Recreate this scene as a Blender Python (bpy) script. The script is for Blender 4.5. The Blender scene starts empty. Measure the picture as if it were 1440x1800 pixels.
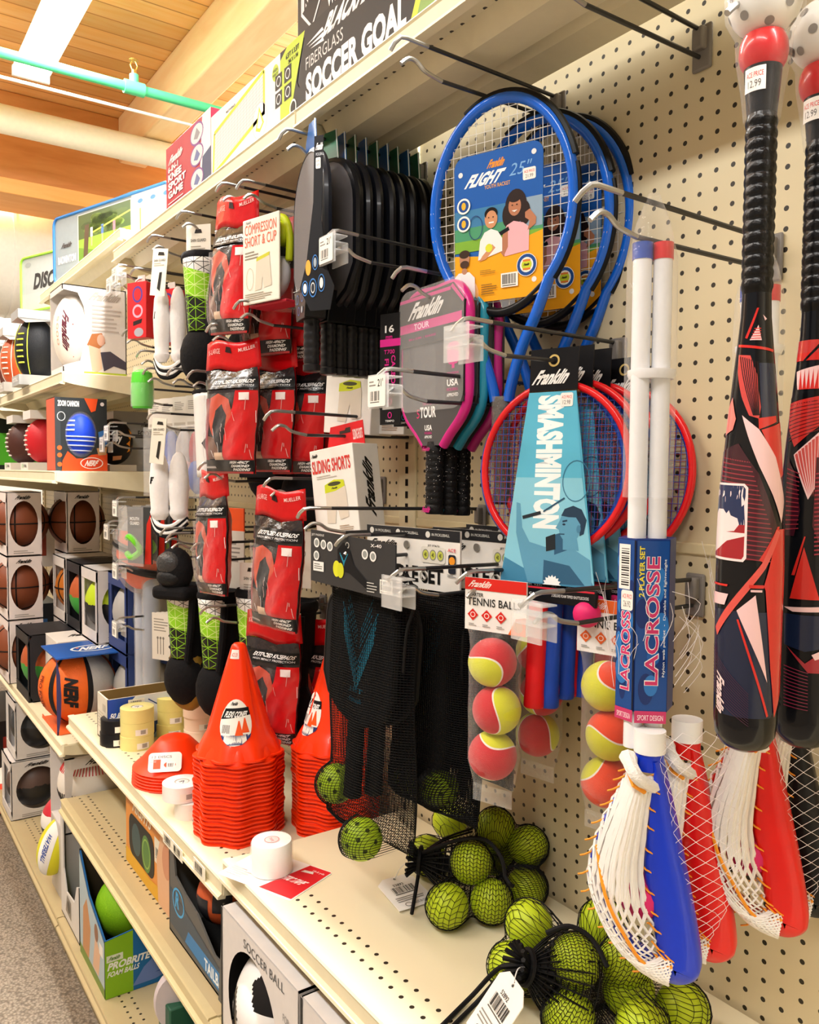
import bpy, bmesh, math, random
from mathutils import Vector, Matrix
from math import sin, cos, pi, radians as R
random.seed(7)
S = bpy.context.scene
COL = S.collection
# ---------------------------------------------------------------- camera
YAW, PITCH, ROLL, FPX, CAM = R(34.94), R(2.91), R(.40), 1442., Vector((0, -.977, 1.5))
_f = Vector((-cos(YAW), sin(YAW), 0)); _r = Vector((sin(YAW), cos(YAW), 0)); _z = Vector((0, 0, 1))
FW = _f*cos(PITCH) - _z*sin(PITCH); _u = _f*sin(PITCH) + _z*cos(PITCH)
RT = _r*cos(ROLL) + _u*sin(ROLL); UP = _u*cos(ROLL) - _r*sin(ROLL)
cd = bpy.data.cameras.new('camera'); cam = bpy.data.objects.new('camera', cd); COL.objects.link(cam)
cam.matrix_world = Matrix(((RT.x, UP.x, -FW.x, CAM.x), (RT.y, UP.y, -FW.y, CAM.y), (RT.z, UP.z, -FW.z, CAM.z), (0, 0, 0, 1)))
cd.sensor_fit = 'VERTICAL'; cd.sensor_height = 36.; cd.lens = FPX/1800*36.; cd.clip_start = .02; cd.clip_end = 60
S.camera = cam
# ---------------------------------------------------------------- world, exposure
S.view_settings.view_transform = 'Standard'; S.view_settings.look = 'None'
S.view_settings.gamma = 1; S.view_settings.use_curve_mapping = False
S.view_settings.exposure = .30
w = bpy.data.worlds.new('store'); S.world = w; w.use_nodes = True
w.node_tree.nodes['Background'].inputs[0].default_value = (1.0, .975, .94, 1)
w.node_tree.nodes['Background'].inputs[1].default_value = .32
def area(name, loc, sx, sy, power, colr=(1, .985, .95), rot=(0, 0, 0)):
    l = bpy.data.lights.new(name, 'AREA'); l.shape = 'RECTANGLE'; l.size = sx; l.size_y = sy
    l.energy = power; l.color = colr
    o = bpy.data.objects.new(name, l); o.location = loc; o.rotation_euler = rot; COL.objects.link(o); return o
for k, x in enumerate((-7.1, -3.0, -.4, 1.6)):          # the tube row above this gondola
    area('tube_light', (x, -.15, 3.36), 2.3, .14, 105)
for k, x in enumerate((-4.1, -2.0, 0.3)):           # the tube row above the aisle behind the camera
    area('tube_light', (x, -1.9, 3.36), 1.9, .2, 46)
for x in (-4.9, -2.4):                                  # unseen fill lamps, added to brighten the plank ceiling
    area('ceiling_fill', (x, 1.9, 2.85), 2.0, .3, 35, (1, .95, .88), (pi, 0, 0)); area('ceiling_fill', (x, -1.9, 2.85), 2.0, .3, 35, (1, .95, .88), (pi, 0, 0))
# ---------------------------------------------------------------- placing helpers: a sight line cut by a known plane
def ray(u, v): return FW + RT*((u-720)/FPX) + UP*((900-v)/FPX)
def ay(u, v, y):
    d = ray(u, v); return CAM + d*((y-CAM.y)/d.y)
def az(u, v, z):
    d = ray(u, v); return CAM + d*((z-CAM.z)/d.z)
def ax(u, v, x):
    d = ray(u, v); return CAM + d*((x-CAM.x)/d.x)
# ---------------------------------------------------------------- materials
def lin(c): return c/12.92 if c <= .04045 else ((c+.055)/1.055)**2.4
def rgb(h):
    h = h.lstrip('#'); h = ''.join(c*2 for c in h) if len(h) == 3 else h; return tuple(lin(int(h[i:i+2], 16)/255) for i in (0, 2, 4)) + (1,)
_M = {}
def mat(h, rough=.5, metal=0., coat=0., vary=.06, scale=40., bump=0., spec=.32, emit=0., sheen=0., trans=0.):
    k = (h, rough, metal, coat, vary, scale, bump, spec, emit, sheen, trans)
    if k in _M: return _M[k]
    m = bpy.data.materials.new('m_'+h.lstrip('#')); m.use_nodes = True
    nt = m.node_tree; b = nt.nodes['Principled BSDF']; L = nt.links
    c = rgb(h)
    if max(c[:3]) < .022: spec = min(spec, .2); coat *= .5
    b.inputs['Base Color'].default_value = c; b.inputs['Roughness'].default_value = rough
    b.inputs['Metallic'].default_value = metal; b.inputs['Coat Weight'].default_value = coat
    b.inputs['Coat Roughness'].default_value = .08; b.inputs['Specular IOR Level'].default_value = spec
    if sheen: b.inputs['Sheen Weight'].default_value = sheen
    if trans: b.inputs['Transmission Weight'].default_value = trans
    if emit:
        b.inputs['Emission Color'].default_value = c; b.inputs['Emission Strength'].default_value = emit
    if vary or bump:
        tc = nt.nodes.new('ShaderNodeTexCoord'); n = nt.nodes.new('ShaderNodeTexNoise')
        n.inputs['Scale'].default_value = scale; n.inputs['Detail'].default_value = 3
        L.new(tc.outputs['Object'], n.inputs['Vector'])
        if vary:
            mx = nt.nodes.new('ShaderNodeMix'); mx.data_type = 'RGBA'
            mx.inputs[6].default_value = tuple(x*(1-vary) for x in c[:3])+(1,)
            mx.inputs[7].default_value = tuple(min(1, x*(1+vary)) for x in c[:3])+(1,)
            L.new(n.outputs['Fac'], mx.inputs[0]); L.new(mx.outputs[2], b.inputs['Base Color'])
        if bump:
            bp = nt.nodes.new('ShaderNodeBump'); bp.inputs['Strength'].default_value = bump; bp.inputs['Distance'].default_value = .004
            L.new(n.outputs['Fac'], bp.inputs['Height']); L.new(bp.outputs[0], b.inputs['Normal'])
    _M[k] = m; return m
def film(h='#ffffff', fac=.10, rough=.08, scale=60., bump=.5):
    k = ('film', h, fac, rough, scale, bump)
    if k in _M: return _M[k]
    m = bpy.data.materials.new('m_film'); m.use_nodes = True
    nt = m.node_tree; L = nt.links; out = nt.nodes['Material Output']; b = nt.nodes['Principled BSDF']
    b.inputs['Base Color'].default_value = rgb(h); b.inputs['Roughness'].default_value = rough; b.inputs['Specular IOR Level'].default_value = .9
    t = nt.nodes.new('ShaderNodeBsdfTransparent'); mx = nt.nodes.new('ShaderNodeMixShader')
    lw = nt.nodes.new('ShaderNodeLayerWeight'); lw.inputs[0].default_value = .25
    tc = nt.nodes.new('ShaderNodeTexCoord'); n = nt.nodes.new('ShaderNodeTexNoise'); n.inputs['Scale'].default_value = scale; n.inputs['Detail'].default_value = 4
    bp = nt.nodes.new('ShaderNodeBump'); bp.inputs['Strength'].default_value = bump; bp.inputs['Distance'].default_value = .006
    L.new(tc.outputs['Object'], n.inputs['Vector']); L.new(n.outputs['Fac'], bp.inputs['Height']); L.new(bp.outputs[0], b.inputs['Normal']); L.new(bp.outputs[0], lw.inputs['Normal'])
    a = nt.nodes.new('ShaderNodeMath'); a.operation = 'MULTIPLY_ADD'; a.inputs[1].default_value = .32; a.inputs[2].default_value = fac; a.use_clamp = True
    L.new(lw.outputs['Facing'], a.inputs[0]); L.new(a.outputs[0], mx.inputs[0]); L.new(t.outputs[0], mx.inputs[1]); L.new(b.outputs[0], mx.inputs[2]); L.new(mx.outputs[0], out.inputs[0])
    _M[k] = m; return m
def holes(h, hole, px, py, ax1, ax2, rad, off=(0, 0), rows=None, rough=.45, soft=.02):
    """painted steel with punched holes on a grid (metres) along two object axes; rows limits the second axis to bands"""
    m = bpy.data.materials.new('m_punched'); m.use_nodes = True
    nt = m.node_tree; L = nt.links; b = nt.nodes['Principled BSDF']; b.inputs['Roughness'].default_value = rough
    tc = nt.nodes.new('ShaderNodeTexCoord'); sp = nt.nodes.new('ShaderNodeSeparateXYZ'); L.new(tc.outputs['Object'], sp.inputs[0])
    def mth(op, a, bb=None, c=None):
        n = nt.nodes.new('ShaderNodeMath'); n.operation = op
        for i, q in enumerate((a, bb, c)):
            if q is None: continue
            if isinstance(q, (int, float)): n.inputs[i].default_value = q
            else: L.new(q, n.inputs[i])
        return n.outputs[0]
    def cell(o, p, of):
        return mth('MULTIPLY', mth('SUBTRACT', mth('FRACT', mth('DIVIDE', mth('ADD', o, 100*p+of), p)), .5), p)
    u = cell(sp.outputs[ax1], px, off[0]); v = cell(sp.outputs[ax2], py, off[1])
    d = mth('SQRT', mth('ADD', mth('POWER', u, 2), mth('POWER', v, 2)))
    inside = mth('LESS_THAN', d, rad)
    if rows:
        s = None
        for (lo, hi) in rows:
            q = mth('MULTIPLY', mth('GREATER_THAN', sp.outputs[ax2], lo), mth('LESS_THAN', sp.outputs[ax2], hi))
            s = q if s is None else mth('MAXIMUM', s, q)
        inside = mth('MULTIPLY', inside, s)
    n = nt.nodes.new('ShaderNodeTexNoise'); n.inputs['Scale'].default_value = 6; L.new(tc.outputs['Object'], n.inputs['Vector'])
    c = rgb(h); mv = nt.nodes.new('ShaderNodeMix'); mv.data_type = 'RGBA'
    mv.inputs[6].default_value = tuple(x*.95 for x in c[:3])+(1,); mv.inputs[7].default_value = tuple(min(1, x*1.04) for x in c[:3])+(1,)
    L.new(n.outputs['Fac'], mv.inputs[0])
    mx = nt.nodes.new('ShaderNodeMix'); mx.data_type = 'RGBA'; mx.inputs[7].default_value = rgb(hole)
    L.new(inside, mx.inputs[0]); L.new(mv.outputs[2], mx.inputs[6]); L.new(mx.outputs[2], b.inputs['Base Color'])
    return m
# ---------------------------------------------------------------- objects
def tag(o, label=None, cat=None, group=None, kind=None):
    if label: o['label'] = label
    if cat: o['category'] = cat
    if group: o['group'] = group
    if kind: o['kind'] = kind
    return o
def thing(name, label, cat, loc=(0, 0, 0), rz=0., group=None, rx=0., ry=0.):
    o = bpy.data.objects.new(name, None); o.empty_display_size = .05; COL.objects.link(o)
    o.location = loc; o.rotation_euler = (rx, ry, rz)
    return tag(o, label, cat, group)
def dup(o, loc=None, rz=None, label=None, parent=None, group=None, rx=None, ry=None):
    c = o.copy(); COL.objects.link(c); c.parent = parent
    for ch in list(o.children): dup(ch, parent=c)
    if loc is not None: c.location = loc
    e = list(c.rotation_euler)
    if rz is not None: e[2] = rz
    if rx is not None: e[0] = rx
    if ry is not None: e[1] = ry
    c.rotation_euler = e
    if label: c['label'] = label
    if group: c['group'] = group
    return c
class MB:
    def __init__(s): s.v = []; s.f = []; s.m = []; s.mats = []
    def mi(s, m):
        if m not in s.mats: s.mats.append(m)
        return s.mats.index(m)
    def add(s, vs, fs, m):
        o = len(s.v); s.v += [tuple(x) for x in vs]; k = s.mi(m)
        for f in fs: s.f.append([i+o for i in f]); s.m.append(k)
        return s
    def box(s, c, d, m, rot=None):
        x, y, z = d[0]/2, d[1]/2, d[2]/2
        vs = [Vector((a*x, b*y, e*z)) for a in (-1, 1) for b in (-1, 1) for e in (-1, 1)]
        if rot: vs = [rot @ q for q in vs]
        c = Vector(c); vs = [q+c for q in vs]
        return s.add(vs, [(0, 1, 3, 2), (4, 6, 7, 5), (0, 4, 5, 1), (2, 3, 7, 6), (0, 2, 6, 4), (1, 5, 7, 3)], m)
    def b2(s, lo, hi, m):
        return s.box([(a+b)/2 for a, b in zip(lo, hi)], [b-a for a, b in zip(lo, hi)], m)
    def prism(s, pts, o, ux, uy, depth, m):
        """polygon pts in the plane (o,ux,uy), extruded by depth against the normal"""
        o, ux, uy = Vector(o), Vector(ux), Vector(uy); n = ux.cross(uy).normalized()
        a = [o+ux*p[0]+uy*p[1] for p in pts]; b = [q-n*depth for q in a]; k = len(pts)
        fs = [list(range(k)), list(range(2*k-1, k-1, -1))] + [(i, k+i, k+(i+1) % k, (i+1) % k) for i in range(k)]
        return s.add(a+b, fs, m)
    def tube(s, pts, r, m, n=8, closed=False, flat=1., ref=None, cap=True):
        pts = [Vector(p) for p in pts]; k = len(pts)
        rs = r if isinstance(r, (list, tuple)) else [r]*k
        vs = []; prev = None
        for i, p in enumerate(pts):
            if closed: t = pts[(i+1) % k]-pts[i-1]
            else: t = pts[min(i+1, k-1)]-pts[max(i-1, 0)]
            if t.length < 1e-9: t = Vector((0, 0, 1))
            t.normalize()
            if ref is not None: a = Vector(ref) - t*t.dot(Vector(ref))
            elif prev is None: a = t.orthogonal()
            else: a = prev - t*t.dot(prev)
            if a.length < 1e-6: a = t.orthogonal()
            a.normalize(); prev = a; b = t.cross(a)
            for j in range(n):
                q = 2*pi*j/n; vs.append(p + a*(cos(q)*rs[i]) + b*(sin(q)*rs[i]*flat))
        fs = []
        for i in range(k if closed else k-1):
            for j in range(n):
                i2 = (i+1) % k; fs.append((i*n+j, i*n+(j+1) % n, i2*n+(j+1) % n, i2*n+j))
        if not closed and cap: fs += [list(range(n-1, -1, -1)), list(range((k-1)*n, k*n))]
        return s.add(vs, fs, m)
    def lathe(s, prof, m, n=24, o=(0, 0, 0), axis=(0, 0, 1), sx=1., sy=1.):
        o = Vector(o); axis = Vector(axis).normalized()
        q = Vector((0, 0, 1)).rotation_difference(axis).to_matrix()
        vs = []
        for r, z in prof:
            for j in range(n):
                t = 2*pi*j/n; vs.append(o + q @ Vector((cos(t)*r*sx, sin(t)*r*sy, z)))
        k = len(prof); fs = [(i*n+j, i*n+(j+1) % n, (i+1)*n+(j+1) % n, (i+1)*n+j) for i in range(k-1) for j in range(n)]
        if prof[0][0] > 1e-6: fs.append(list(range(n-1, -1, -1)))
        if prof[-1][0] > 1e-6: fs.append(list(range((k-1)*n, k*n)))
        return s.add(vs, fs, m)
    def ball(s, c, r, m, n=20, rot=None):
        if not isinstance(r, (tuple, list, Vector)): r = (r, r, r)
        c = Vector(c); k = n//2; vs = []; fs = []
        for i in range(k+1):
            a = pi*i/k
            for j in range(n):
                t = 2*pi*j/n; q = Vector((r[0]*sin(a)*cos(t), r[1]*sin(a)*sin(t), r[2]*cos(a)))
                if rot: q = rot @ q
                vs.append(c+q)
        fs = [(i*n+j, (i+1)*n+j, (i+1)*n+(j+1) % n, i*n+(j+1) % n) for i in range(k) for j in range(n)]
        return s.add(vs, fs, m)
    def grid(s, fn, nu, nv, m, back=None):
        vs = [fn(i/nu, j/nv) for j in range(nv+1) for i in range(nu+1)]
        fs = [(j*(nu+1)+i, j*(nu+1)+i+1, (j+1)*(nu+1)+i+1, (j+1)*(nu+1)+i) for j in range(nv) for i in range(nu)]
        return s.add(vs, fs, m)
    def build(s, name, parent=None, smooth=40, bevel=0., loc=None, seg=2, solid=0., label=None):
        me = bpy.data.meshes.new(name); me.from_pydata(s.v, [], s.f)
        for m in s.mats: me.materials.append(m)
        me.polygons.foreach_set('material_index', s.m); me.validate()
        bm = bmesh.new(); bm.from_mesh(me); bmesh.ops.remove_doubles(bm, verts=bm.verts, dist=1e-6); bm.to_mesh(me); bm.free()
        if smooth:
            me.polygons.foreach_set('use_smooth', [True]*len(me.polygons)); me.set_sharp_from_angle(angle=R(smooth))
        me.update()
        o = bpy.data.objects.new(name, me); COL.objects.link(o); o.parent = parent
        if loc is not None: o.location = loc
        if solid:
            d = o.modifiers.new('s', 'SOLIDIFY'); d.thickness = solid; d.offset = 0
        if bevel:
            d = o.modifiers.new('b', 'BEVEL'); d.width = bevel; d.segments = seg; d.limit_method = 'ANGLE'; d.angle_limit = R(35)
        if label: o['label'] = label
        return o
# ---------------------------------------------------------------- printed art
_T = {}
def glyphs(body, bold=.0):
    k = (body, bold)
    if k not in _T:
        c = bpy.data.curves.new('f', 'FONT'); c.body = body; c.offset = bold; c.resolution_u = 3; c.fill_mode = 'FRONT'; c.space_character = 1.02
        o = bpy.data.objects.new('f', c); COL.objects.link(o); dg = bpy.context.evaluated_depsgraph_get(); dg.update()
        me = o.evaluated_get(dg).to_mesh()
        vs = [(q.co.x, q.co.y) for q in me.vertices]; fs = [list(p.vertices) for p in me.polygons]
        o.evaluated_get(dg).to_mesh_clear(); bpy.data.objects.remove(o); bpy.data.curves.remove(c)
        xs = [q[0] for q in vs] or [0, 1]; ys = [q[1] for q in vs] or [0, 1]
        _T[k] = ([((x-min(xs))/max(1e-6, max(xs)-min(xs)), (y-min(ys))/max(1e-6, max(ys)-min(ys))) for x, y in vs], fs)
    return _T[k]
def rrect(x, y, w, h, r, n=5):
    p = []
    for cx, cy, a in ((x+w-r, y+r, -90), (x+w-r, y+h-r, 0), (x+r, y+h-r, 90), (x+r, y+r, 180)):
        for i in range(n+1):
            t = R(a+90*i/n); p.append((cx+r*cos(t), cy+r*sin(t)))
    return p
def ell(cx, cy, rx, ry, n=20): return [(cx+rx*cos(2*pi*i/n), cy+ry*sin(2*pi*i/n)) for i in range(n)]
class Art:
    """flat print in a plane (o,ux,uy) or on a curved face through fn(x,y,h)"""
    def __init__(s, o=(0, 0, 0), ux=(1, 0, 0), uy=(0, 0, 1), fn=None, step=.00005, base=.0005, rough=.45, seg=None, coat=0.):
        s.o, s.ux, s.uy = Vector(o), Vector(ux), Vector(uy); s.n = s.ux.cross(s.uy).normalized(); s.fn = fn
        s.h = base; s.step = step; s.mb = MB(); s.rough = rough; s.seg = seg; s.coat = coat
    def _m(s, c): return c if not isinstance(c, str) else mat(c, s.rough, vary=.03, coat=s.coat)
    def _put(s, vs, fs, c, up=True):
        if s.seg:
            bm = bmesh.new(); q = [bm.verts.new((x, y, 0)) for x, y in vs]
            for f in fs:
                try: bm.faces.new([q[i] for i in f])
                except ValueError: pass
            bmesh.ops.triangulate(bm, faces=bm.faces[:])
            for _ in range(4):
                e = [e for e in bm.edges if e.calc_length() > s.seg]
                if not e: break
                bmesh.ops.subdivide_edges(bm, edges=e, cuts=1); bmesh.ops.triangulate(bm, faces=[f for f in bm.faces if len(f.verts) > 3])
            bm.verts.index_update(); vs = [(q.co.x, q.co.y) for q in bm.verts]; fs = [[q.index for q in f.verts] for f in bm.faces]; bm.free()
        h = s.h
        P = [s.fn(x, y, h) for x, y in vs] if s.fn else [s.o+s.ux*x+s.uy*y+s.n*h for x, y in vs]
        s.mb.add(P, fs, s._m(c))
        if up: s.h += s.step
        return s
    def p(s, pts, c, up=True): return s._put(pts, [list(range(len(pts)))], c, up)
    def r(s, x, y, w, h, c, up=True, rad=0): return s.p(rrect(x, y, w, h, rad) if rad else [(x, y), (x+w, y), (x+w, y+h), (x, y+h)], c, up)
    def e(s, cx, cy, rx, ry, c, up=True, n=20): return s.p(ell(cx, cy, rx, ry, n), c, up)
    def line(s, x0, y0, x1, y1, w, c, up=False):
        d = math.hypot(x1-x0, y1-y0) or 1; nx, ny = -(y1-y0)/d*w/2, (x1-x0)/d*w/2
        return s.p([(x0+nx, y0+ny), (x0-nx, y0-ny), (x1-nx, y1-ny), (x1+nx, y1+ny)][::-1], c, up)
    def ring(s, cx, cy, rx, ry, w, c, n=24, up=True):
        a = ell(cx, cy, rx, ry, n); b = ell(cx, cy, rx-w, ry-w, n)
        return s._put(a+b, [(i, (i+1) % n, n+(i+1) % n, n+i) for i in range(n)], c, up)
    def t(s, body, x, y, w, h, c, bold=.015, shear=0., rot=0, up=True):
        vs, fs = glyphs(body, bold)
        P = []
        for a, b in vs:
            a = a*(1-shear)+b*shear
            if rot == 90: q = (x+w-b*w, y+a*h)
            elif rot == -90: q = (x+b*w, y+h-a*h)
            elif rot == 180: q = (x+w-a*w, y+h-b*h)
            else: q = (x+a*w, y+b*h)
            P.append(q)
        return s._put(P, fs, c, up)
    def bar(s, x, y, w, h, bg='#f4f2ec', n=16):
        if bg: s.r(x, y, w, h, bg)
        rr = random.Random(int(abs(x*9e4))+n); t = x+w*.08; e = x+w*.92; d = (e-t)/n
        for i in range(n):
            ww = d*rr.choice((.25, .45, .7)); s.r(t+i*d, y+h*.22, ww, h*.68, '#1c1a18', False)
        s.r(t, y+h*.08, w*.8, h*.07, '#555350'); return s
    def logo(s, x, y, w, h, c, rot=0, up=True): return s.t('Franklin', x, y, w, h, c, .045, .22, rot, up)
    def lines(s, x, y, w, h, n, c, seed=1):
        rr = random.Random(seed); d = h/n
        for i in range(n): s.r(x, y+h-(i+.7)*d, w*rr.uniform(.6, 1), d*.4, c, False)
        s.h += s.step; return s
    def build(s, name, parent, label=None): return s.mb.build(name, parent, smooth=0 if not s.fn else 60, label=label)
def curve(pts, n=8, closed=False):
    """Catmull-Rom through points"""
    P = [Vector(p) if len(p) == 3 else Vector((p[0], p[1], 0)) for p in pts]; k = len(P); out = []
    for i in range(k if closed else k-1):
        g = (lambda j: P[j % k]) if closed else (lambda j: P[min(max(j, 0), k-1)])
        a, b, c, d = g(i-1), g(i), g(i+1), g(i+2)
        for j in range(n):
            t = j/n; out.append(.5*((2*b)+(c-a)*t+(2*a-5*b+4*c-d)*t*t+(3*b-a-3*c+d)*t**3))
    if not closed: out.append(P[-1])
    return out
BEIGE = '#e3dabb'
def price(a, x, y, w, h, txt='12.99'):
    a.r(x, y, w, h, '#f6f3ee', rad=min(w, h)*.15); a.t('ACE PRICE', x+w*.1, y+h*.58, w*.8, h*.22, '#d9322e', .01); a.t(txt, x+w*.2, y+h*.16, w*.6, h*.3, '#57504e', .0)
# ================================================================ the setting
X0, X1, X2, X3, X4 = -.18, -1.40, -2.62, -3.84, -5.06      # shelving bays, near to far
def struct(mb, name, **k): return tag(mb.build(name, **k), kind='structure')
def carpet():
    m = bpy.data.materials.new('m_carpet'); m.use_nodes = True; nt = m.node_tree; L = nt.links; b = nt.nodes['Principled BSDF']; b.inputs['Roughness'].default_value = .95
    tc = nt.nodes.new('ShaderNodeTexCoord'); v = nt.nodes.new('ShaderNodeTexVoronoi'); v.inputs['Scale'].default_value = 130
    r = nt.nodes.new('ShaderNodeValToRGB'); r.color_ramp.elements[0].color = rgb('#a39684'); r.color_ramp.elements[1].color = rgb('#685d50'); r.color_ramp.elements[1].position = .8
    bp = nt.nodes.new('ShaderNodeBump'); bp.inputs['Strength'].default_value = .8; bp.inputs['Distance'].default_value = .004; bp.invert = True
    L.new(tc.outputs['Object'], v.inputs['Vector']); L.new(v.outputs['Distance'], r.inputs[0]); L.new(r.outputs[0], b.inputs['Base Color']); L.new(v.outputs['Distance'], bp.inputs['Height']); L.new(bp.outputs[0], b.inputs['Normal'])
    return m
def wood(c1, c2, c3, plank=0., axis=0, grain=(1.5, 14, 14), rough=.55):
    """timber; plank>0 draws board joints across the given object axis"""
    m = bpy.data.materials.new('m_wood'); m.use_nodes = True; nt = m.node_tree; L = nt.links; b = nt.nodes['Principled BSDF']; b.inputs['Roughness'].default_value = rough
    tc = nt.nodes.new('ShaderNodeTexCoord'); mp = nt.nodes.new('ShaderNodeMapping'); mp.inputs['Scale'].default_value = grain
    n = nt.nodes.new('ShaderNodeTexNoise'); n.inputs['Scale'].default_value = 2.2; n.inputs['Detail'].default_value = 6; n.inputs['Distortion'].default_value = .6
    r = nt.nodes.new('ShaderNodeValToRGB'); r.color_ramp.elements[0].color = rgb(c1); r.color_ramp.elements[1].color = rgb(c2); r.color_ramp.elements[0].position = .3; r.color_ramp.elements[1].position = .7
    L.new(tc.outputs['Object'], mp.inputs[0]); L.new(mp.outputs[0], n.inputs['Vector']); L.new(n.outputs['Fac'], r.inputs[0]); c = r.outputs[0]
    if plank:
        sp = nt.nodes.new('ShaderNodeSeparateXYZ'); L.new(tc.outputs['Object'], sp.inputs[0])
        d = nt.nodes.new('ShaderNodeMath'); d.operation = 'DIVIDE'; d.inputs[1].default_value = plank; L.new(sp.outputs[axis], d.inputs[0])
        f = nt.nodes.new('ShaderNodeMath'); f.operation = 'FRACT'; L.new(d.outputs[0], f.inputs[0])
        g = nt.nodes.new('ShaderNodeMath'); g.operation = 'LESS_THAN'; g.inputs[1].default_value = .07; L.new(f.outputs[0], g.inputs[0])
        fl = nt.nodes.new('ShaderNodeMath'); fl.operation = 'FLOOR'; L.new(d.outputs[0], fl.inputs[0])
        wn = nt.nodes.new('ShaderNodeTexWhiteNoise'); wn.noise_dimensions = '1D'; L.new(fl.outputs[0], wn.inputs['W'])
        hs = nt.nodes.new('ShaderNodeMix'); hs.data_type = 'RGBA'; hs.blend_type = 'MULTIPLY'; hs.inputs[0].default_value = .3; L.new(c, hs.inputs[6]); L.new(wn.outputs['Value'], hs.inputs[7])
        mx = nt.nodes.new('ShaderNodeMix'); mx.data_type = 'RGBA'; L.new(g.outputs[0], mx.inputs[0]); L.new(hs.outputs[2], mx.inputs[6]); mx.inputs[7].default_value = rgb(c3); c = mx.outputs[2]
    L.new(c, b.inputs['Base Color']); return m
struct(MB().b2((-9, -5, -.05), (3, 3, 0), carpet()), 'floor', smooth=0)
CZ = 3.72
struct(MB().b2((-9, -5, CZ), (3, 4, CZ+.06), wood('#f6b866', '#fac985', '#b87a3a', .13, 0, (14, 1.2, 14))), 'ceiling', smooth=0)
struct(MB().b2((-8.6, -5, 0), (-8.5, 4, CZ), mat('#efece2', .7)), 'wall_left', smooth=0)
struct(MB().b2((-9, -2.5, 0), (3, -2.4, 2.05), mat('#8d8170', .8)), 'aisle_light_blocker', smooth=0)  # unseen slab in place of opposite shelving, added to block low ambient light
struct(MB().b2((2.6, -5, 0), (2.7, 4, CZ), mat('#b9b09c', .8)), 'wall_right', smooth=0)
struct(MB().b2((-9, 3.0, 0), (3, 3.1, CZ), mat('#dcd6c8', .7)), 'wall_back', smooth=0)
TIM = wood('#f6d096', '#fbdfac', '#a86f35', 0, 0, (1.2, 9, 9)); TIM2 = wood('#c47f3d', '#d59450', '#a86f35', 0, 0, (9, 1.2, 9))
# glulam beam running with the aisle, and the girder it ends on
p = ay(476, 0, .62); q = az(375, 0, CZ)
def beam():
    a = az(375, 0, CZ); yb = a.y; zb = 3.30
    t = thing('ceiling_beam', 'pale timber ceiling beam running along the aisle above the green pipe', 'beam', (0, 0, 0))
    MB().b2((-5.43, yb, 3.437), (1.5, yb+.17, CZ), TIM).build('beam', t, bevel=.01)
    g = thing('ceiling_girder', 'brown timber girder crossing under the end of the pale beam', 'beam', (0, 0, 0))
    MB().b2((-5.75, -4.5, 3.20), (-5.43, 2.9, CZ), TIM2).build('beam', g, bevel=.01)
    MB().b2((-5.78, -4.5, 3.11), (-5.38, 2.9, 3.20), wood('#e8a252', '#f0b266', '#a86f35', 0, 0, (9, 1.2, 9))).build('ledger', g, bevel=.004)
beam()
# strip light
def fixture(x0, x1, y, z, label):
    t = thing('strip_light', label, 'ceiling light', (0, y, z))
    wm = mat('#f3f1ea', .4)
    MB().prism([(-.085, 0), (.085, 0), (.06, .06), (-.06, .06)], (x0, 0, 0), (0, 1, 0), (0, 0, 1), x0-x1, wm).build('housing', t)
    for s in (-.04, .04):
        MB().tube([(x0+.02, s, -.018), (x1-.02, s, -.018)], .0135, mat('#fffaf0', emit=26., vary=0), 10).build('fluorescent_tube', t)
    for x in (x0, x1): MB().box((x, 0, -.01), (.02, .17, .05), wm).build('end_cap', t, bevel=.003)
    MB().tube([(x0+.3, 0, .06), (x0+.3, 0, CZ-z)], .006, mat('#9a9a94', .4, .8)).build('hanger', t); MB().tube([(x1-.3, 0, .06), (x1-.3, 0, CZ-z)], .006, mat('#9a9a94', .4, .8)).build('hanger', t)
fixture(-4.42, -2.0, -.155, 3.42, 'long fluorescent strip light hanging from the plank ceiling')
# pipes and ducts cross the aisle (they run along y)
def pipe(name, label, cat, u, v, z, r, hx, y0=-4.5, y1=2.9, seams=0, hang=True, x=None):
    a = az(u, v, z)
    if x is not None: a.x = x
    t = thing(name, label, cat, (a.x, 0, z)); m = mat(hx, .4)
    MB().tube([(0, y0, 0), (0, y1, 0)], r, m, 20).build('pipe' if r < .08 else 'duct', t)
    if seams:
        b = MB()
        for k in range(int((y1-y0)/seams)): b.tube([(0, y0+k*seams, 0), (0, y0+k*seams+.02, 0)], r+.006, m, 24)
        b.build('seam_bands', t)
    if hang:
        for yy in (-1.8, 1.6): MB().tube([(0, yy, r), (0, yy, CZ-z)], .006, mat('#9a9a94', .4, .8)).build('hanger', t)
    return t, a
gp, a = pipe('sprinkler_pipe', 'mint green sprinkler pipe crossing below the ceiling', 'pipe', 190, 143, 3.22, .021, '#4fc58a')
yj = ay(238, 150, .2); d = az(240, 150, 3.22)
MB().tube([(0, d.y-.045, 0), (0, d.y+.045, 0)], .03, mat('#57cd92', .4), 16).tube([(0, d.y, 0), (0, d.y, .06)], .02, mat('#57cd92', .4), 12).build('tee_fitting', gp)
sp = MB(); br = mat('#c9a85a', .3, .9); sp.tube([(0, d.y, .055), (0, d.y, .08)], .011, br, 10)
for s in (-1, 1): sp.tube([(0, d.y+s*.008, .08), (0, d.y+s*.016, .1), (0, d.y+s*.006, .122)], .003, br, 6)
sp.lathe([(.0, 0), (.021, 0), (.021, .003), (.0, .003)], br, 14, (0, d.y, .122)).build('sprinkler_head', gp, label='brass sprinkler head')
pipe('conduit', 'thin white conduit running beside the green pipe', 'pipe', 100, 160, 3.24, .007, '#f2efe4')
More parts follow.
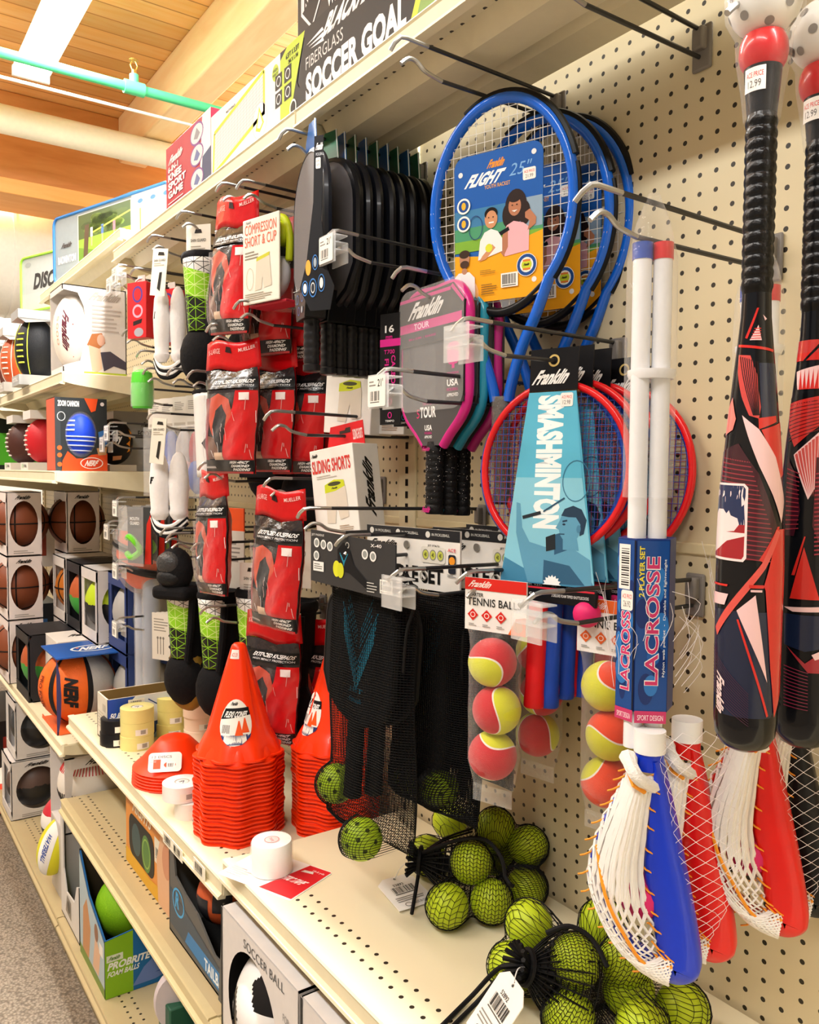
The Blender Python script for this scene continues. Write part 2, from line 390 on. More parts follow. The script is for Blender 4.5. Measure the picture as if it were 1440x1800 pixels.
pipe('duct_pipe', 'cream round duct under the planks, the narrower of the two', 'duct', 145, 241, 3.36, .075, '#f3edd6', hang=False)
pipe('air_duct', 'wide white round air duct behind the disc game bag', 'duct', 90, 420, 2.93, .40, '#f1f0ea', seams=.5, hang=False, x=-6.25)
# ---------------------------------------------------------------- shelving
PEG = holes('#d6c8a4', '#2b2418', .0254, .0254, 0, 2, .0034, (.0127, .0127))
def panel(x0, x1, z0, z1, label):
    o = MB().b2((x0+.03, 0, z0), (x1-.03, .012, z1), PEG).build('pegboard_panel', smooth=0); return tag(o, label, 'pegboard', 'pegboard back panels')
names = ['behind the bats and lacrosse sets', 'behind the red knee pads', 'behind the footballs', 'at the far end']
for (a, b), nm in zip(((X1, X0), (X2, X1), (X3, X2), (X4, X3)), names):
    panel(a, b, .1, .66, 'beige pegboard panel near the floor '+nm); panel(a, b, .664, 1.392, 'beige middle pegboard panel '+nm); panel(a, b, 1.396, 2.2, 'beige upper pegboard panel '+nm)
    for z in (1.394,):
        tag(MB().b2((a+.03, -.004, z-.008), (b-.03, .01, z+.008), mat('#d9cca4', .45)).build('rail', smooth=0, bevel=.002), 'horizontal steel rail joining the pegboard panels '+nm, 'rail')
tag(MB().b2((X0+.03, 0, .1), (.9, .012, 2.2), PEG).build('pegboard_panel', smooth=0), 'beige pegboard panel beyond the upright at the near end', 'pegboard', 'pegboard back panels')
SLOT = holes('#e0d6b6', '#1c1812', .5, .0254, 0, 2, .0042, (.25, 0))
def upright(x, label):
    t = thing('upright', label, 'upright post', (x, 0, 0))
    MB().b2((-.03, -.006, 0), (.03, .05, 2.6), mat('#ddd2ae', .45)).build('post', t, bevel=.002)
    b = MB()
    for k in range(100): b.b2((-.004, -.0075, .02+k*.0254), (.004, -.0055, .034+k*.0254), mat('#1c1812', .8))
    tag(b.build('slot_row', t, smooth=0), kind='stuff')
for x, nm in ((X0, 'at the right, beside the bats'), (X1, 'between the paddles and the knee pads'), (X2, 'beside the boxed white football'), (X3, 'behind the basketball boxes'), (X4, 'at the far end of the run')): upright(x, 'slotted beige steel upright '+nm)
DECK = {}
def shelf(x0, x1, z, yf, label, lip=.036, brk=True, hl=BEIGE, dk=BEIGE, name='store_shelf', rib=True):
    """deck top at z, front at y=yf; origin at the near bottom of the wall"""
    t = thing(name, label, 'shelf', (x0, 0, z)); w = x1-x0; g = .003
    if (yf, dk) not in DECK: DECK[yf, dk] = holes(dk, '#2a2419', .0254, .0254, 0, 1, .0036, (.01, -(yf+.048)+.0127), [(yf+.03, yf+.085)])
    dm = DECK[yf, dk]; pm = mat(hl, .42)
    MB().b2((g, yf+.012, -.016), (w-g, -.008, 0), dm).build('deck', t, bevel=.002)
    MB().prism([(yf+.014, .0015), (yf-.002, .0015), (yf-.004, -.002), (yf-.001, -.005), (yf-.001, -lip+.009), (yf-.008, -lip+.005), (yf-.009, -lip), (yf+.006, -lip-.002), (yf+.014, -.012)], (g, 0, 0), (0, 1, 0), (0, 0, 1), -(w-2*g), pm).build('price_channel', t, smooth=0)
    if rib:
        b = MB()
        for yy, hh in ((yf*.62, .03), (yf*.25, .022)): b.prism([(yy-.05, -.016), (yy-.03, -.016-hh), (yy+.03, -.016-hh), (yy+.05, -.016)], (g+.006, 0, 0), (0, 1, 0), (0, 0, 1), -(w-2*g-.012), pm)
        b.build('stiffener', t, smooth=0)
    if brk:
        for x in (.0002, w-.0027):
            MB().prism([(yf+.004, -.004), (yf+.002, -.03), (yf+.03, -.036), (-.01, -.085), (-.01, -.004)], (x, 0, 0), (0, 1, 0), (0, 0, 1), -.0025, pm).build('bracket', t, smooth=0)
    return t
ZT = 2.165; YT = -.262
shelf(X1, X0, ZT, YT, 'top shelf above the rackets carrying the boxed goal'); shelf(X2, X1, ZT, YT, 'top shelf above the knee pads'); shelf(X3, X2, 2.24, -.24, 'top shelf at the far end carrying the disc game bag'); shelf(X0, .9, ZT, YT, 'top shelf end at the near right')
ZN, ZL, YS = .785, .745, -.412
near = shelf(X1, X0, ZN, YS, 'beige shelf with the tape pack and the bagged balls'); midl = shelf(X2, X1, ZL, YS, 'beige shelf with the orange cones and tape rolls'); shelf(X0, .9, ZN, YS, 'beige shelf end at the near right corner')
ZB = .49
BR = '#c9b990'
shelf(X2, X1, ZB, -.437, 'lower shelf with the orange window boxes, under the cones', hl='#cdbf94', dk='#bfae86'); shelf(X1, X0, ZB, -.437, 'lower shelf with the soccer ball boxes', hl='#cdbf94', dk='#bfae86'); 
ZD = .12
for a, b, nm in ((X1, X0, 'under the soccer ball boxes'), (X2, X1, 'with the foam ball display box'), (X3, X2, 'with the boxed beach balls'), (X4, X3, 'at the far left end')):
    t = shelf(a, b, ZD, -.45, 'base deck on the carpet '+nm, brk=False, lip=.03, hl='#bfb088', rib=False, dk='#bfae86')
    MB().b2((.003, -.43, -ZD), (b-a-.003, -.41, -.02), mat('#8d8063', .5)).build('kick_plate', t)
ZA, ZBB, ZC = 1.788, 1.49, .655
shelf(X3, X2, ZA, -.415, 'upper football shelf with the boxed white football'); shelf(X3, X2, ZBB, -.44, 'football shelf with the blue boxed ball'); shelf(X3, X2, ZC, -.43, 'basketball shelf with the orange boxed ball')
shelf(X4, X3, 1.74, -.415, 'upper shelf at the far left end'); shelf(X4, X3, 1.46, -.44, 'middle shelf at the far left end'); shelf(X4, X3, .62, -.43, 'low shelf at the far left end')
# ticket strips on the price channel
def ticket(u, v, zc, label, n=2):
    a = ay(u, v, YS-.006); t = thing('price_ticket', label, 'price ticket', (a.x, YS-.0075, a.z))
    MB().b2((-.03*n, -.001, -.013), (.03*n, .0, .013), mat('#f1ecd9', .4)).build('strip', t)
    A = Art((0, -.001, 0))
    for k in range(n): A.bar(-.03*n+.006+k*.06, -.010, .046, .02, None, 12)
    A.build('print', t)
ticket(305, 1487, 0, 'paired barcode tickets on the shelf edge in front of the cones'); ticket(352, 1527, 0, 'single barcode ticket at the end of the shelf edge', 1)
# ---------------------------------------------------------------- peg hooks
HM = mat('#4a4b4d', .32, .75); HT = mat('#b9b9b6', .3, .85); CLIP = mat('#7f7a75', .5); CLEAR = film('#fbfdfd', .22, .12, 20, .0)
def hook(x, z, label, L=.305, tagart=None, yaw=0., dz=.036, single=False):
    t = thing('peg_hook', label, 'peg hook', (x, 0, z), yaw, 'double peg hooks on the pegboard')
    b = MB().box((0, -.008, -.012), (.018, .016, .03), CLIP).box((0, -.003, -.022), (.03, .006, .06), CLIP); b.build('wall_clip', t, bevel=.003)
    r = .0031
    u = MB(); u.tube([(0, -.01, 0), (0, -L+.05, .004)], r, HM, 8); u.tube([(0, -L+.05, .004), (0, -L+.012, .005), (0, -L+.002, .003), (-.006, -L-.004, -.004), (-.014, -L-.006, -.012)], r, HT, 8); u.build('upper_wire', t)
    if not single:
        u = MB(); u.tube([(0, -.01, -dz), (0, -L+.075, -dz-.002)], r, HM, 8); u.tube(curve([(0, -L+.075, -dz-.002), (0, -L+.045, -dz+.004), (0, -L+.03, -dz+.013), (0, -L+.016, -dz+.014), (-.002, -L+.004, -dz+.004)], 4), r, HT, 8); u.build('lower_wire', t)
    if tagart:
        p = MB().b2((-.028, -L-.009, -.052), (.022, -L-.006, -.004), CLEAR).b2((-.028, -L+.016, -.052), (.022, -L+.018, -.02), CLEAR)
        for zz in (-.008, -.02, -.032): p.b2((-.028, -L-.007, zz-.001), (.022, -L+.017, zz+.001), CLEAR)
        h = p.build('price_holder', t, label='clear plastic price holder')
        if tagart == 'label':
            A = Art((-.026, -L-.010, -.05)); A.r(0, 0, .046, .044, '#f5f2ea', rad=.003); A.bar(.004, .004, .03, .02, None, 14); A.t("21'", .026, .028, .014, .011, '#222222'); A.lines(.004, .028, .018, .01, 2, '#8b8782'); A.build('price_label', h)
    return t
# ================================================================ bats
BK = mat('#0d0d10', .3, coat=.4); 
def bat(label, loc, rz, stick='12.99', copy=None):
    t = thing('toy_bat', label, 'bat', loc, rz, 'packaged toy bats')
    prof = [(.0, 0), (.012, .001), (.021, .006), (.0265, .016), (.028, .03), (.0286, .1), (.029, .17), (.0272, .24), (.0235, .29), (.0195, .335), (.0155, .375), (.0132, .40), (.0125, .421)]
    MB().lathe(prof, mat('#0e0f14', .22, coat=.6, vary=.1), 40).build('barrel', t)
    g = [(.0125, .421)]
    n = 15
    for k in range(n):
        z = .424+k*(.155/n); d = .155/n; g += [(.0128, z), (.0137, z+d*.25), (.0139, z+d*.6), (.0131, z+d*.92)]
    g += [(.0125, .5815)]
    MB().lathe(g, mat('#0b0b0d', .28, coat=.3, bump=.3, scale=160), 28).build('grip', t)
    MB().lathe([(.0128, .5805), (.0150, .605), (.0165, .625)], mat('#26262a', .22, .55, vary=.3, scale=120), 28).build('taper', t)
    MB().lathe([(.0165, .621), (.0195, .626), (.0212, .634), (.0205, .643), (.0175, .65), (.012, .652)], mat('#c80d14', .3, coat=.3), 28).build('knob', t)
    bb = MB().ball((0, 0, .680), .0315, mat('#eeeeea', .35), 32).build('ball', t)
    h = MB(); rr = random.Random(3)
    for k in range(26):
        zz = 1-2*(k+.5)/26; a = k*2.39996; q = Vector((math.sqrt(1-zz*zz)*cos(a), math.sqrt(1-zz*zz)*sin(a), zz))
        e = q.orthogonal().normalized(); f = q.cross(e); c = Vector((0, 0, .680))+q*.0316
        h.add([c+(e*cos(2*pi*i/14)+f*sin(2*pi*i/14))*.0042 for i in range(14)], [list(range(14))], mat('#8f8b86', .7))
    h.build('vent_holes', bb, smooth=0)
    MB().lathe([(.0155, .575), (.0185, .60), (.0235, .63), (.0245, .65), (.0335, .668), (.0345, .69), (.030, .715), (.016, .735), (.004, .76)], film('#ffffff', .02, .05, 50, .3), 30).build('clear_wrap', t)
    # printed pattern, given on the developed surface: s across (-1..1 = visible half), z up
    def radius(z):
        for (r0, z0), (r1, z1) in zip(prof, prof[1:]):
            if z0 <= z <= z1: return r0+(r1-r0)*(z-z0)/max(1e-9, z1-z0)
        return prof[-1][0] if z > .3 else prof[0][0]
    def fn(s, z, h):
        a = s*pi/2; r = radius(z)+h*.5+.0002; return Vector((sin(a)*r, -cos(a)*r, z))
    A = Art(fn=fn, seg=.035, rough=.2, coat=.6, step=.00003)
    def cv(cx, cy):
        z = .659-(480+cy*.4833-85)*.000513
        hw = (46+(cy-200)*.12 if cy < 600 else 94+min(1, (cy-600)/300)*16); ax_ = 318-(cy-200)*.0195
        s = max(-.98, min(.98, (cx-ax_)/hw)); return (math.asin(s)/(pi/2), max(.012, z))
    def P(pts, c): A.p([cv(*q) for q in pts], c)
    RED, PK, NV, DK, BLK = '#cf2a24', '#edc6c8', '#15203c', '#6d1824', '#0b0b0e'
    if not copy:
        P([(195, 1300), (400, 1300), (400, 1620), (370, 1690), (215, 1690), (185, 1600)], NV)
        P([(328, 400), (380, 400), (390, 590), (340, 605)], NV)
        P([(325, 262), (336, 318), (297, 316)], PK)
        for k in range(5): P([(300+k*3, 312-k*9), (333, 312-k*9), (333, 309-k*9), (301+k*3, 309-k*9)], RED)
        P([(283, 306), (320, 200), (326, 200), (290, 310)], RED); P([(262, 326), (374, 350), (372, 359), (262, 336)], RED)
        P([(338, 225), (350, 240), (344, 246)], PK)
        P([(262, 365), (300, 372), (322, 440), (336, 560), (330, 602), (296, 590), (270, 520), (258, 430)], '#cd4a45')
        for k in range(9): P([(266+k*7, 372+k*3), (269+k*7, 372+k*3), (312+k*2.5, 590), (309+k*2.5, 590)], '#2a1016')
        P([(328, 600), (388, 590), (390, 612), (330, 640)], RED)
        P([(338, 642), (402, 612), (408, 700), (410, 800), (396, 820), (370, 720)], RED)
        P([(272, 588), (330, 640), (385, 740), (414, 900), (402, 978), (376, 880), (330, 770), (298, 680)], PK)
        P([(225, 560), (240, 520), (250, 600), (240, 640), (215, 660)], '#e08078')
        P([(205, 720), (262, 690), (330, 800), (388, 990), (330, 1110), (200, 1120), (196, 900)], '#3a1220')
        for k in range(22):
            y = 735+k*17; P([(205, y), (300+min(k, 14)*5, y+22), (300+min(k, 14)*5, y+26), (205, y+5)], '#8d2a38')
        P([(330, 1110), (388, 990), (395, 990), (345, 1120)], RED)
        A.p([cv(*q) for q in [(189, 832), (284, 836), (296, 850), (291, 1105), (281, 1119), (188, 1114)]], '#f1dede')
        A.p([cv(*q) for q in [(189, 840), (280, 844), (288, 855), (286, 985), (189, 985)]], '#1c2c54')
        A.p([cv(*q) for q in [(189, 985), (286, 985), (283, 1098), (276, 1110), (189, 1105)]], '#a01c28')
        A.p([cv(*q) for q in [(189, 950), (200, 930), (216, 930), (226, 946), (234, 934), (240, 952), (262, 962), (267, 985), (252, 1008), (226, 1012), (289, 1015), (286, 1026), (230, 1045), (205, 1075), (190, 1092)]], '#f1dede')
        A.e(*cv(200, 872), .03, .004, '#f1dede')
        P([(262, 1330), (268, 1328), (362, 1680), (356, 1684)], RED)
        P([(345, 1205), (388, 1000), (412, 1000), (408, 1300), (406, 1600), (380, 1690), (366, 1500), (350, 1220)], RED)
        P([(195, 1372), (340, 1120), (384, 1000), (396, 1010), (350, 1140), (200, 1402)], '#d9544c')
        P([(187, 1205), (235, 1205), (232, 1213), (187, 1213)], RED)
        P([(186, 1240), (236, 1240), (224, 1282), (186, 1284)], PK); P([(262, 1297), (320, 1237), (357, 1556)], PK)
        P([(300, 1200), (345, 1200), (345, 1212), (300, 1212)], RED); P([(305, 1218), (340, 1218), (340, 1226), (305, 1226)], PK)
        for k in range(14): P([(188, 1440+k*13), (300, 1600+k*9), (300, 1602+k*9), (188, 1443+k*13)], '#4a2540')
    else:
        D = lambda pts, c: P([(x-156, y) for x, y in pts], c)
        D([(405, 300), (560, 300), (560, 330), (470, 330), (405, 330)], RED); D([(405, 252), (520, 252), (520, 300), (405, 300)], '#c43a36'); D([(440, 335), (450, 335), (510, 262), (500, 262)], BLK)
        D([(420, 370), (500, 350), (540, 400), (530, 440), (425, 440)], PK)
        for k in range(7): D([(430+k*14, 440), (444+k*14, 440), (437+k*15, 362)], RED)
        D([(398, 470), (530, 435), (540, 452), (398, 490)], BLK); D([(395, 492), (525, 462), (530, 560), (480, 605), (420, 660), (392, 580)], '#bf2c28')
        for k in range(10): D([(395, 500+k*15), (520, 480+k*12), (520, 483+k*12), (395, 504+k*15)], '#5a1418')
        D([(420, 690), (520, 590), (560, 640), (545, 720), (505, 800), (475, 860), (440, 760)], PK)
        for k in range(8): D([(424+k*12, 690-k*11), (434+k*12, 684-k*11), (478+k*3, 850)], '#c8524e')
        D([(500, 700), (575, 700), (575, 1080), (520, 1060), (490, 960)], '#46101c')
        for k in range(20): D([(496, 760+k*16), (570, 745+k*16), (570, 750+k*16), (496, 766+k*16)], '#98283a')
        D([(398, 700), (430, 760), (450, 900), (430, 1000), (398, 1000)], '#3a1220')
        for k in range(14): D([(398, 740+k*18), (445, 760+k*16), (445, 764+k*16), (398, 745+k*18)], '#8d2a38')
        D([(420, 1240), (465, 1040), (512, 1240)], RED); D([(425, 1150), (465, 1000), (470, 1000), (436, 1150)], RED); D([(400, 1275), (515, 1265), (515, 1285), (430, 1290)], PK)
        D([(400, 1300), (560, 1300), (530, 1420), (470, 1440), (400, 1420)], NV); D([(410, 1425), (470, 1485), (545, 1400), (560, 1420), (560, 1520), (480, 1520)], '#a02a34'); D([(490, 1450), (545, 1410), (550, 1440), (500, 1470)], PK)
        for k in range(12): D([(400, 1500+k*14), (480, 1520+k*13), (480, 1523+k*13), (400, 1504+k*14)], '#7a2640')
    a0, z0 = cv(195, 1705); a1, z1 = cv(222, 1530)
    A.t('Franklin', a0+.02, z0, a1-a0, z1-z0, '#efd4d4', .04, .2, -90)
    A.build('printed_pattern', t)
    B = Art(fn=lambda x, y, h: Vector((sin(x)*(.0168+h), -cos(x)*(.0168+h), y)), seg=.25, step=.00005)
    price(B, -1.0, .597, 1.15, .021, stick); B.build('price_sticker', t)
    return t
PACE = math.atan2(.44, .697)
bat('red and black toy bat with white holed ball on its handle, hanging whole in front', (-.440, -.285, 1.241), PACE)
bat('second red and black toy bat, cut by the right edge and hanging behind the first', (-.4285, -.205, 1.232), PACE-.25, copy=True)
hook(-.448, 1.935, 'peg hook at the top right carrying the toy bats', .33)
hook(-.71, 2.095, 'empty peg hook at the upper right beside the bats', .305)
# ================================================================ lacrosse sets
def lax(label, loc, rz, c1, c2, sleeve=True, caps=('#2a52b8', '#d8262a'), PT=-.325):
    """origin on the hook line; local x right, y away from the viewer, z up; measures from the photograph at 0.6 mm per pixel"""
    t = thing('lacrosse_set', label, 'lacrosse set', loc, rz, 'two player lacrosse sets')
    wp = mat('#eef0f4', .32, coat=.2)
    for k, (x, y) in enumerate(((-.0095, 0), (.0105, .010))):
        b = MB().tube([(x, y, -.88), (x, y, PT)], .0102, wp, 20).build('pole', t)
        MB().tube([(x, y, PT-.016), (x, y, PT+.002)], .0110, mat(caps[k], .35, coat=.3), 20).build('end_cap', b)
    MB().lathe([(.026, -.46), (.026, -.465), (.024, -.47)], mat('#f2f3f6', .3), 24, (0, .012, 0)).build('cable_tie', t)
    MB().lathe([(.027, -.60), (.028, -.45), (.027, PT-.015), (.018, PT+.025), (.006, PT+.055)], film('#ffffff', .04, .06, 40, .6), 20, (0, .006, 0)).build('clear_wrap', t)
    if sleeve:
        nav = mat('#0e2f74', .35)
        s = MB().prism([(-.037, -.002), (-.007, -.018), (.034, .0), (.034, .04), (-.007, .05), (-.037, .03)], (0, 0, -.645), (1, 0, 0), (0, 1, 0), .192, nav).build('card_sleeve', t, smooth=0, bevel=.001); s.scale = (.8, .8, 1)
        # left face and right face
        for (o, e, w_, body) in (((-.037, -.002), (-.007, -.018), .034, 0), ((-.007, -.018), (.034, .0), .0448, 1)):
            d = Vector((e[0]-o[0], e[1]-o[1], 0)).normalized(); wd = (Vector(e)-Vector(o)).length
            A = Art((o[0], o[1], -.837), d, (0, 0, 1), rough=.3, coat=.3)
            A.r(.001, .0, wd-.002, .19, '#164a94')
            rr = random.Random(5+body)
            for k in range(12):
                cx, cy = rr.uniform(.004, wd-.006), rr.uniform(.01, .18); A.e(cx, cy, min(rr.uniform(.004, .012), cx, wd-cx), rr.uniform(.008, .02), rr.choice(('#2f78c4', '#0f2f70', '#1d5cae')))
            if body == 0:
                A.r(.004, .135, .02, .05, '#f2f0ec'); 
                for k in range(16): A.r(.008, .139+k*.0027, .014, rr.choice((.0008, .0016)), '#201f22', False)
                A.t('LACROSSE', .009, .022, .018, .1, '#f4f1f2', .05, 0, 90); A.t('LACROSSE', .010, .0225, .016, .099, '#d0356e', .02, 0, 90)
                price(A, .009, .112, .021, .022, '26.92')
                A.r(wd-.0028, 0, .0028, .19, '#08142e')
            else:
                A.t('2 PLAYER SET', .004, .128, .007, .056, '#f0e13c', .03, 0, 90); A.t('LACROSSE', .013, .03, .0195, .143, '#f6f2f3', .05, 0, 90); A.t('LACROSSE', .014, .0305, .0175, .142, '#d0356e', .02, 0, 90)
                A.t('Nylon web pocket  -  Durable and lightweight', .037, .04, .0042, .13, '#eef3fa', .01, 0, 90)
            A.r(.001, -.012, wd-.002, .0135, '#c9386b'); A.t('SPORT DESIGN', .005, -.009, wd-.01, .006, '#f7dfe6', .01)
            A.build('sleeve_print', s)
    # heads
    def head(nm, dx, dy, hx, net, sc=1., lace='#f09a24'):
        # outer outline of the moulded frame: right rail, scoop, left rail (x, z) from the throat down
        out = curve([(.012, -.855), (.022, -.90), (.036, -.97), (.049, -1.04), (.058, -1.10), (.056, -1.125), (.036, -1.138), (.0, -1.128), (-.03, -1.095), (-.055, -1.055), (-.064, -1.01), (-.052, -.955), (-.034, -.905), (-.022, -.875), (-.013, -.855)], 6)
        f = MB(); m = mat(hx, .28, coat=.35)
        cx = Vector((-.006, 0, 0))
        inn = []
        for i, p in enumerate(out):
            u = i/(len(out)-1); w = .037*max(0, min(1, (u-.02)*7))*(1-max(0, min(1, (u-.38)/.2))) + .0055
            tng = (out[min(i+1, len(out)-1)]-out[max(i-1, 0)]).normalized(); nn = Vector((tng.y, -tng.x, 0))
            inn.append(p + nn*w if nn.dot(Vector((-.01, -1.0, 0))-p) > 0 else p - nn*w)
        k = len(out); vs = []
        for p, q, i in zip(out, inn, range(k)):
            for (s_, yy) in ((p, .012), (p, -.004), (p.lerp(q, .12), -.012), (p.lerp(q, .5), -.016), (p.lerp(q, .88), -.015), (q, -.010), (q, .006), (p.lerp(q, .5), .014)):
                vs.append((dx+s_.x*sc, dy+yy, s_.y))
        n = 8; fs = [(i*n+j, i*n+(j+1) % n, (i+1)*n+(j+1) % n, (i+1)*n+j) for i in range(k-1) for j in range(n)]
        f.add(vs, fs, m); f.tube([(dx, dy, -.83), (dx, dy, -.87)], .0155, m, 18)
        h = f.build(nm, t, smooth=50)
        MB().tube([(dx, dy, -.82), (dx, dy, -.848)], .0172, mat('#f2f2f2', .5), 18).build('neck_sleeve', h)
        if not net: return h
        # knitted pocket between the left rail and the inside of the right rail
        W = mat('#f1efec', .75, vary=.04)
        def edge(side, v):
            i0 = int(len(out)*.04); i1 = int(len(out)*.44)
            if side: q = inn[min(int(i0+(i1-i0)*v), k-1)]
            else: q = out[max(k-1-int(i0+(k-1-i1-i0)*v), 0)]
            return q
        def sm(side, v):   # smooth sampling
            a = edge(side, v); b = edge(side, min(1, v+.02)); c = edge(side, max(0, v-.02)); return (a+b+c)/3
        def Sf(u, v):
            a, b = sm(0, v), sm(1, v); q = a.lerp(b, u); bulge = .034*math.sin(pi*min(1, max(0, u)))**.7*(.35+.65*math.sin(pi*min(1, v*.9+.05)))
            return Vector((dx+q.x*sc, dy-.010-bulge, q.y))
        b = MB(); nc = 9; nr = 15
        for c in range(nc):
            for d in (-1, 1):
                pts = []
                for r_ in range(nr*2+1):
                    v = r_/(nr*2); op = min(1, max(0, (v-.40)/.22, (.16-(c+.5)/nc)/.16)); amp = (.10+.90*op)*.5/nc
                    ph = (r_ % 4); off = (0, 1, 0, -1)[ph]*amp*d*(1 if r_ % 4 else 1)
                    pts.append(Sf(min(1, max(0, (c+.5)/nc+off*2)), v))
                b.tube(pts, [.0034-.0020*min(1, max(0, (i/(nr*2)-.36)*5, (.16-(c+.5)/nc)/.16)) for i in range(len(pts))], W, 5, cap=False)
        nt_ = b.build('net_pocket', h, smooth=60, label='white knitted net pocket')
        b = MB()
        for c in range(11):
            pts = [Sf(.18+c*.07, v/36)+Vector((0, -.0012, 0)) for v in range(0, 17)]; b.tube(pts, .0018, W, 5)
        b.tube(curve([Sf(-.02, .0)+Vector((-.004, -.004, .012)), Sf(.3, .02)+Vector((0, -.012, .01)), Sf(.7, .03)+Vector((0, -.012, .006)), Sf(1.1, .05)], 6), [.006, .009, .010, .009]+[.008]*15, mat('#f3f1ee', .85, bump=.6, scale=400), 8).build('net_collar', h)
        O = mat(lace, .5); b = MB()
        for v in range(1, 15):
            for sd in (0, 1):
                q = Sf(sd, v/15.5); s_ = -1 if sd == 0 else 1
                b.tube([q+Vector((-s_*.005, -.003, .006)), q+Vector((s_*.004, -.007, 0)), q+Vector((s_*.010, -.004, -.004))], .0012, O, 5)
        b.tube(curve([Sf(.10, .38)+Vector((0, -.004, 0)), Sf(.42, .46)+Vector((0, -.004, 0)), Sf(.66, .56)+Vector((0, -.004, 0)), Sf(.86, .68)+Vector((0, -.004, 0)), Sf(1, .80)+Vector((.014, -.008, -.004))], 4), .0021, O, 6)
        b.tube([Sf(.1, .04)+Vector((0, -.008, .0)), Sf(.5, .05)+Vector((0, -.010, 0)), Sf(.9, .06)+Vector((.0, -.012, 0))], .0028, O, 6)
        b.build('lacing', h, label='orange lacing cord')
        return h
    h1 = head('head_frame', .012, -.010, c1, True)
    MB().ball((.006, -.008, -1.045), .025, mat('#d2226a', .5), 18).build('practice_ball', t)
    # second head sits behind and to the right
    h2 = head('head_frame', .040, .052, c2, True)
    
    for q in (h1, h2): q.location.z = -.146; q.scale.z = .865
    # thin nylon packaging net over the rails
    b = MB(); nn = mat('#f3eef0', .4, vary=0)
    for k in range(10):
        for s_ in (-1, 1):
            pts = []
            for i in range(24):
                v = i/23; z = -.855-.245*v; x = .02+.052*math.sin(pi*(.15+.75*v))+.012; u = .5+.5*math.sin(2*pi*(v*1.6*s_+k/10))
                pts.append((x-.045+.07*u, -.018+.05*u-.012*math.sin(pi*u), z))
            b.tube(pts, .00028, nn, 4, cap=False)
    rr = random.Random(2)
    for k in range(26):
        a = rr.uniform(0, 2*pi); x0 = .042*cos(a); y0 = .015+.03*sin(a); z0 = rr.uniform(-.82, -.74)
        b.tube(curve([(x0, y0, z0), (x0*1.3+.006, y0*1.2, z0+.03), (x0*1.2+rr.uniform(-.02, .02), y0-.01, z0+rr.uniform(.04, .07))], 4), .0003, nn, 4, cap=False)
    b.build('packaging_net', t, smooth=0)
    return t
L1 = lax('lacrosse set with blue and red heads, hanging whole with white poles and blue sleeve', (-.592, -.245, 2.072), R(26), '#0b37d0', '#e01512')
L2 = lax('lacrosse set with red and black heads, hanging behind the front toy bat', (-.545, -.115, 2.105), R(26), '#e01512', '#17171a', PT=-.395)
hook(-.60, 1.792, 'peg hook carrying the two lacrosse sets', .335)
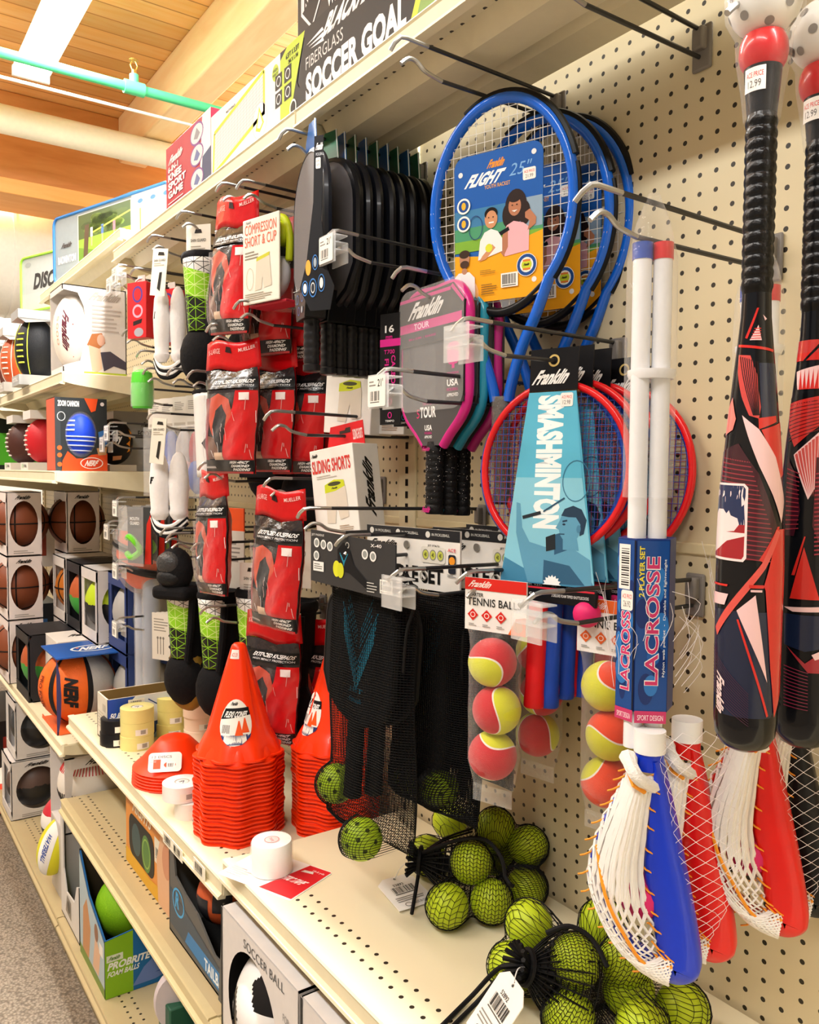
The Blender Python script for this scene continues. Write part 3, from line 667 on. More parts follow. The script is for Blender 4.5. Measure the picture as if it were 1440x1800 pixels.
# ================================================================ blue rackets
def racket():
    t = thing('tennis_racket', '', 'tennis racket', (0, 0, 0), 0, 'blue youth rackets')
    A_, B_ = .124, .163                                        # half width, half height of the hoop centre line; origin at hoop top
    blue = mat('#0d66dc', .22, coat=.6); blk = mat('#121316', .35)
    def hoop(a): return Vector((A_*sin(a), 0, -B_+B_*cos(a)))
    top = [hoop(R(q)) for q in range(-138, 139, 6)]
    L = curve([hoop(R(-138)), Vector((-.062, 0, -.335)), Vector((-.035, 0, -.39)), Vector((-.017, 0, -.445)), Vector((-.012, 0, -.47))], 5)
    path = L[::-1][:-1] + top + [Vector((-p.x, p.y, p.z)) for p in L][1:]
    MB().tube(path, .0105, blue, 12, ref=(0, 1, 0), flat=.82).build('frame', t)
    MB().tube([hoop(R(q))*1.0+Vector((sin(R(q))*.0075, 0, cos(R(q))*.0075)) for q in range(-28, 75, 4)], .0072, blk, 8, ref=(0, 1, 0)).build('bumper_guard', t)
    MB().tube([hoop(R(q))+Vector((sin(R(q))*.0085, 0, cos(R(q))*.0085)) for q in range(76, 139, 4)], .0045, blk, 8, ref=(0, 1, 0)).build('grommet_strip', t)
    MB().tube(curve([hoop(R(142)), Vector((.04, 0, -.318)), Vector((0, 0, -.329)), Vector((-.04, 0, -.318)), hoop(R(-142))], 6), .0075, blk, 10).build('throat_bridge', t)
    b = MB(); sm = mat('#efede4', .4, vary=0); ai, bi = A_-.006, B_-.006
    for k in range(-7, 8):
        x = k*.0146
        if abs(x) < ai: h = bi*math.sqrt(1-(x/ai)**2); b.tube([(x, .0006*(-1)**k, -B_-h), (x, .0006*(-1)**k, -B_+h)], .0006, sm, 5)
    for k in range(-10, 11):
        z = k*.0148
        if abs(z) < bi: w_ = ai*math.sqrt(1-(z/bi)**2); b.tube([(-w_, -.0006*(-1)**k, -B_+z), (w_, -.0006*(-1)**k, -B_+z)], .0006, sm, 5)
    b.build('strings', t)
    MB().lathe([(.0145, -.635), (.0165, -.632), (.0165, -.622), (.0135, -.615), (.0132, -.49), (.0145, -.485), (.0145, -.468), (.012, -.462)], mat('#3a3733', .3, bump=.5, scale=200), 12, sy=.85).build('grip', t)
    MB().lathe([(.0165, -.63), (.017, -.52), (.0165, -.462)], film('#e8e4da', .16, .1, 120, .8), 14, sy=.9).build('clear_wrap', t)
    gl = MB()
    for k, q in enumerate((-112, -104, -96, -88, -62, -50, 96, 104, 112, 120)):
        p = hoop(R(q)); gl.add([(p.x+.003*cos(2*pi*i/6), -.0098, p.z+.003*sin(2*pi*i/6)) for i in range(6)], [[0, 1, 2, 3, 4, 5]], mat(('#f2f4f8', '#f3c63a', '#bfe0f8')[k % 3], .4))
    gl.build('frame_print', t, smooth=0)
    # printed card tied to the strings
    cw, ch = .158, .232; c = MB(); x0, z0 = -.082, -.31
    c.prism(rrect(x0, z0, cw, ch, .018), (0, -.0055, 0), (1, 0, 0), (0, 0, 1), .0012, mat('#1f63b4', .4)); card = c.build('card', t, smooth=0)
    A = Art((x0, -.0057, z0), rough=.35, coat=.1, step=.00004)
    A.p(rrect(.0, .10, cw, ch-.10, .018), '#1a5cb2'); A.r(0, .085, cw, .06, '#4d9a72'); A.r(0, .12, cw, .028, '#3f7fae'); A.r(0, .082, cw, .018, '#7fb23a')
    A.p([(.0, .078), (.05, .072), (.158, .098), (.158, .018), (.153, .006), (.14, 0), (.02, 0), (.006, .006), (0, .018)], '#f5ab1a')
    A.r(.112, .105, .045, .045, '#8ea7bd'); 
    A.logo(.060, .206, .036, .013, '#f09a2c'); A.t('FLIGHT', .018, .182, .078, .02, '#ffffff', .05, .2); A.t('25"', .100, .187, .04, .019, '#7fb4ea', .0, .15); A.t('YOUTH RACKET', .056, .175, .046, .006, '#f0b24a', .01)
    price(A, .124, .176, .022, .018, '21.99')
    for (x, y) in ((.012, .205), (.143, .216), (.012, .012), (.143, .025)): A.e(x, y, .0042, .0042, '#e9ebee')
    # girl in pink, boy in white, man at lower left: plain printed figures
    sk, hr = '#b97c5c', '#2a1a16'
    A.e(.112, .140, .019, .026, hr); A.e(.098, .128, .010, .018, hr); A.e(.127, .128, .010, .018, hr); A.e(.110, .14, .011, .0145, sk); A.e(.110, .152, .0105, .006, hr)
    A.p([(.092, .066), (.09, .1), (.096, .113), (.108, .118), (.125, .113), (.135, .105), (.134, .07)], '#efb4bd'); A.p([(.084, .075), (.09, .105), (.098, .112), (.098, .08), (.09, .066)], sk)
    A.p([(.132, .1), (.146, .108), (.147, .118), (.136, .132), (.128, .128), (.128, .12), (.136, .114)], sk); A.line(.073, .098, .1, .108, .006, '#191b20')
    A.e(.068, .128, .0115, .015, '#d0946c'); A.p(ell(.068, .136, .0118, .0095), '#1c1512'); A.e(.0685, .130, .0095, .0105, '#d0946c'); A.r(.064, .121, .009, .002, '#ffffff')
    A.p([(.044, .066), (.048, .096), (.056, .108), (.068, .112), (.08, .107), (.088, .095), (.088, .075), (.066, .07)], '#f0f0ee'); A.p([(.046, .064), (.052, .072), (.07, .088), (.076, .082), (.058, .066)], '#d0946c'); A.e(.064, .083, .0065, .0065, '#d8dd3c'); A.e(.106, .142, .0014, .001, hr); A.e(.114, .142, .0014, .001, hr); A.p([(.105, .134), (.115, .134), (.110, .131)], '#f4ece8'); A.e(.064, .130, .0014, .0008, hr); A.e(.072, .130, .0014, .0008, hr); A.e(.016, .072, .001, .0008, hr); A.e(.022, .072, .001, .0008, hr); A.ring(.040, .118, .013, .019, .0012, '#233a78')
    for k in range(2):
        A.e(.018, .155-k*.028, .0125, .0125, '#f4f4f2'); A.e(.018, .155-k*.028, .0095, .0095, '#1d4c94'); A.e(.018, .155-k*.028, .004, .006, '#f2b632')
    A.e(.019, .071, .0095, .0125, '#b8876a'); A.p(ell(.019, .079, .0100, .0065), '#3a281e'); A.e(.019, .063, .0085, .006, '#4a3428'); A.p([(.0, .016), (.0, .043), (.008, .05), (.028, .05), (.038, .04), (.039, 0), (.02, 0), (.006, .006)], '#eef0f2'); A.e(.019, .052, .005, .005, '#b8876a')
    A.e(.131, .048, .0175, .0175, '#f3f2ee'); A.e(.131, .048, .0165, .0165, '#1d4c94'); A.e(.131, .048, .0115, .0115, '#f3f2ee'); A.e(.131, .048, .0088, .0088, '#c9d834'); A.r(.1245, .053, .013, .003, '#e4803a'); A.r(.1245, .040, .013, .003, '#e4803a'); A.logo(.125, .0465, .012, .004, '#1b1b1b')
    A.bar(.086, .018, .03, .022, '#f6f4ee', 14); A.lines(.05, .01, .03, .018, 5, '#8a6a2a'); A.lines(.048, .042, .03, .008, 3, '#9a7a30')
    A.build('card_print', card)
    return t
r0 = racket(); RZ = R(20)
r0.scale = (.95, .95, .95); r0.location = (-.948, -.155, 2.052); r0.rotation_euler = (R(2), 0, RZ); r0['label'] = 'blue youth tennis racket in front, its printed card fully in view'
dup(r0, (-.955, -.068, 2.046), RZ-R(3), 'blue youth tennis racket in the middle of the three, card half hidden')
dup(r0, (-.945, -.032, 2.044), RZ-R(5), 'rearmost blue youth tennis racket, nearest the pegboard')
hook(-.98, 2.104, 'peg hook carrying the blue rackets', .315)
# ================================================================ smash badminton sets
def smash():
    t = thing('badminton_set', '', 'badminton set', (0, 0, 0), 0, 'carded badminton sets')
    # origin at the eyelet; two rackets behind a long card
    def rk(y, hx, dx, cross):
        f = MB(); c = Vector((dx, y, -.182)); a, b = .142, .150; m = mat(hx, .28, coat=.4)
        f.tube([c+Vector((a*sin(2*pi*i/56), 0, b*cos(2*pi*i/56))) for i in range(56)], .0068, m, 10, closed=True)
        f.tube([c+Vector((0, 0, -b)), c+Vector((0, 0, -b-.085))], .007, mat('#16171a', .4), 10)
        o = f.build('racket_frame', t)
        s = MB(); sm = mat(cross, .45, vary=0)
        for k in range(-11, 12):
            x = k*.0118; h = b*math.sqrt(max(0, 1-(x/a)**2))-.004
            if h > 0: s.tube([c+Vector((x, .0005, -h)), c+Vector((x, .0005, h))], .0006, sm, 4)
            z = k*.0125; w_ = a*math.sqrt(max(0, 1-(z/b)**2))-.004
            if w_ > 0: s.tube([c+Vector((-w_, -.0005, z)), c+Vector((w_, -.0005, z))], .0006, sm, 4)
        s.build('strings', o)
        g = MB().lathe([(.0165, -.610), (.0185, -.607), (.0185, -.592), (.0172, -.584), (.0172, -.44), (.0178, -.415), (.0178, -.408)], mat(hx, .5, coat=.1), 22, (dx, y, 0)).build('grip', t)
    rk(.006, '#e0141c', .002, '#3a57b0'); rk(.028, '#1648b8', -.014, '#b03a44')
    k = t.children
    # the two grips stand side by side
    for o in k:
        if o.name.startswith('grip'): o.location.x = -.016 if o.name == [q.name for q in k if q.name.startswith('grip')][0] else .018
    blk = mat('#121215', .35)
    MB().prism([(-.047, -.048), (.047, -.048), (.047, .030), (-.047, .030)], (0, -.006, 0), (1, 0, 0), (0, 0, 1), .002, blk).b2((-.047, -.006, -.048), (.047, .038, -.045), mat('#a8824f', .7)).build('hang_header', t, smooth=0)
    A = Art((0, -.0062, 0)); A.logo(-.043, -.034, .082, .026, '#f2f2f0'); A.ring(0, .008, .011, .011, .0035, '#c9b068'); A.build('header_print', t)
    cd_ = MB().prism([(-.045, -.048), (.047, -.048), (.098, -.388), (-.086, -.388)], (0, -.009, 0), (1, 0, 0), (0, 0, 1), .0015, mat('#58b4d4', .35)).build('card', t, smooth=0)
    A = Art((0, -.0092, 0), rough=.32, coat=.2)
    A.p([(-.045, -.048), (.047, -.048), (.066, -.2), (-.064, -.2)], '#5ab8d8'); A.p([(-.0635, -.2), (.066, -.2), (.098, -.388), (-.086, -.388)], '#86cbe2')
    A.t('SMASHMINTON', -.026, -.290, .052, .236, '#f2fafc', .06, 0, -90)
    A.p([(-.086, -.388), (-.080, -.345), (-.04, -.362), (.09, -.372), (.098, -.388)], '#3e86ac')
    sk, sd = '#5d9fc0', '#2b5d80'
    A.p([(-.060, -.245), (-.052, -.247), (-.046, -.29), (-.03, -.315), (.0, -.322), (.06, -.325), (.088, -.34), (.093, -.384), (-.03, -.386), (-.045, -.345), (-.058, -.30)], sk)
    A.p([(.0, -.345), (.05, -.352), (.08, -.384), (.0, -.386)], sd); A.p([(.018, -.300), (.03, -.296), (.045, -.325), (.02, -.335)], sd)
    A.e(.047, -.284, .021, .028, sk); A.p([(.028, -.274), (.020, -.288), (.030, -.292)], sk); A.p([(.035, -.302), (.06, -.298), (.066, -.325), (.036, -.325)], sk); A.p([(.030, -.266), (.036, -.254), (.052, -.248), (.068, -.254), (.078, -.272), (.074, -.296), (.066, -.300), (.067, -.280), (.058, -.268), (.044, -.268)], '#1d3a54'); A.line(.033, -.276, .042, -.274, .003, '#1d3a54'); A.e(.036, -.281, .003, .0018, '#183048'); A.line(.028, -.298, .038, -.298, .002, '#244a66'); A.e(.064, -.288, .004, .007, '#4a86a8'); A.p([(.002, -.305), (.02, -.298), (.022, -.325), (.004, -.33)], '#17222c')
    A.ring(.055, -.205, .026, .036, .0015, '#2f6f92'); A.line(.035, -.235, -.005, -.26, .003, '#22506e'); A.line(-.01, -.262, -.046, -.272, .006, '#1f2a34')
    st = []
    for i in range(32): r_ = .014 if i % 2 else .018; st.append((.018+r_*cos(2*pi*i/32), -.388+abs(r_*sin(2*pi*i/32)) if i < 17 else -.388))
    A.p(st[:17], '#f2f8fa'); price(A, .018, -.075, .024, .024, '12.98')
    A.build('card_print', cd_)
    MB().b2((-.100, -.012, -.420), (.104, -.004, -.392), mat('#141418', .3)).build('tray', t, bevel=.002)
    A = Art((-.1, -.0122, -.42)); A.r(0, .024, .2, .003, '#d0283c'); A.t('2 RACKETS  YARD GAMES', .01, .012, .09, .005, '#e6e6e6'); A.t('2 DELUXE FOAM TIPPED SHUTTLECOCKS', .12, .012, .07, .005, '#d8d8d8'); A.build('tray_print', t)
    MB().ball((-.075, -.004, -.432), .024, mat('#1f62c8', .5), 20).build('shuttle_tip', t); MB().ball((.082, .0, -.432), .024, mat('#e0286e', .5), 20).build('shuttle_tip', t)
    return t
s0 = smash(); s0.scale = (.8, .8, .8); s0.location = (-.845, -.135, 1.650); s0.rotation_euler = (R(-4), 0, R(18)); s0['label'] = 'carded badminton set in front with the tall light blue card fully in view'
dup(s0, (-.850, -.098, 1.656), R(15), 'carded badminton set, second from the front'); dup(s0, (-.848, -.062, 1.654), R(12), 'carded badminton set, third from the front')
dup(s0, (-.810, -.026, 1.642), R(4), 'rearmost carded badminton set, its red hoop showing right of the white poles')
hook(-.845, 1.694, 'peg hook carrying the carded badminton sets', .305, 'clear')
# ================================================================ boxed tour paddles
def tour(hx, label, loc, rz):
    t = thing('boxed_paddle', label, 'paddle', loc, rz, 'boxed tour paddles')
    # origin top centre of the pack; body .27 high
    ol = rrect(-.098, -.238, .196, .238, .035)
    ol = [(-.098, -.03), (-.065, 0), (.065, 0), (.098, -.03), (.098, -.205), (.028, -.272), (-.028, -.272), (-.098, -.205)]
    m = mat(hx, .3, coat=.3); dk = mat('#3b3a3c', .45)
    pd = MB().prism(ol, (0, -.008, 0), (1, 0, 0), (0, 0, 1), .018, dk).build('paddle_face', t, smooth=0, bevel=.002)
    MB().tube(curve([(-.028, 0, -.272), (-.045, 0, -.255), (-.098, 0, -.2), (-.1, 0, -.1), (-.1, 0, -.035), (-.065, 0, .001), (0, 0, .002), (.065, 0, .001), (.1, 0, -.035), (.1, 0, -.1), (.098, 0, -.2), (.045, 0, -.255), (.028, 0, -.272)], 6), .0095, m, 10, ref=(0, 1, 0)).build('edge_guard', t)
    g = [(.0165, -.395), (.0185, -.392), (.0185, -.38)]
    for k in range(9): z = -.378+k*.0112; g += [(.0168, z), (.0182, z+.003), (.0180, z+.008)]
    g += [(.0165, -.275), (.014, -.265)]
    gr = MB().lathe(g, mat('#141416', .5, bump=.3, scale=300), 20, sy=.85).build('grip', t)
    d = MB()
    for k in range(60):
        a = pi*(1.0+rnd.random()*1.0); z = -.37+.092*rnd.random(); p = Vector((.0187*cos(a), .0187*.85*sin(a), z)); d.ball(p, .0007, mat('#d8d4d2', .5, vary=0), 6)
    d.build('grip_dots', gr, smooth=0)
    A = Art((0, -.0162, 0)); A.logo(-.017, -.392, .032, .011, hx); A.t('Franklin', -.018, -.282, .03, .007, hx, .02, .2); A.build('grip_print', gr)
    A = Art((0, -.0082, 0), rough=.4)
    A.p([(-.098, -.09), (.098, -.09), (.098, -.205), (.028, -.272), (-.028, -.272), (-.098, -.205)], '#4b4a4c'); A.p([(q[0]*.36-.022, q[1]) for q in [(-.1, -.2), (.1, -.2), (.1, -.11), (.08, -.085), (.03, -.072), (-.03, -.072), (-.08, -.085), (-.1, -.11)]], '#565557')
    A.t('TOUR', -.036, -.222, .052, .020, '#f2f2f2', .03); A.t('5', -.047, -.222, .009, .016, '#d8386e', .0); A.t('USA', -.020, -.245, .024, .010, '#f2f2f2', .03); A.t('PICKLEBALL', -.020, -.2515, .024, .004, hx); A.t('APPROVED', -.020, -.259, .024, .005, '#f2f2f2', .02); A.t('TEMPO 16', -.028, -.199, .044, .006, hx, .0)
    A.build('face_print', pd)
    # card wrap: a front card with a cut-away for the face
    cdm = mat('#2c2b2d', .3, coat=.3)
    cw = MB().prism([(-.102, -.002), (.07, .004), (.104, -.03), (.104, -.09), (-.102, -.09)], (0, -.012, 0), (1, 0, 0), (0, 0, 1), .002, cdm).prism([(.05, -.09), (.104, -.09), (.104, -.200), (.05, -.200)], (0, -.012, 0), (1, 0, 0), (0, 0, 1), .002, cdm).b2((.102, -.012, -.19), (.104, .014, -.03), cdm).build('card_wrap', t, smooth=0)
    A = Art((0, -.0122, 0), rough=.3, coat=.3)
    A.r(-.102, -.008, .166, .006, hx); A.p([(.064, -.002), (.07, .002), (.104, -.03), (.1, -.034)], hx)
    A.logo(-.075, -.042, .13, .03, '#f0f0f0'); A.r(-.102, -.064, .2, .016, hx); A.t('TOUR', -.052, -.061, .05, .0105, '#f4d8e8', .02); A.t('8IN x 15.9IN  |  8.0-8.6OZ', -.07, -.080, .09, .005, hx)
    A.r(.056, -.135, .036, .038, hx, rad=.011); A.r(.07, -.142, .008, .012, hx); A.t('TRADITIONAL', .056, -.152, .036, .004, hx); A.t('USA', .056, -.172, .034, .012, '#f0f0f0', .03); A.t('PICKLEBALL', .056, -.18, .034, .005, hx); A.t('APPROVED', .056, -.19, .034, .006, '#f0f0f0', .02)
    A.build('wrap_print', cw)
    A = Art((.1042, -.011, -.19), (0, 1, 0), (0, 0, 1)); A.logo(.006, .045, .011, .1, '#e8e8e8', -90); A.t('5-TOUR', .008, .012, .007, .026, '#b0b0b0', 0, 0, -90); A.build('side_print', cw)
    sp = MB().prism([(0, -.23), (.05, -.23), (.05, -.02), (0, -.02)], (-.146, -.030, 0), Vector((.048, .018, 0)).normalized(), (0, 0, 1), .002, mat('#171719', .35)).build('side_flap', t, smooth=0)
    A = Art((-.146, -.0302, 0), Vector((.048, .018, 0)).normalized(), rough=.35)
    A.r(0, -.082, .05, .014, hx); A.t('16', .012, -.056, .022, .014, '#e8e8e8', .02); A.t('mm', .014, -.068, .016, .006, hx); A.t('T700', .01, -.096, .026, .008, hx, .01); A.t('CARBON', .028, -.165, .010, .066, hx, .02, 0, -90); A.t('FIBER', .012, -.155, .010, .05, hx, .02, 0, -90); A.ring(.025, -.186, .005, .006, .0015, hx); A.t('TEMPO', .014, -.2, .022, .004, '#cfcfcf'); A.ring(.025, -.212, .005, .006, .0015, hx); A.t('TEMPO', .014, -.225, .022, .004, '#cfcfcf')
    A.build('flap_print', sp)
    MB().prism(rrect(-.104, -.21, .208, .222, .03), (0, -.0135, 0), (1, 0, 0), (0, 0, 1), .0006, film('#ffffff', .02, .04, 14, .5)).build('clear_window', t, smooth=0)
    t.scale = (.9, .9, .9); return t
rnd = random.Random(11)
tour('#cf1f86', 'boxed pickleball paddle with pink trim, front one of the three', (-1.068, -.182, 1.785), R(-3))
tour('#1e8fae', 'boxed pickleball paddle with teal trim', (-1.070, -.152, 1.783), R(-3))
tour('#b81c78', 'boxed pickleball paddle with pink trim, rearmost of the three', (-1.072, -.122, 1.781), R(-3))
hook(-1.07, 1.812, 'peg hook carrying the boxed tour paddles', .25)
hook(-.985, 1.640, 'peg hook with a paper price label, in front of the boxed tour paddles', .335, 'label')
hook(-1.205, 1.892, 'peg hook with a paper price label, right of the black paddles', .295, 'label')
# ================================================================ black pickleball paddles
def pickle(i, y, tabc, rz, x=-1.357, front=False):
    lb = ['frontmost black pickleball paddle, its grey face in full view', 'black pickleball paddle just behind the frontmost, grey face turned left'][i] if i < 2 else 'black pickleball paddle edge on under a %s tab, %s from the front' % (tabc, ['third', 'fourth', 'fifth', 'sixth', 'seventh', 'eighth', 'ninth', 'tenth'][i-2])
    t = thing('pickleball_paddle', lb, 'paddle', (x, y, 2.068), rz, 'black pickleball paddles')
    ol = rrect(-.098, -.262, .196, .232, .055, 6)
    ol = [q for q in ol if q[1] > -.205] ; 
    left = [(-.098, -.205), (-.07, -.245), (-.022, -.272), (.022, -.272), (.07, -.245), (.098, -.205)]
    top = [(.098*cos(R(a)), -.10+.092*sin(R(a))) for a in range(0, 181, 12)]
    ol = left + top
    edge = mat('#101218', .35, coat=.2); face = mat(('#67666a' if i < 2 else '#1c2230'), .55, bump=.15, scale=500)
    MB().prism(ol, (0, -.008, 0), (1, 0, 0), (0, 0, 1), .016, face).build('paddle_face', t, smooth=35)
    MB().tube([Vector((a, 0, b)) for a, b in ol], .0088, edge, 8, closed=True, ref=(0, 1, 0)).build('edge_guard', t)
    if i >= 2:
        A = Art((0, -.0083, 0))
        for k in range(26): xx = rnd.uniform(-.06, .05); zz = rnd.uniform(-.12, -.03); A.r(xx, zz, rnd.choice((.012, .003)), rnd.choice((.003, .012)), {'blue': '#263a78', 'green': '#1d6a52'}[tabc], False)
        A.build('face_print', t)
    g = [(.015, -.392), (.0175, -.39), (.0175, -.380)]
    for k in range(7): z = -.378+k*.0145; g += [(.0152, z), (.0165, z+.004), (.0162, z+.011)]
    g += [(.015, -.274), (.013, -.262)]
    MB().lathe(g, mat('#1b1b1e', .38, coat=.2), 18, sy=.9).build('grip', t)
    hx = {'blue': '#1d66b4', 'green': '#16714a'}[tabc]
    MB().prism([(-.038, -.012), (.038, -.012), (.03, .045), (-.012, .05), (-.034, .02)], (0, -.002, 0), (1, 0, 0), (0, 0, 1), .0015, mat(hx, .4)).tube([(-.036, -.0028, -.012), (.038, -.0028, -.012), (.03, -.0028, .045)], .0011, mat('#e9ecec', .4), 5).build('hang_tab', t, smooth=0)
    ck = MB().prism([(-.045, -.245), (.045, -.245), (.03, -.30), (-.03, -.30)], (0, -.021, 0), (1, 0, 0), (0, 0, 1), .04, mat('#0f1013', .3, coat=.4)).build('neck_card', t, smooth=0, bevel=.002)
    A = Art((0, -.0213, 0)); 
    A.ring(-.018, -.262, .009, .009, .002, '#3d6cab'); A.ring(.015, -.262, .009, .009, .002, '#3d6cab'); A.ring(-.008, -.284, .008, .008, .002, '#3d6cab'); A.e(.014, -.284, .006, .006, '#9aa4b2'); A.build('card_print', ck)
    b = MB().tube([(-.046, -.022, -.243), (0, -.026, -.25), (.046, -.022, -.243)], .0007, mat('#cfd3d3', .4), 5).build('elastic', t)
    return t
tabs = ['blue', 'green', 'blue', 'green', 'blue', 'green', 'blue', 'green', 'blue', 'green']
for i in range(10): pickle(i, -.268 if i == 0 else -.222+(i-1)*.0235, tabs[i], R((-13, 1)[i] if i < 2 else -11+rnd.uniform(-2, 2)), x=-1.357+(.03 if i == 0 else 0.01))
tt = [o for o in COL.objects if o.get('label', '').startswith('frontmost black pickleball')][0]
# dark front strip of the first pack with its round icons
st = MB().prism([(-.030, -.012), (.004, -.012), (-.004, -.15), (.016, -.23), (.045, -.262), (.03, -.300), (-.045, -.300), (-.085, -.262), (-.060, -.22), (-.034, -.12)], (.104, -.010, 0), (.36, .36, 0), (0, 0, 1), .0015, mat('#1b1c20', .5)).build('front_card', tt, smooth=0)
A = Art((.104, -.010, 0), (.36, .36, 0), (0, 0, 1), rough=.5)
A.logo(-.026, -.036, .032, .012, '#e8e8e8'); A.t('PICKLEBALL', -.024, -.045, .03, .005, '#b8bcc2'); price(A, -.024, -.066, .018, .018, '49.99')
A.e(-.052, -.228, .010, .013, '#e0a040'); A.ring(-.026, -.22, .011, .013, .002, '#3d78bd'); A.e(-.026, -.22, .006, .008, '#98a6b4'); A.ring(-.064, -.262, .012, .013, .002, '#3d78bd'); A.e(-.064, -.262, .007, .008, '#dfe3e6'); A.ring(-.034, -.262, .015, .016, .0025, '#3d78bd'); A.e(-.034, -.262, .010, .011, '#2a2f38'); A.ring(-.034, -.262, .008, .009, .002, '#cfd4d8'); A.ring(-.002, -.255, .013, .015, .002, '#3d78bd'); A.e(-.002, -.255, .007, .009, '#dfe3e6')
A.build('card_print', st)
hook(-1.357, 2.104, 'peg hook carrying the row of black pickleball paddles', .305)
# ================================================================ sliding shorts
def shorts_box(label, loc, rz, ry):
    t = thing('boxed_shorts', label, 'boxed clothing', loc, rz, 'white boxes of sliding shorts', ry=ry)
    wh = mat('#efece6', .45)
    MB().b2((-.075, -.035, -.205), (.045, .035, -.035), wh).build('box', t, bevel=.0015)
    hd = MB().prism([(-.06, -.035), (.045, -.035), (.045, .01), (-.045, .01)], (0, .0, 0), (1, 0, 0), (0, 0, 1), .0012, mat('#d8232a', .4)).build('hang_tab', t, smooth=0)
    A = Art((0, -.0002, 0)); A.p([(-.02, -.008), (.01, -.008), (.01, .002), (-.002, .002), (-.005, -.002), (-.02, -.002)], '#3a2a26'); A.t('SLIDING SHORTS', .016, -.024, .026, .02, '#f6e6e4', .02); A.build('tab_print', hd)
    A = Art((0, -.0352, 0)); A.t('SLIDING SHORTS', -.07, -.082, .106, .026, '#d43a35', .03); A.logo(-.07, -.05, .02, .007, '#222222'); A.lines(-.06, -.094, .06, .008, 2, '#b8b2aa')
    A.p([(-.038, -.115), (.014, -.106), (.018, -.12), (.02, -.172), (-.004, -.176), (-.01, -.146), (-.018, -.182), (-.04, -.18)], '#ddd3c4'); A.p([(-.039, -.106), (-.012, -.098), (.014, -.101), (.016, -.113), (-.01, -.12), (-.04, -.122)], '#cbd62c'); A.e(-.012, -.106, .018, .004, '#4a4a30'); A.logo(-.022, -.116, .02, .004, '#2a2a22'); A.lines(-.008, -.198, .04, .012, 3, '#b09a86'); A.build('front_print', t)
    A = Art((.0452, -.035, 0), (0, 1, 0), (0, 0, 1)); A.logo(.022, -.178, .026, .13, '#141414', 90); A.build('side_print', t)
    return t
shorts_box('tilted white box of sliding shorts hanging alone on its red tab', (-1.385, -.16, 1.580), R(14), R(-8))
shorts_box('white box of sliding shorts hanging under the black paddle grips, left of the pair', (-1.40, -.10, 1.775), R(20), R(4)); shorts_box('white box of sliding shorts hanging under the black paddle grips, right of the pair', (-1.36, -.055, 1.775), R(20), R(2))
hook(-1.39, 1.603, 'nearly empty peg hook holding the tilted sliding shorts box', .32)
hook(-1.38, 1.79, 'peg hook with the sliding shorts under the black paddle grips', .2)
# ================================================================ netted balls and sets
NET = mat('#0c0c0e', .6, vary=0)
LIME = mat('#b9cf24', .5, vary=.05, bump=.15, scale=300)
def pball(parent, c, r=.037, hx='#a8c92a', turn=0.):
    b = MB().ball((0, 0, 0), r, mat(hx, .45, vary=.05), 26); o = b.build('ball', parent, loc=c)
    h = MB()
    for k in range(30):
        zz = 1-2*(k+.5)/30; a = k*2.39996+turn; q = Vector((math.sqrt(1-zz*zz)*cos(a), math.sqrt(1-zz*zz)*sin(a), zz)); e = q.orthogonal().normalized(); f = q.cross(e); cc = q*(r+.0001)
        h.add([cc+(e*cos(2*pi*i/12)+f*sin(2*pi*i/12))*.0042 for i in range(12)], [list(range(12))], mat('#3c4a16', .8))
    h.build('ball_holes', o, smooth=0); return o
def wire(o, th):
    d = o.modifiers.new('w', 'WIREFRAME'); d.thickness = th; d.use_even_offset = False; d.use_replace = True
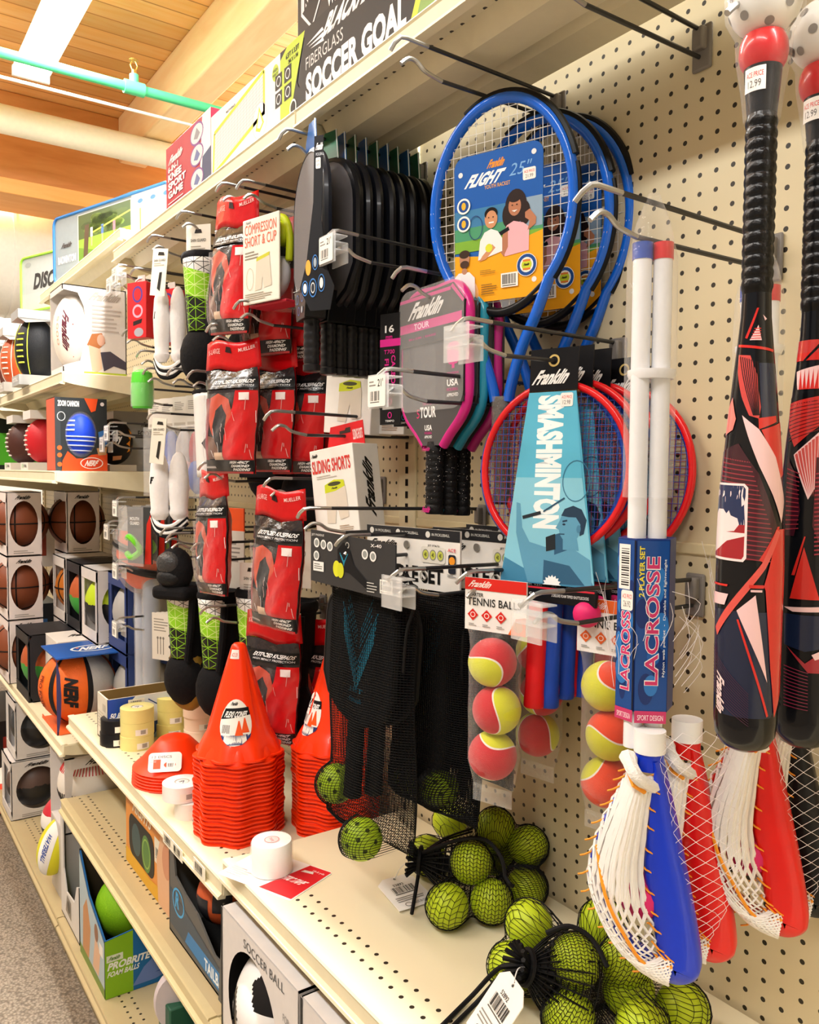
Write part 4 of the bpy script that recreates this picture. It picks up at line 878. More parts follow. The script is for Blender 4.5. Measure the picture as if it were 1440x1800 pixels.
def jet(label, loc, rz, front=True, zs=1., cardhx='#303134', tilt=0., ballx=((-.075, -.035, -.425), (.045, -.045, -.465)), seed=1):
    t = thing('paddle_set', label, 'paddle set', loc, rz, 'netted pickleball paddle sets')
    rr = random.Random(seed)
    if front:
        cm = mat(cardhx, .35, coat=.2)
        c = MB().prism([(-.125, -.085), (.125, -.095), (.125, .0), (-.125, .012)], (0, -.052, 0), (1, 0, 0), (0, 0, 1), .003, cm).build('header_card', t, smooth=0)
        A = Art((0, -.0522, 0))
        for (x, z) in ((-.105, -.012), (-.083, -.014), (-.062, -.016), (.043, -.022), (.066, -.024), (-.105, -.036)): A.e(x, z, .009, .009, '#e8e8e6'); A.e(x, z, .006, .006, '#8f9492')
        A.ring(-.008, -.010, .006, .006, .002, '#b9b9b4'); A.r(-.115, -.065, .034, .018, '#e9e9e6'); A.lines(-.112, -.062, .028, .012, 3, '#55564f')
        A.p([(-.035, -.055), (-.038, -.02), (-.02, -.005), (.0, -.02), (.012, -.045), (.06, -.075), (.055, -.085), (.0, -.06)], '#15161a'); A.e(-.04, -.055, .011, .015, '#d5d92c'); A.e(-.028, -.057, .010, .014, '#c9cf28')
        for k in range(4): A.line(-.03+k*.004, -.025-k*.004, -.018, -.045-k*.001, .0012, '#2aa6c8'); A.line(-.006-k*.003, -.025-k*.004, -.018, -.045-k*.001, .0012, '#2aa6c8')
        A.t('JET PADDLE', -.12, .0, .04, .005, '#d8d8d6'); A.bar(.086, -.085, .034, .024, '#f0efe8', 12); A.lines(.05, -.088, .03, .02, 4, '#b8b8b4'); A.t('X-40', .06, -.008, .03, .006, '#e8e8e6'); A.build('card_print', c)
    # paddle hanging in the bag, handle down
    pm = mat('#15171b', .5, bump=.2, scale=420)
    ol = [(.018, -.225), (.05, -.215), (.085, -.19), (.102, -.155)] + rrect(-.102, -.15, .204, .16, .05, 5)[6:18] + [(-.102, -.155), (-.085, -.19), (-.05, -.215), (-.018, -.225)]
    for k in range(2):
        px_, py_ = ((-.005, -.018) if k == 0 else (.01, .02)); z0 = -.115
        e = bpy.data.objects.new('paddle', None); COL.objects.link(e); e.parent = t
        o = MB().prism([(a, b) for a, b in ol], (0, -.006, 0), (1, 0, 0), (0, 0, 1), .012, pm).tube([Vector((a, 0, b)) for a, b in ol], .0072, mat('#0e0f12', .45), 8, closed=True, ref=(0, 1, 0)).lathe([(.019, -.37), (.02, -.366), (.0185, -.36), (.0175, -.23), (.016, -.215)], mat('#14151a', .6, bump=.2), 16, sy=.85)
        o = o.build('paddle', t); bpy.data.objects.remove(e)
        o.location = (px_, py_, z0); o.rotation_euler = (0, R(3+tilt), 0)
        if k == 0:
            A = Art((0, -.0063, 0), rough=.4, step=.0001); tc = '#1f7fa0'
            for i in range(5):
                for s in (-1, 1): A.line(s*(.052-i*.002), -.01-i*.013, 0, -.115-i*.012+.0, .0022+.0006*i, tc)
            for i in range(4):
                for s in (-1, 1): A.line(s*.036, .012-i*.014, s*.004, -.055-i*.01, .0016, tc)
            A.t('JET', -.022, -.172, .044, .012, '#1b6a88', .02); A.t('Franklin', -.024, -.189, .048, .010, '#1b6a88', .02, .2); A.build('face_print', o)
    for k, c in enumerate(ballx): pball(t, c, .0372, turn=k*1.7+seed)
    # net bag
    def bag(sgn):
        def fn(u, v):
            a = u-.5; z = -.075-.475*v; wv = .25*(1-.10*max(0, v-.75)*4*max(0, v-.75)); x = a*wv + (.004*sin(v*9+seed))
            prof = (1-(2*a)**4); thick = .030+.022*max(0, (v-.70)/.3)*(1 if sgn < 0 else .4)
            if v > .94: thick *= (1-v)/.06
            y = sgn*thick*prof + .003*sin(17*u+3*v+seed)*prof*(v < .95) - .004
            for c in ballx:
                d = math.hypot(x-c[0], z-c[2])
                if d < .043:
                    k = math.sqrt(max(0, .041**2-d*d)); yy = c[1]+sgn*(k+.001); y = min(y, yy) if sgn < 0 else max(y, yy)
            return Vector((x, y, z))
        return MB().grid(fn, 52, 100, NET)
    b = bag(-1); b2_ = bag(1); b.add(b2_.v, b2_.f, NET); o = b.build('net_bag', t, smooth=0); wire(o, .0015 if front else .0032)
    MB().tube(curve([(.115, -.02, -.05), (.14, -.02, -.09), (.13, -.03, -.15), (.12, -.028, -.22)], 5), .003, NET, 6).ball((.122, -.028, -.06), .007, NET, 8).build('drawcord', t)
    t.scale = (.88, .88, .88*zs); return t
jet('netted paddle set in front with dark header card and teal chevron paddle', (-1.110, -.272, 1.390), R(6), True, tilt=2, ballx=((-.085, -.02, -.475), (.040, -.055, -.53)))
jet('netted paddle set behind the front one, hanging under the first white card', (-1.055, -.185, 1.365), R(4), False, .86, seed=2, ballx=((.045, -.03, -.485), (-.06, -.01, -.50)))
jet('netted paddle set nearest the pegboard beside the tennis ball pack', (-1.085, -.085, 1.365), R(3), False, .80, seed=3, ballx=((.06, -.03, -.485), (-.05, -.03, -.49)))
def white_card(label, loc, rz, dark=False):
    t = thing('set_card', label, 'header card', loc, rz, 'white paddle set cards')
    m = mat('#eeebe4', .4) if not dark else mat('#2a2a2c', .4)
    c = MB().b2((-.125, -.002, -.10), (.125, .002, .012), m).build('card', t, smooth=0)
    A = Art((0, -.0022, 0), rough=.4); A.r(-.125, -.008, .25, .02, '#26272a'); 
    for x in (-.11, -.035, .045): A.e(x, .002, .006, .006, '#d8d8d2'); A.t('IN PICKLEBALL', x+.01, .0, .045, .005, '#cfcfc8')
    A.t('Franklin', -.12, -.028, .09, .014, '#1b1b1c', .03, .2); A.t('PADDLE SET', -.105, -.088, .19, .030, '#161616', .04)
    A.r(.028, -.05, .062, .03, '#e2dfd4', rad=.006); A.t('JET STATS', .045, -.021, .03, .005, '#333')
    for x in (.040, .059, .078): A.e(x, -.035, .0085, .010, '#8c8c82'); A.e(x, -.035, .0065, .008, '#c8cf5a'); A.t('40', x-.003, -.039, .006, .008, '#33341e', .02)
    A.r(.098, -.065, .018, .034, '#262a34', rad=.004); A.e(.107, -.042, .0075, .0075, '#f09a2e'); A.t('ACE', .096, -.026, .02, .006, '#d83a50'); A.lines(.096, -.072, .022, .006, 2, '#777'); A.ring(.035, -.075, .009, .009, .002, '#8f8a7c'); A.build('card_print', c)
    MB().lathe([(.004, -.001), (.0075, -.001), (.0075, .001), (.004, .001)], mat('#b8b8b4', .3, .8), 14, (-.01, -.004, -.02), (0, 1, 0)).build('eyelet', c)
    t.scale = (.88, .88, .88); return t
white_card('white paddle set card in front, its eyelet on the peg hook', (-1.105, -.20, 1.395), R(9)); white_card('white paddle set card, second from the front', (-1.02, -.12, 1.393), R(9)); white_card('dark edged white paddle set card, third from the front', (-.985, -.08, 1.398), R(6)); white_card('white paddle set card nearest the pegboard', (-.945, -.04, 1.392), R(4))
h7 = hook(-1.16, 1.43, 'peg hook bent sideways across the paddle set cards', .34, yaw=R(-14)); hook(-1.115, 1.392, 'peg hook through the dark header card of the front paddle set', .325, dz=.03); hook(-.985, 1.350, 'peg hook with a clear price holder beside the paddle sets', .31, 'clear')
# ---------------------------------------------------------------- tennis balls
def felt(c1, c2, r, k=1.35):
    m = bpy.data.materials.new('m_felt'); m.use_nodes = True; nt = m.node_tree; L = nt.links; b = nt.nodes['Principled BSDF']; b.inputs['Roughness'].default_value = .9; b.inputs['Sheen Weight'].default_value = .25
    tc = nt.nodes.new('ShaderNodeTexCoord'); sp = nt.nodes.new('ShaderNodeSeparateXYZ'); L.new(tc.outputs['Object'], sp.inputs[0])
    def mth(op, a, q):
        n = nt.nodes.new('ShaderNodeMath'); n.operation = op
        for i, v in enumerate((a, q)):
            if isinstance(v, (int, float)): n.inputs[i].default_value = v
            else: L.new(v, n.inputs[i])
        return n.outputs[0]
    s = mth('SUBTRACT', mth('DIVIDE', sp.outputs[2], r), mth('MULTIPLY', mth('MULTIPLY', sp.outputs[0], sp.outputs[1]), 2*k/r/r))
    cr = nt.nodes.new('ShaderNodeValToRGB'); cr.color_ramp.interpolation = 'CONSTANT'; e = cr.color_ramp.elements
    e[0].color = rgb(c1); e[0].position = 0; e[1].color = rgb('#efe9e0'); e[1].position = .46; n = e.new(.54); n.color = rgb(c2)
    L.new(mth('MULTIPLY_ADD', s, .5), cr.inputs[0]) if False else L.new(mth('ADD', mth('MULTIPLY', s, .5), .5), cr.inputs[0])
    L.new(cr.outputs[0], b.inputs['Base Color'])
    nz = nt.nodes.new('ShaderNodeTexNoise'); nz.inputs['Scale'].default_value = 900; bp = nt.nodes.new('ShaderNodeBump'); bp.inputs['Strength'].default_value = .4; bp.inputs['Distance'].default_value = .002; L.new(tc.outputs['Object'], nz.inputs['Vector']); L.new(nz.outputs['Fac'], bp.inputs['Height']); L.new(bp.outputs[0], b.inputs['Normal'])
    return m
FR, FO = felt('#d6d92a', '#c8202a', .0345), felt('#d8d92c', '#e8471f', .0345)
def tennis(label, loc, rz, hx, fm, turns, tilt=0.):
    t = thing('tennis_ball_pack', label, 'tennis ball pack', loc, rz, 'bagged starter tennis balls', ry=tilt)
    c = MB().b2((-.050, -.0015, -.075), (.050, .0015, .0), mat('#f1efec', .4)).build('header_card', t, smooth=0)
    A = Art((0, -.0017, 0), (.86, 0, 0), (0, 0, .79)); A.r(-.058, -.022, .116, .022, hx); A.t('Franklin', -.052, -.017, .05, .012, '#f6e8e4', .03, .2); A.t('STARTER', -.052, -.034, .03, .007, '#2a2a2a'); A.t('TENNIS BALLS', -.053, -.050, .102, .014, '#222', .01)
    for k in range(3): x = -.042+k*.027; A.p([(x, -.078), (x+.0105, -.067), (x, -.056), (x-.0105, -.067)], hx); A.ring(x, -.067, .005, .005, .0015, '#f8e0dc'); A.lines(x-.008, -.088, .016, .006, 2, '#999')
    A.p([(.026, -.095), (.058, -.095), (.058, -.062), (.04, -.066)], '#e8702c'); A.e(.044, -.08, .009, .010, '#c8906c'); A.build('card_print', c)
    for k, e in enumerate(turns):
        o = MB().ball((0, 0, 0), .0345, fm, 36).build('ball', t, loc=((-.004, .004, -.002)[k], 0, -.118-.0665*k)); o.rotation_euler = e
    prof = [(.046, -.07), (.042, -.08), (.037, -.095), (.0375, -.12), (.0368, -.15), (.0375, -.185), (.0368, -.22), (.0372, -.255), (.034, -.288), (.030, -.300)]
    b = MB(); n = 26
    vs = []
    for i, (r, z) in enumerate(prof):
        fl = max(.25, min(1, (-.062-z)/.040)) if z > -.10 else (1 if z > -.28 else .45)
        for j in range(n): a = 2*pi*j/n; vs.append((r*cos(a), r*sin(a)*fl, z+.002*sin(a*5)))
    k = len(prof); b.add(vs, [(i*n+j, i*n+(j+1) % n, (i+1)*n+(j+1) % n, (i+1)*n+j) for i in range(k-1) for j in range(n)], film('#ffffff', .02, .05, 45, .9))
    b.b2((-.034, -.0004, -.322), (.030, .0004, -.297), film('#ffffff', .07, .06, 60, .9)).build('clear_bag', t)
    return t
tennis('bagged red and yellow tennis balls in front, beside the netted paddles', (-.868, -.222, 1.348), R(18), '#d7261e', FR, ((R(60), R(20), R(80)), (R(-40), R(10), R(120)), (R(100), R(-30), R(10))))
tennis('bagged red and yellow tennis balls half hidden behind the red badminton grip', (-.930, -.075, 1.335), R(10), '#d7261e', FR, ((R(30), R(70), R(0)), (R(80), R(10), R(40)), (R(150), R(20), R(60))))
tennis('bagged orange and yellow tennis balls hanging left of the lacrosse sleeve', (-.750, -.118, 1.325), R(14), '#e4652a', FO, ((R(90), R(0), R(150)), (R(20), R(40), R(200)), (R(60), R(90), R(0))))
hook(-.70, 1.352, 'peg hook behind the lacrosse sleeve, holding tennis balls', .31, 'clear'); hook(-.90, 1.352, 'peg hook holding the red tennis balls', .25)
# ---------------------------------------------------------------- net bags of practice balls on the shelf
def ball_bag(label, balls, shelfz, gather, c0, tagat, tagrot, cords, seed=1):
    """balls are world centres; the net is drawn tight over them"""
    t = thing('ball_bag', label, 'bag of balls', (c0[0], c0[1], shelfz), 0, 'net bags of lime practice balls'); O = Vector(t.location)
    B = [Vector(b)-O for b in balls]; r = .0335; C0 = Vector(c0)-O
    p0 = MB().ball((0, 0, 0), r, LIME, 26).build('ball', t, loc=B[0])
    for b in B[1:]: q = p0.copy(); COL.objects.link(q); q.location = b
    G = (Vector(gather)-Vector(c0)); gl = G.length; G.normalize(); e1 = G.orthogonal().normalized(); e2 = G.cross(e1)
    nu, nv = 88, 56; Rr = [[0.]*nu for _ in range(nv+1)]; D = {}
    for j in range(nv+1):
        a = pi*j/nv
        for i in range(nu):
            q = 2*pi*(i+.5*(j % 2))/nu; d = G*cos(a)+(e1*cos(q)+e2*sin(q))*sin(a); D[j, i] = d; best = .03
            for b in B:
                bc = b-C0; s = bc.dot(d); h2 = bc.length_squared-s*s; rr_ = r+.0016
                if h2 < rr_*rr_: best = max(best, s+math.sqrt(rr_*rr_-h2))
            Rr[j][i] = best
    for it in range(26):
        N = [row[:] for row in Rr]
        for j in range(1, nv):
            for i in range(nu):
                m_ = (Rr[j][i-1]+Rr[j][(i+1) % nu]+Rr[j-1][i]+Rr[j+1][i])/4
                N[j][i] = max(Rr[j][i], m_*.985)
        Rr = N
    rg = random.Random(seed)
    for i in range(nu):
        for j in range(0, 7): Rr[j][i] = max(Rr[j][i]*(.9), gl*(1-.06*j)) if j < 4 else Rr[j][i]
    vs = []
    for j in range(nv+1):
        for i in range(nu):
            p = C0+D[j, i]*Rr[j][i]*(1+.004*rg.uniform(-1, 1)); p.z = max(p.z, .0012); p.y = min(p.y, -.004-O.y); vs.append(p)
    fs = []
    for j in range(nv):
        for i in range(nu):
            if j % 2 == 0: fs.append((j*nu+i, j*nu+(i+1) % nu, (j+1)*nu+i)); fs.append((j*nu+(i+1) % nu, (j+1)*nu+(i+1) % nu, (j+1)*nu+i))
            else: fs.append((j*nu+i, (j+1)*nu+(i+1) % nu, (j+1)*nu+i)); fs.append((j*nu+i, j*nu+(i+1) % nu, (j+1)*nu+(i+1) % nu))
    # quads from triangle pairs give the honeycomb look
    fs = []
    for j in range(nv):
        for i in range(nu): fs.append((j*nu+i, j*nu+(i+1) % nu, (j+1)*nu+(i+1) % nu, (j+1)*nu+i))
    o = MB().add(vs, fs, NET).build('net', t, smooth=0); wire(o, .0012)
    g = Vector(gather)-O; b = MB()
    for k in range(16):
        a = 2*pi*k/16; q = g+(e1*cos(a)+e2*sin(a))*.012; b.tube(curve([q-G*.03+(e1*cos(a)+e2*sin(a))*.012, q, q+G*.02+(e1*cos(a+.4)+e2*sin(a+.4))*.016], 3), .0032, NET, 5)
    b.tube(curve([g+(e1*cos(2*pi*k/10)+e2*sin(2*pi*k/10))*.020 for k in range(10)], 3, True), .004, NET, 6, closed=True); 
    for k in range(28):
        a = 2*pi*k/28; q = C0+(e1*cos(a)+e2*sin(a))*.062+G*.035; q.z = max(q.z, .004)
        b.tube(curve([q, q.lerp(g, .55)+(e1*cos(a)+e2*sin(a))*.012, g+(e1*cos(a)+e2*sin(a))*.010], 3), .0011, NET, 4, cap=False)
    for k in range(9):
        s_ = .25+.08*k; b.tube([C0.lerp(g, s_)+(e1*cos(2*pi*i/20)+e2*sin(2*pi*i/20))*(.058*(1-s_)+.012) for i in range(20)], .0010, NET, 4, closed=True)
    b.v = [(x, y, max(z, .002)) for x, y, z in b.v]; b.build('gathered_neck', t)
    b = MB()
    for cd_ in cords: b.tube(curve([Vector(q)-O for q in cd_], 6), .0032, mat('#121214', .7), 7)
    b.build('drawstring', t)
    # hang tag
    P = Vector(tagat)-O; h = bpy.data.objects.new('hang_tag', None)
    m = Matrix.Rotation(tagrot[2], 3, 'Z') @ Matrix.Rotation(tagrot[1], 3, 'Y') @ Matrix.Rotation(tagrot[0], 3, 'X')
    ux, uy = m @ Vector((1, 0, 0)), m @ Vector((0, 1, 0)); 
    bpy.data.objects.remove(h)
    tg = MB().prism([(-.035, -.085), (.035, -.085), (.035, -.012), (.020, 0), (-.020, 0), (-.035, -.012)], P, ux, uy, .0012, mat('#f3f0ea', .45)).build('hang_tag', t, smooth=0)
    A = Art(P, ux, uy); A.t('52892', -.012, -.026, .02, .006, '#3a3a3a'); 
    A.bar(-.024, -.05, .05, .024, None, 20); A.lines(-.026, -.068, .054, .014, 3, '#8a8782'); A.ring(-.012, -.076, .006, .005, .001, '#444'); A.t('MADE IN CHINA', -.002, -.079, .03, .006, '#777'); A.e(0, -.007, .0022, .0022, '#3a3a3a'); A.build('tag_print', tg)
    MB().tube(curve([g, g.lerp(P, .5)+Vector((0, -.006, .008)), P+uy*-.007], 5), .0008, mat('#e8e8e6', .4), 5).build('tag_string', tg)
    return t
zc = ZN+.035
b1 = [tuple(Vector(q)+Vector((.0, -.012, 0))) for q in [tuple(az(797, 1588, zc)), tuple(az(874, 1580, zc)), tuple(az(936, 1556, zc)), tuple(az(838, 1512, zc+.052)), tuple(az(938, 1484, zc+.048)), tuple(az(880, 1452, zc+.070)), tuple(az(760, 1500, zc)), tuple(az(800, 1440, zc+.012)), tuple(az(880, 1500, zc+.010))]]
cb = az(862, 1530, zc+.02)
gb = az(738, 1512, zc+.03)
ball_bag('net bag of lime balls on the shelf under the tennis balls, white tag at left', b1, ZN, gb, cb, az(690, 1542, ZN+.014), (R(7), R(0), R(86)), [[az(740, 1500, zc+.045), az(800, 1478, zc+.085), az(850, 1475, zc+.10), az(880, 1505, zc+.085), az(888, 1540, zc+.06)], [az(888, 1540, zc+.06), az(895, 1552, zc+.056), az(902, 1558, zc+.05)], [az(738, 1520, zc+.02), az(732, 1560, zc-.01), az(724, 1606, ZN+.006)]], 1)
b2c = [az(930, 1625, zc+.042), az(1060, 1625, zc+.045), az(1010, 1690, zc+.055), az(900, 1700, zc), az(1000, 1790, zc), az(1105, 1740, zc+.012), az(1200, 1775, zc), az(1100, 1690, zc+.05), az(1130, 1810, zc)]
cb2 = az(1040, 1730, zc+.015); gb2 = az(925, 1700, zc+.05)
ball_bag('net bag of lime balls under the blue lacrosse head, long cord trailing left', [tuple(q) for q in b2c], ZN, gb2, cb2, az(908, 1724, ZN+.085), (R(52), R(0), R(-18)), [[gb2, az(880, 1700, zc+.02), az(830, 1750, ZN+.01), az(780, 1800, ZN+.005), az(740, 1840, ZN+.005)], [gb2, az(885, 1712, zc+.02), az(840, 1760, ZN+.01), az(790, 1810, ZN+.005), az(750, 1850, ZN+.005)], [az(960, 1640, zc+.09), az(1000, 1628, zc+.10), az(1040, 1650, zc+.09), az(1068, 1700, zc+.07)]], 2)
# ================================================================ tape pack on the near shelf
p = az(478, 1532, ZN)
t = thing('tape_pack', 'carded roll of white athletic tape lying on the shelf corner', 'athletic tape', (p.x, p.y, ZN), R(-8))
MB().prism(rrect(-.075, -.06, .17, .115, .006), (0, 0, .0012), Vector((.86, .5, 0)), Vector((-.5, .86, 0)), .001, mat('#f3f1ef', .35, coat=.3)).build('card', t, smooth=0)
A = Art((0, 0, .0012), Vector((.86, .5, 0)), Vector((-.5, .86, 0))); A.p([(.02, -.055), (.093, -.055), (.093, .053), (.045, .053)], '#d0222a'); A.t('ATHLETIC TAPE', .0, -.012, .085, .016, '#f8eaea', .04, .15); A.t('10.0 yds', .062, .036, .026, .007, '#f4dada'); A.lines(-.07, -.05, .05, .03, 5, '#b8b4b0'); A.p([(.045, .026), (.07, .03), (.066, .037), (.048, .034)], '#e8e0d8'); A.build('card_print', t)
MB().lathe([(.012, .003), (.0355, .003), (.0355, .056), (.0345, .058), (.014, .058), (.012, .055)], mat('#f2f1ee', .75), 40).build('tape_roll', t)
A = Art((0, 0, .0582), (1, 0, 0), (0, 1, 0)); A.e(0, 0, .014, .014, '#eccac8', n=24); A.ring(0, 0, .013, .013, .0012, '#c84a50'); A.t('TAPE', -.008, -.003, .016, .005, '#c84a50', .02); A.build('core_label', t)
MB().lathe([(.038, .002), (.0375, .054), (.034, .0595)], film('#ffffff', .03, .05, 50, .5), 30).build('clear_blister', t)
# ================================================================ orange cones
def cone_parts(t, detail=True):
    orange = mat('#ff3a08', .35, coat=.15, vary=.03)
    def rad(z, a):
        if z < .004: f = 1
        base = .0135+(.0675-.0135)*((.225-z)/.185) if z > .04 else .0675+(.086-.0675)*((.04-z)/.04)**.8
        k = max(0, 1-z/.055); base *= 1+.055*k*cos(8*a)                  # eight-lobed skirt
        g = 0
        for a0 in (-100, 20, 140):
            d = (math.degrees(a)-a0+180) % 360-180
            if abs(d) < 9 and .05 < z < .185: g = -.0035*(1-(d/9)**2)*min(1, (z-.05)/.02, (.185-z)/.02)
        return base+g
    zs = [0, .0035, .0036, .012, .022, .032, .04, .048, .056, .07, .09, .11, .13, .15, .165, .18, .19, .205, .215, .221, .2245]
    n = 96 if detail else 64; vs = []; 
    for i, z in enumerate(zs):
        for j in range(n):
            a = 2*pi*j/n; r = rad(z, a)
            if i < 2: r = rad(0, a)+.0035
            if z > .218: r *= (1-((z-.218)/.009)**2*.55)
            vs.append((r*cos(a), r*sin(a), z))
    k = len(zs); fs = [(i*n+j, i*n+(j+1) % n, (i+1)*n+(j+1) % n, (i+1)*n+j) for i in range(k-1) for j in range(n)]
    fs.append(list(range((k-1)*n, k*n)))
    MB().add(vs, fs, orange).build('cone_body', t, smooth=35)
    return rad
def cone_stack(x, y, z, n, dz, toplab, lab, rz0, group, face):
    base = thing('sport_cone', lab, 'cone', (x, y, z), rz0, group); cone_parts(base, False)
    rr = random.Random(n)
    for k in range(1, n-1): dup(base, (x+rr.uniform(-.0015, .0015), y+rr.uniform(-.0015, .0015), z+k*dz), rz0+rr.uniform(-.03, .03))
    t = thing('sport_cone', toplab, 'cone', (x, y, z+(n-1)*dz), 0, group); rad = cone_parts(t)
    if face is not None:
        def fn(u, v, h): a = face+u; r = rad(v, a)+h+.0006; return Vector((r*cos(a), r*sin(a), v))
        A = Art(fn=fn, seg=.03, step=.00006, rough=.35)
        A.e(0, .075, .56, .044, '#f2eee8', n=28); A.p([(-.46, .05), (.50, .052), (.44, .045), (.2, .033), (-.2, .033), (-.4, .043)], '#23366e'); A.p([(-.55, .080), (.53, .088), (.5, .103), (-.42, .101)], '#17181c'); A.t('FLEXI CONES', -.44, .084, .9, .012, '#f4f4f2', .04, .1); A.logo(-.22, .107, .34, .007, '#2a2a2c')
        for (u, v) in ((.12, .05), (.32, .055)): A.p([(u-.13, v), (u+.13, v), (u+.02, v+.028), (u-.02, v+.028)], '#f0571e')
        A.r(-.46, .05, .3, .022, '#f6f4f0'); 
        for k in range(9): A.r(-.44+k*.03, .054, .015, .016, '#1a1a1a', False)
        A.build('oval_label', t)
        B = Art(fn=fn, seg=.05, step=.00006); B.r(-.75, .196, .9, .018, '#f3e6e2'); B.t('ACE 5.59', -.6, .200, .6, .008, '#d23c3a'); B.build('price_sticker', t)
    return t
G1, G2 = 'nested orange cones in front', 'nested orange cones against the netted paddles'
cone_stack(-1.585, -.300, ZL, 21, .0085, 'topmost orange cone of the front stack, wearing the oval label', 'orange cone nested in the front stack under the labelled one', R(20), G1, math.atan2(-.677, 1.585)-.12)
cone_stack(-1.500, -.118, ZL, 22, .0082, 'topmost orange cone of the stack half hidden by the black net', 'orange cone nested in the stack half hidden by the black net', R(8), G2, math.atan2(-.85, 1.5)-1.1)
# ================================================================ rolls of tape
def roll(label, loc, hx, r=.044, h=.036, core='#dcdcd8', group='hockey tape rolls', lab=True, rz=0., rough=.35):
    t = thing('tape_roll', label, 'tape roll', loc, rz, group)
    MB().lathe([(.0165, 0), (r, 0), (r, h), (r-.001, h+.0006), (.0165, h+.0006), (.0165, 0)], mat(hx, rough, coat=.15), 40).build('tape', t)
    c = MB().lathe([(.0135, .0004), (.0166, .0004), (.0166, h-.0004), (.0135, h-.0004), (.0135, .0004)], mat('#a9a294', .7), 28).build('core', t)
    A = Art((0, 0, h-.001), (1, 0, 0), (0, 1, 0)); A.e(0, 0, .0162, .0162, core, n=26); A.t('R', -.006, -.006, .009, .012, '#2a2a2a', .03, .2); A.line(.0, .004, .01, -.002, .0015, '#3a3a6a'); A.build('core_disc', t)
    if lab:
        f = math.atan2(-.62, 2.05)
        B = Art(fn=lambda x, y, hh: Vector((cos(f+x)*(r+hh), sin(f+x)*(r+hh), y)), seg=.2); B.r(-.15, .005, .75, .016, '#f2efe6')
        for k in range(12): B.r(.16+k*.026, .008, .013, .011, '#222', False)
        B.build('barcode_label', t)
    return t
def stack(u, v, z, n, hx, words, **k):
    p = az(u, v, z)
    for i in range(n):
        pos = ['bottom', 'second', 'third', 'fourth', 'fifth'][i] if i < n-1 else 'topmost'
        roll('%s roll, %s of the %s' % (words[0], pos, words[1]), (p.x+random.uniform(-.002, .002), p.y+random.uniform(-.002, .002), z+i*(k.get('h', .036)+.0008)), hx, rz=random.uniform(-.1, .3), lab=(i < 2), **{q: w for q, w in k.items() if q != 'lab'})
stack(242, 1312, ZL, 3, '#e6dd8e', ('clear yellow hockey tape', 'front stack before the white box'))
stack(303, 1290, ZL, 3, '#e0d682', ('clear yellow hockey tape', 'stack right of the front yellow one'))
stack(352, 1302, ZL, 3, '#ecd2bd', ('pale pink hockey tape', 'stack beside the orange discs'))
stack(372, 1262, ZL, 2, '#ddd9a0', ('pale yellow hockey tape', 'low stack behind the pink rolls'))
stack(207, 1306, ZL, 2, '#16161a', ('black hockey tape', 'pile, left of the front yellow stack'))
p1 = az(335, 1432, ZL)
roll('white hockey tape roll under another, on the shelf edge left of the cones', (p1.x, p1.y, ZL), '#efeae4', .034, .035); roll('wide white hockey tape roll lying on top at the shelf edge left of the cones', (p1.x-.018, p1.y-.012, ZL+.037), '#f1efec', .042, .034)
# ================================================================ flat disc markers
p = az(306, 1368, ZL)
for k in range(6):
    t = thing('disc_cone', 'topmost orange disc marker, wearing the white tag' if k == 5 else 'orange disc marker in the pile left of the cones', 'disc marker', (p.x+.0015*k, p.y, ZL+.001+k*.0075), .1*k, 'orange disc markers')
    n = 40; pr = [(.098, 0), (.099, .002), (.092, .008), (.080, .018), (.055, .046), (.038, .064), (.030, .068), (.012, .072), (.0, .0725), (.0, .070), (.028, .066), (.052, .043), (.078, .015), (.09, .004)]
    MB().lathe(pr, mat('#ff3a08', .38, vary=.03), 48).build('disc', t)
A = Art((-.0, -.0, .0), Vector((.82, -.57, 0)), Vector((-.40, -.575, .0)).cross(Vector((0, 0, 1))).normalized() if False else Vector((.36, .52, .775)))
o = Vector((.045, -.078, .012))
A = Art(o-Vector((.82, -.57, 0))*-.0, Vector((.60, .45, 0)), Vector((-.285, .375, .58)), base=.004); A.p(rrect(-.055, 0, .10, .062, .012), '#f4efec'); A.t('12 DISCS', -.045, .044, .06, .008, '#6a6460'); A.r(-.04, .010, .022, .03, '#e0562e'); A.e(.01, .022, .018, .010, '#e0562e'); A.r(.0, .012, .026, .02, '#f8f6f2'); A.bar(.002, .014, .02, .014, None, 9); A.lines(-.05, .03, .02, .012, 3, '#aaa'); A.build('paper_tag', t)
# ================================================================ open counter box with the hockey print
P0 = az(182, 1312, ZL); PL = az(148, 1245, ZL)
def open_box(name, label, cat, loc, rz, sx, sy, sz, outer, inner='#8f7442', th=.004, lean=0.):
    t = thing(name, label, cat, loc, rz); m = mat(outer, .5); i = mat(inner, .75)
    b = MB().b2((0, 0, 0), (sx, sy, th), i)
    for lo, hi in (((0, 0, 0), (th, sy, sz)), ((sx-th, 0, 0), (sx, sy, sz)), ((0, 0, 0), (sx, th, sz)), ((0, sy-th, 0), (sx, sy, sz))): b.b2(lo, hi, m)
    e = .0006
    for lo, hi in (((th, th, th), (th+e, sy-th, sz-.001)), ((sx-th-e, th, th), (sx-th, sy-th, sz-.001)), ((th, th, th), (sx-th, th+e, sz-.001)), ((th, sy-th-e, th), (sx-th, sy-th, sz-.001))): b.b2(lo, hi, i)
    b.build('carton', t, smooth=0); return t
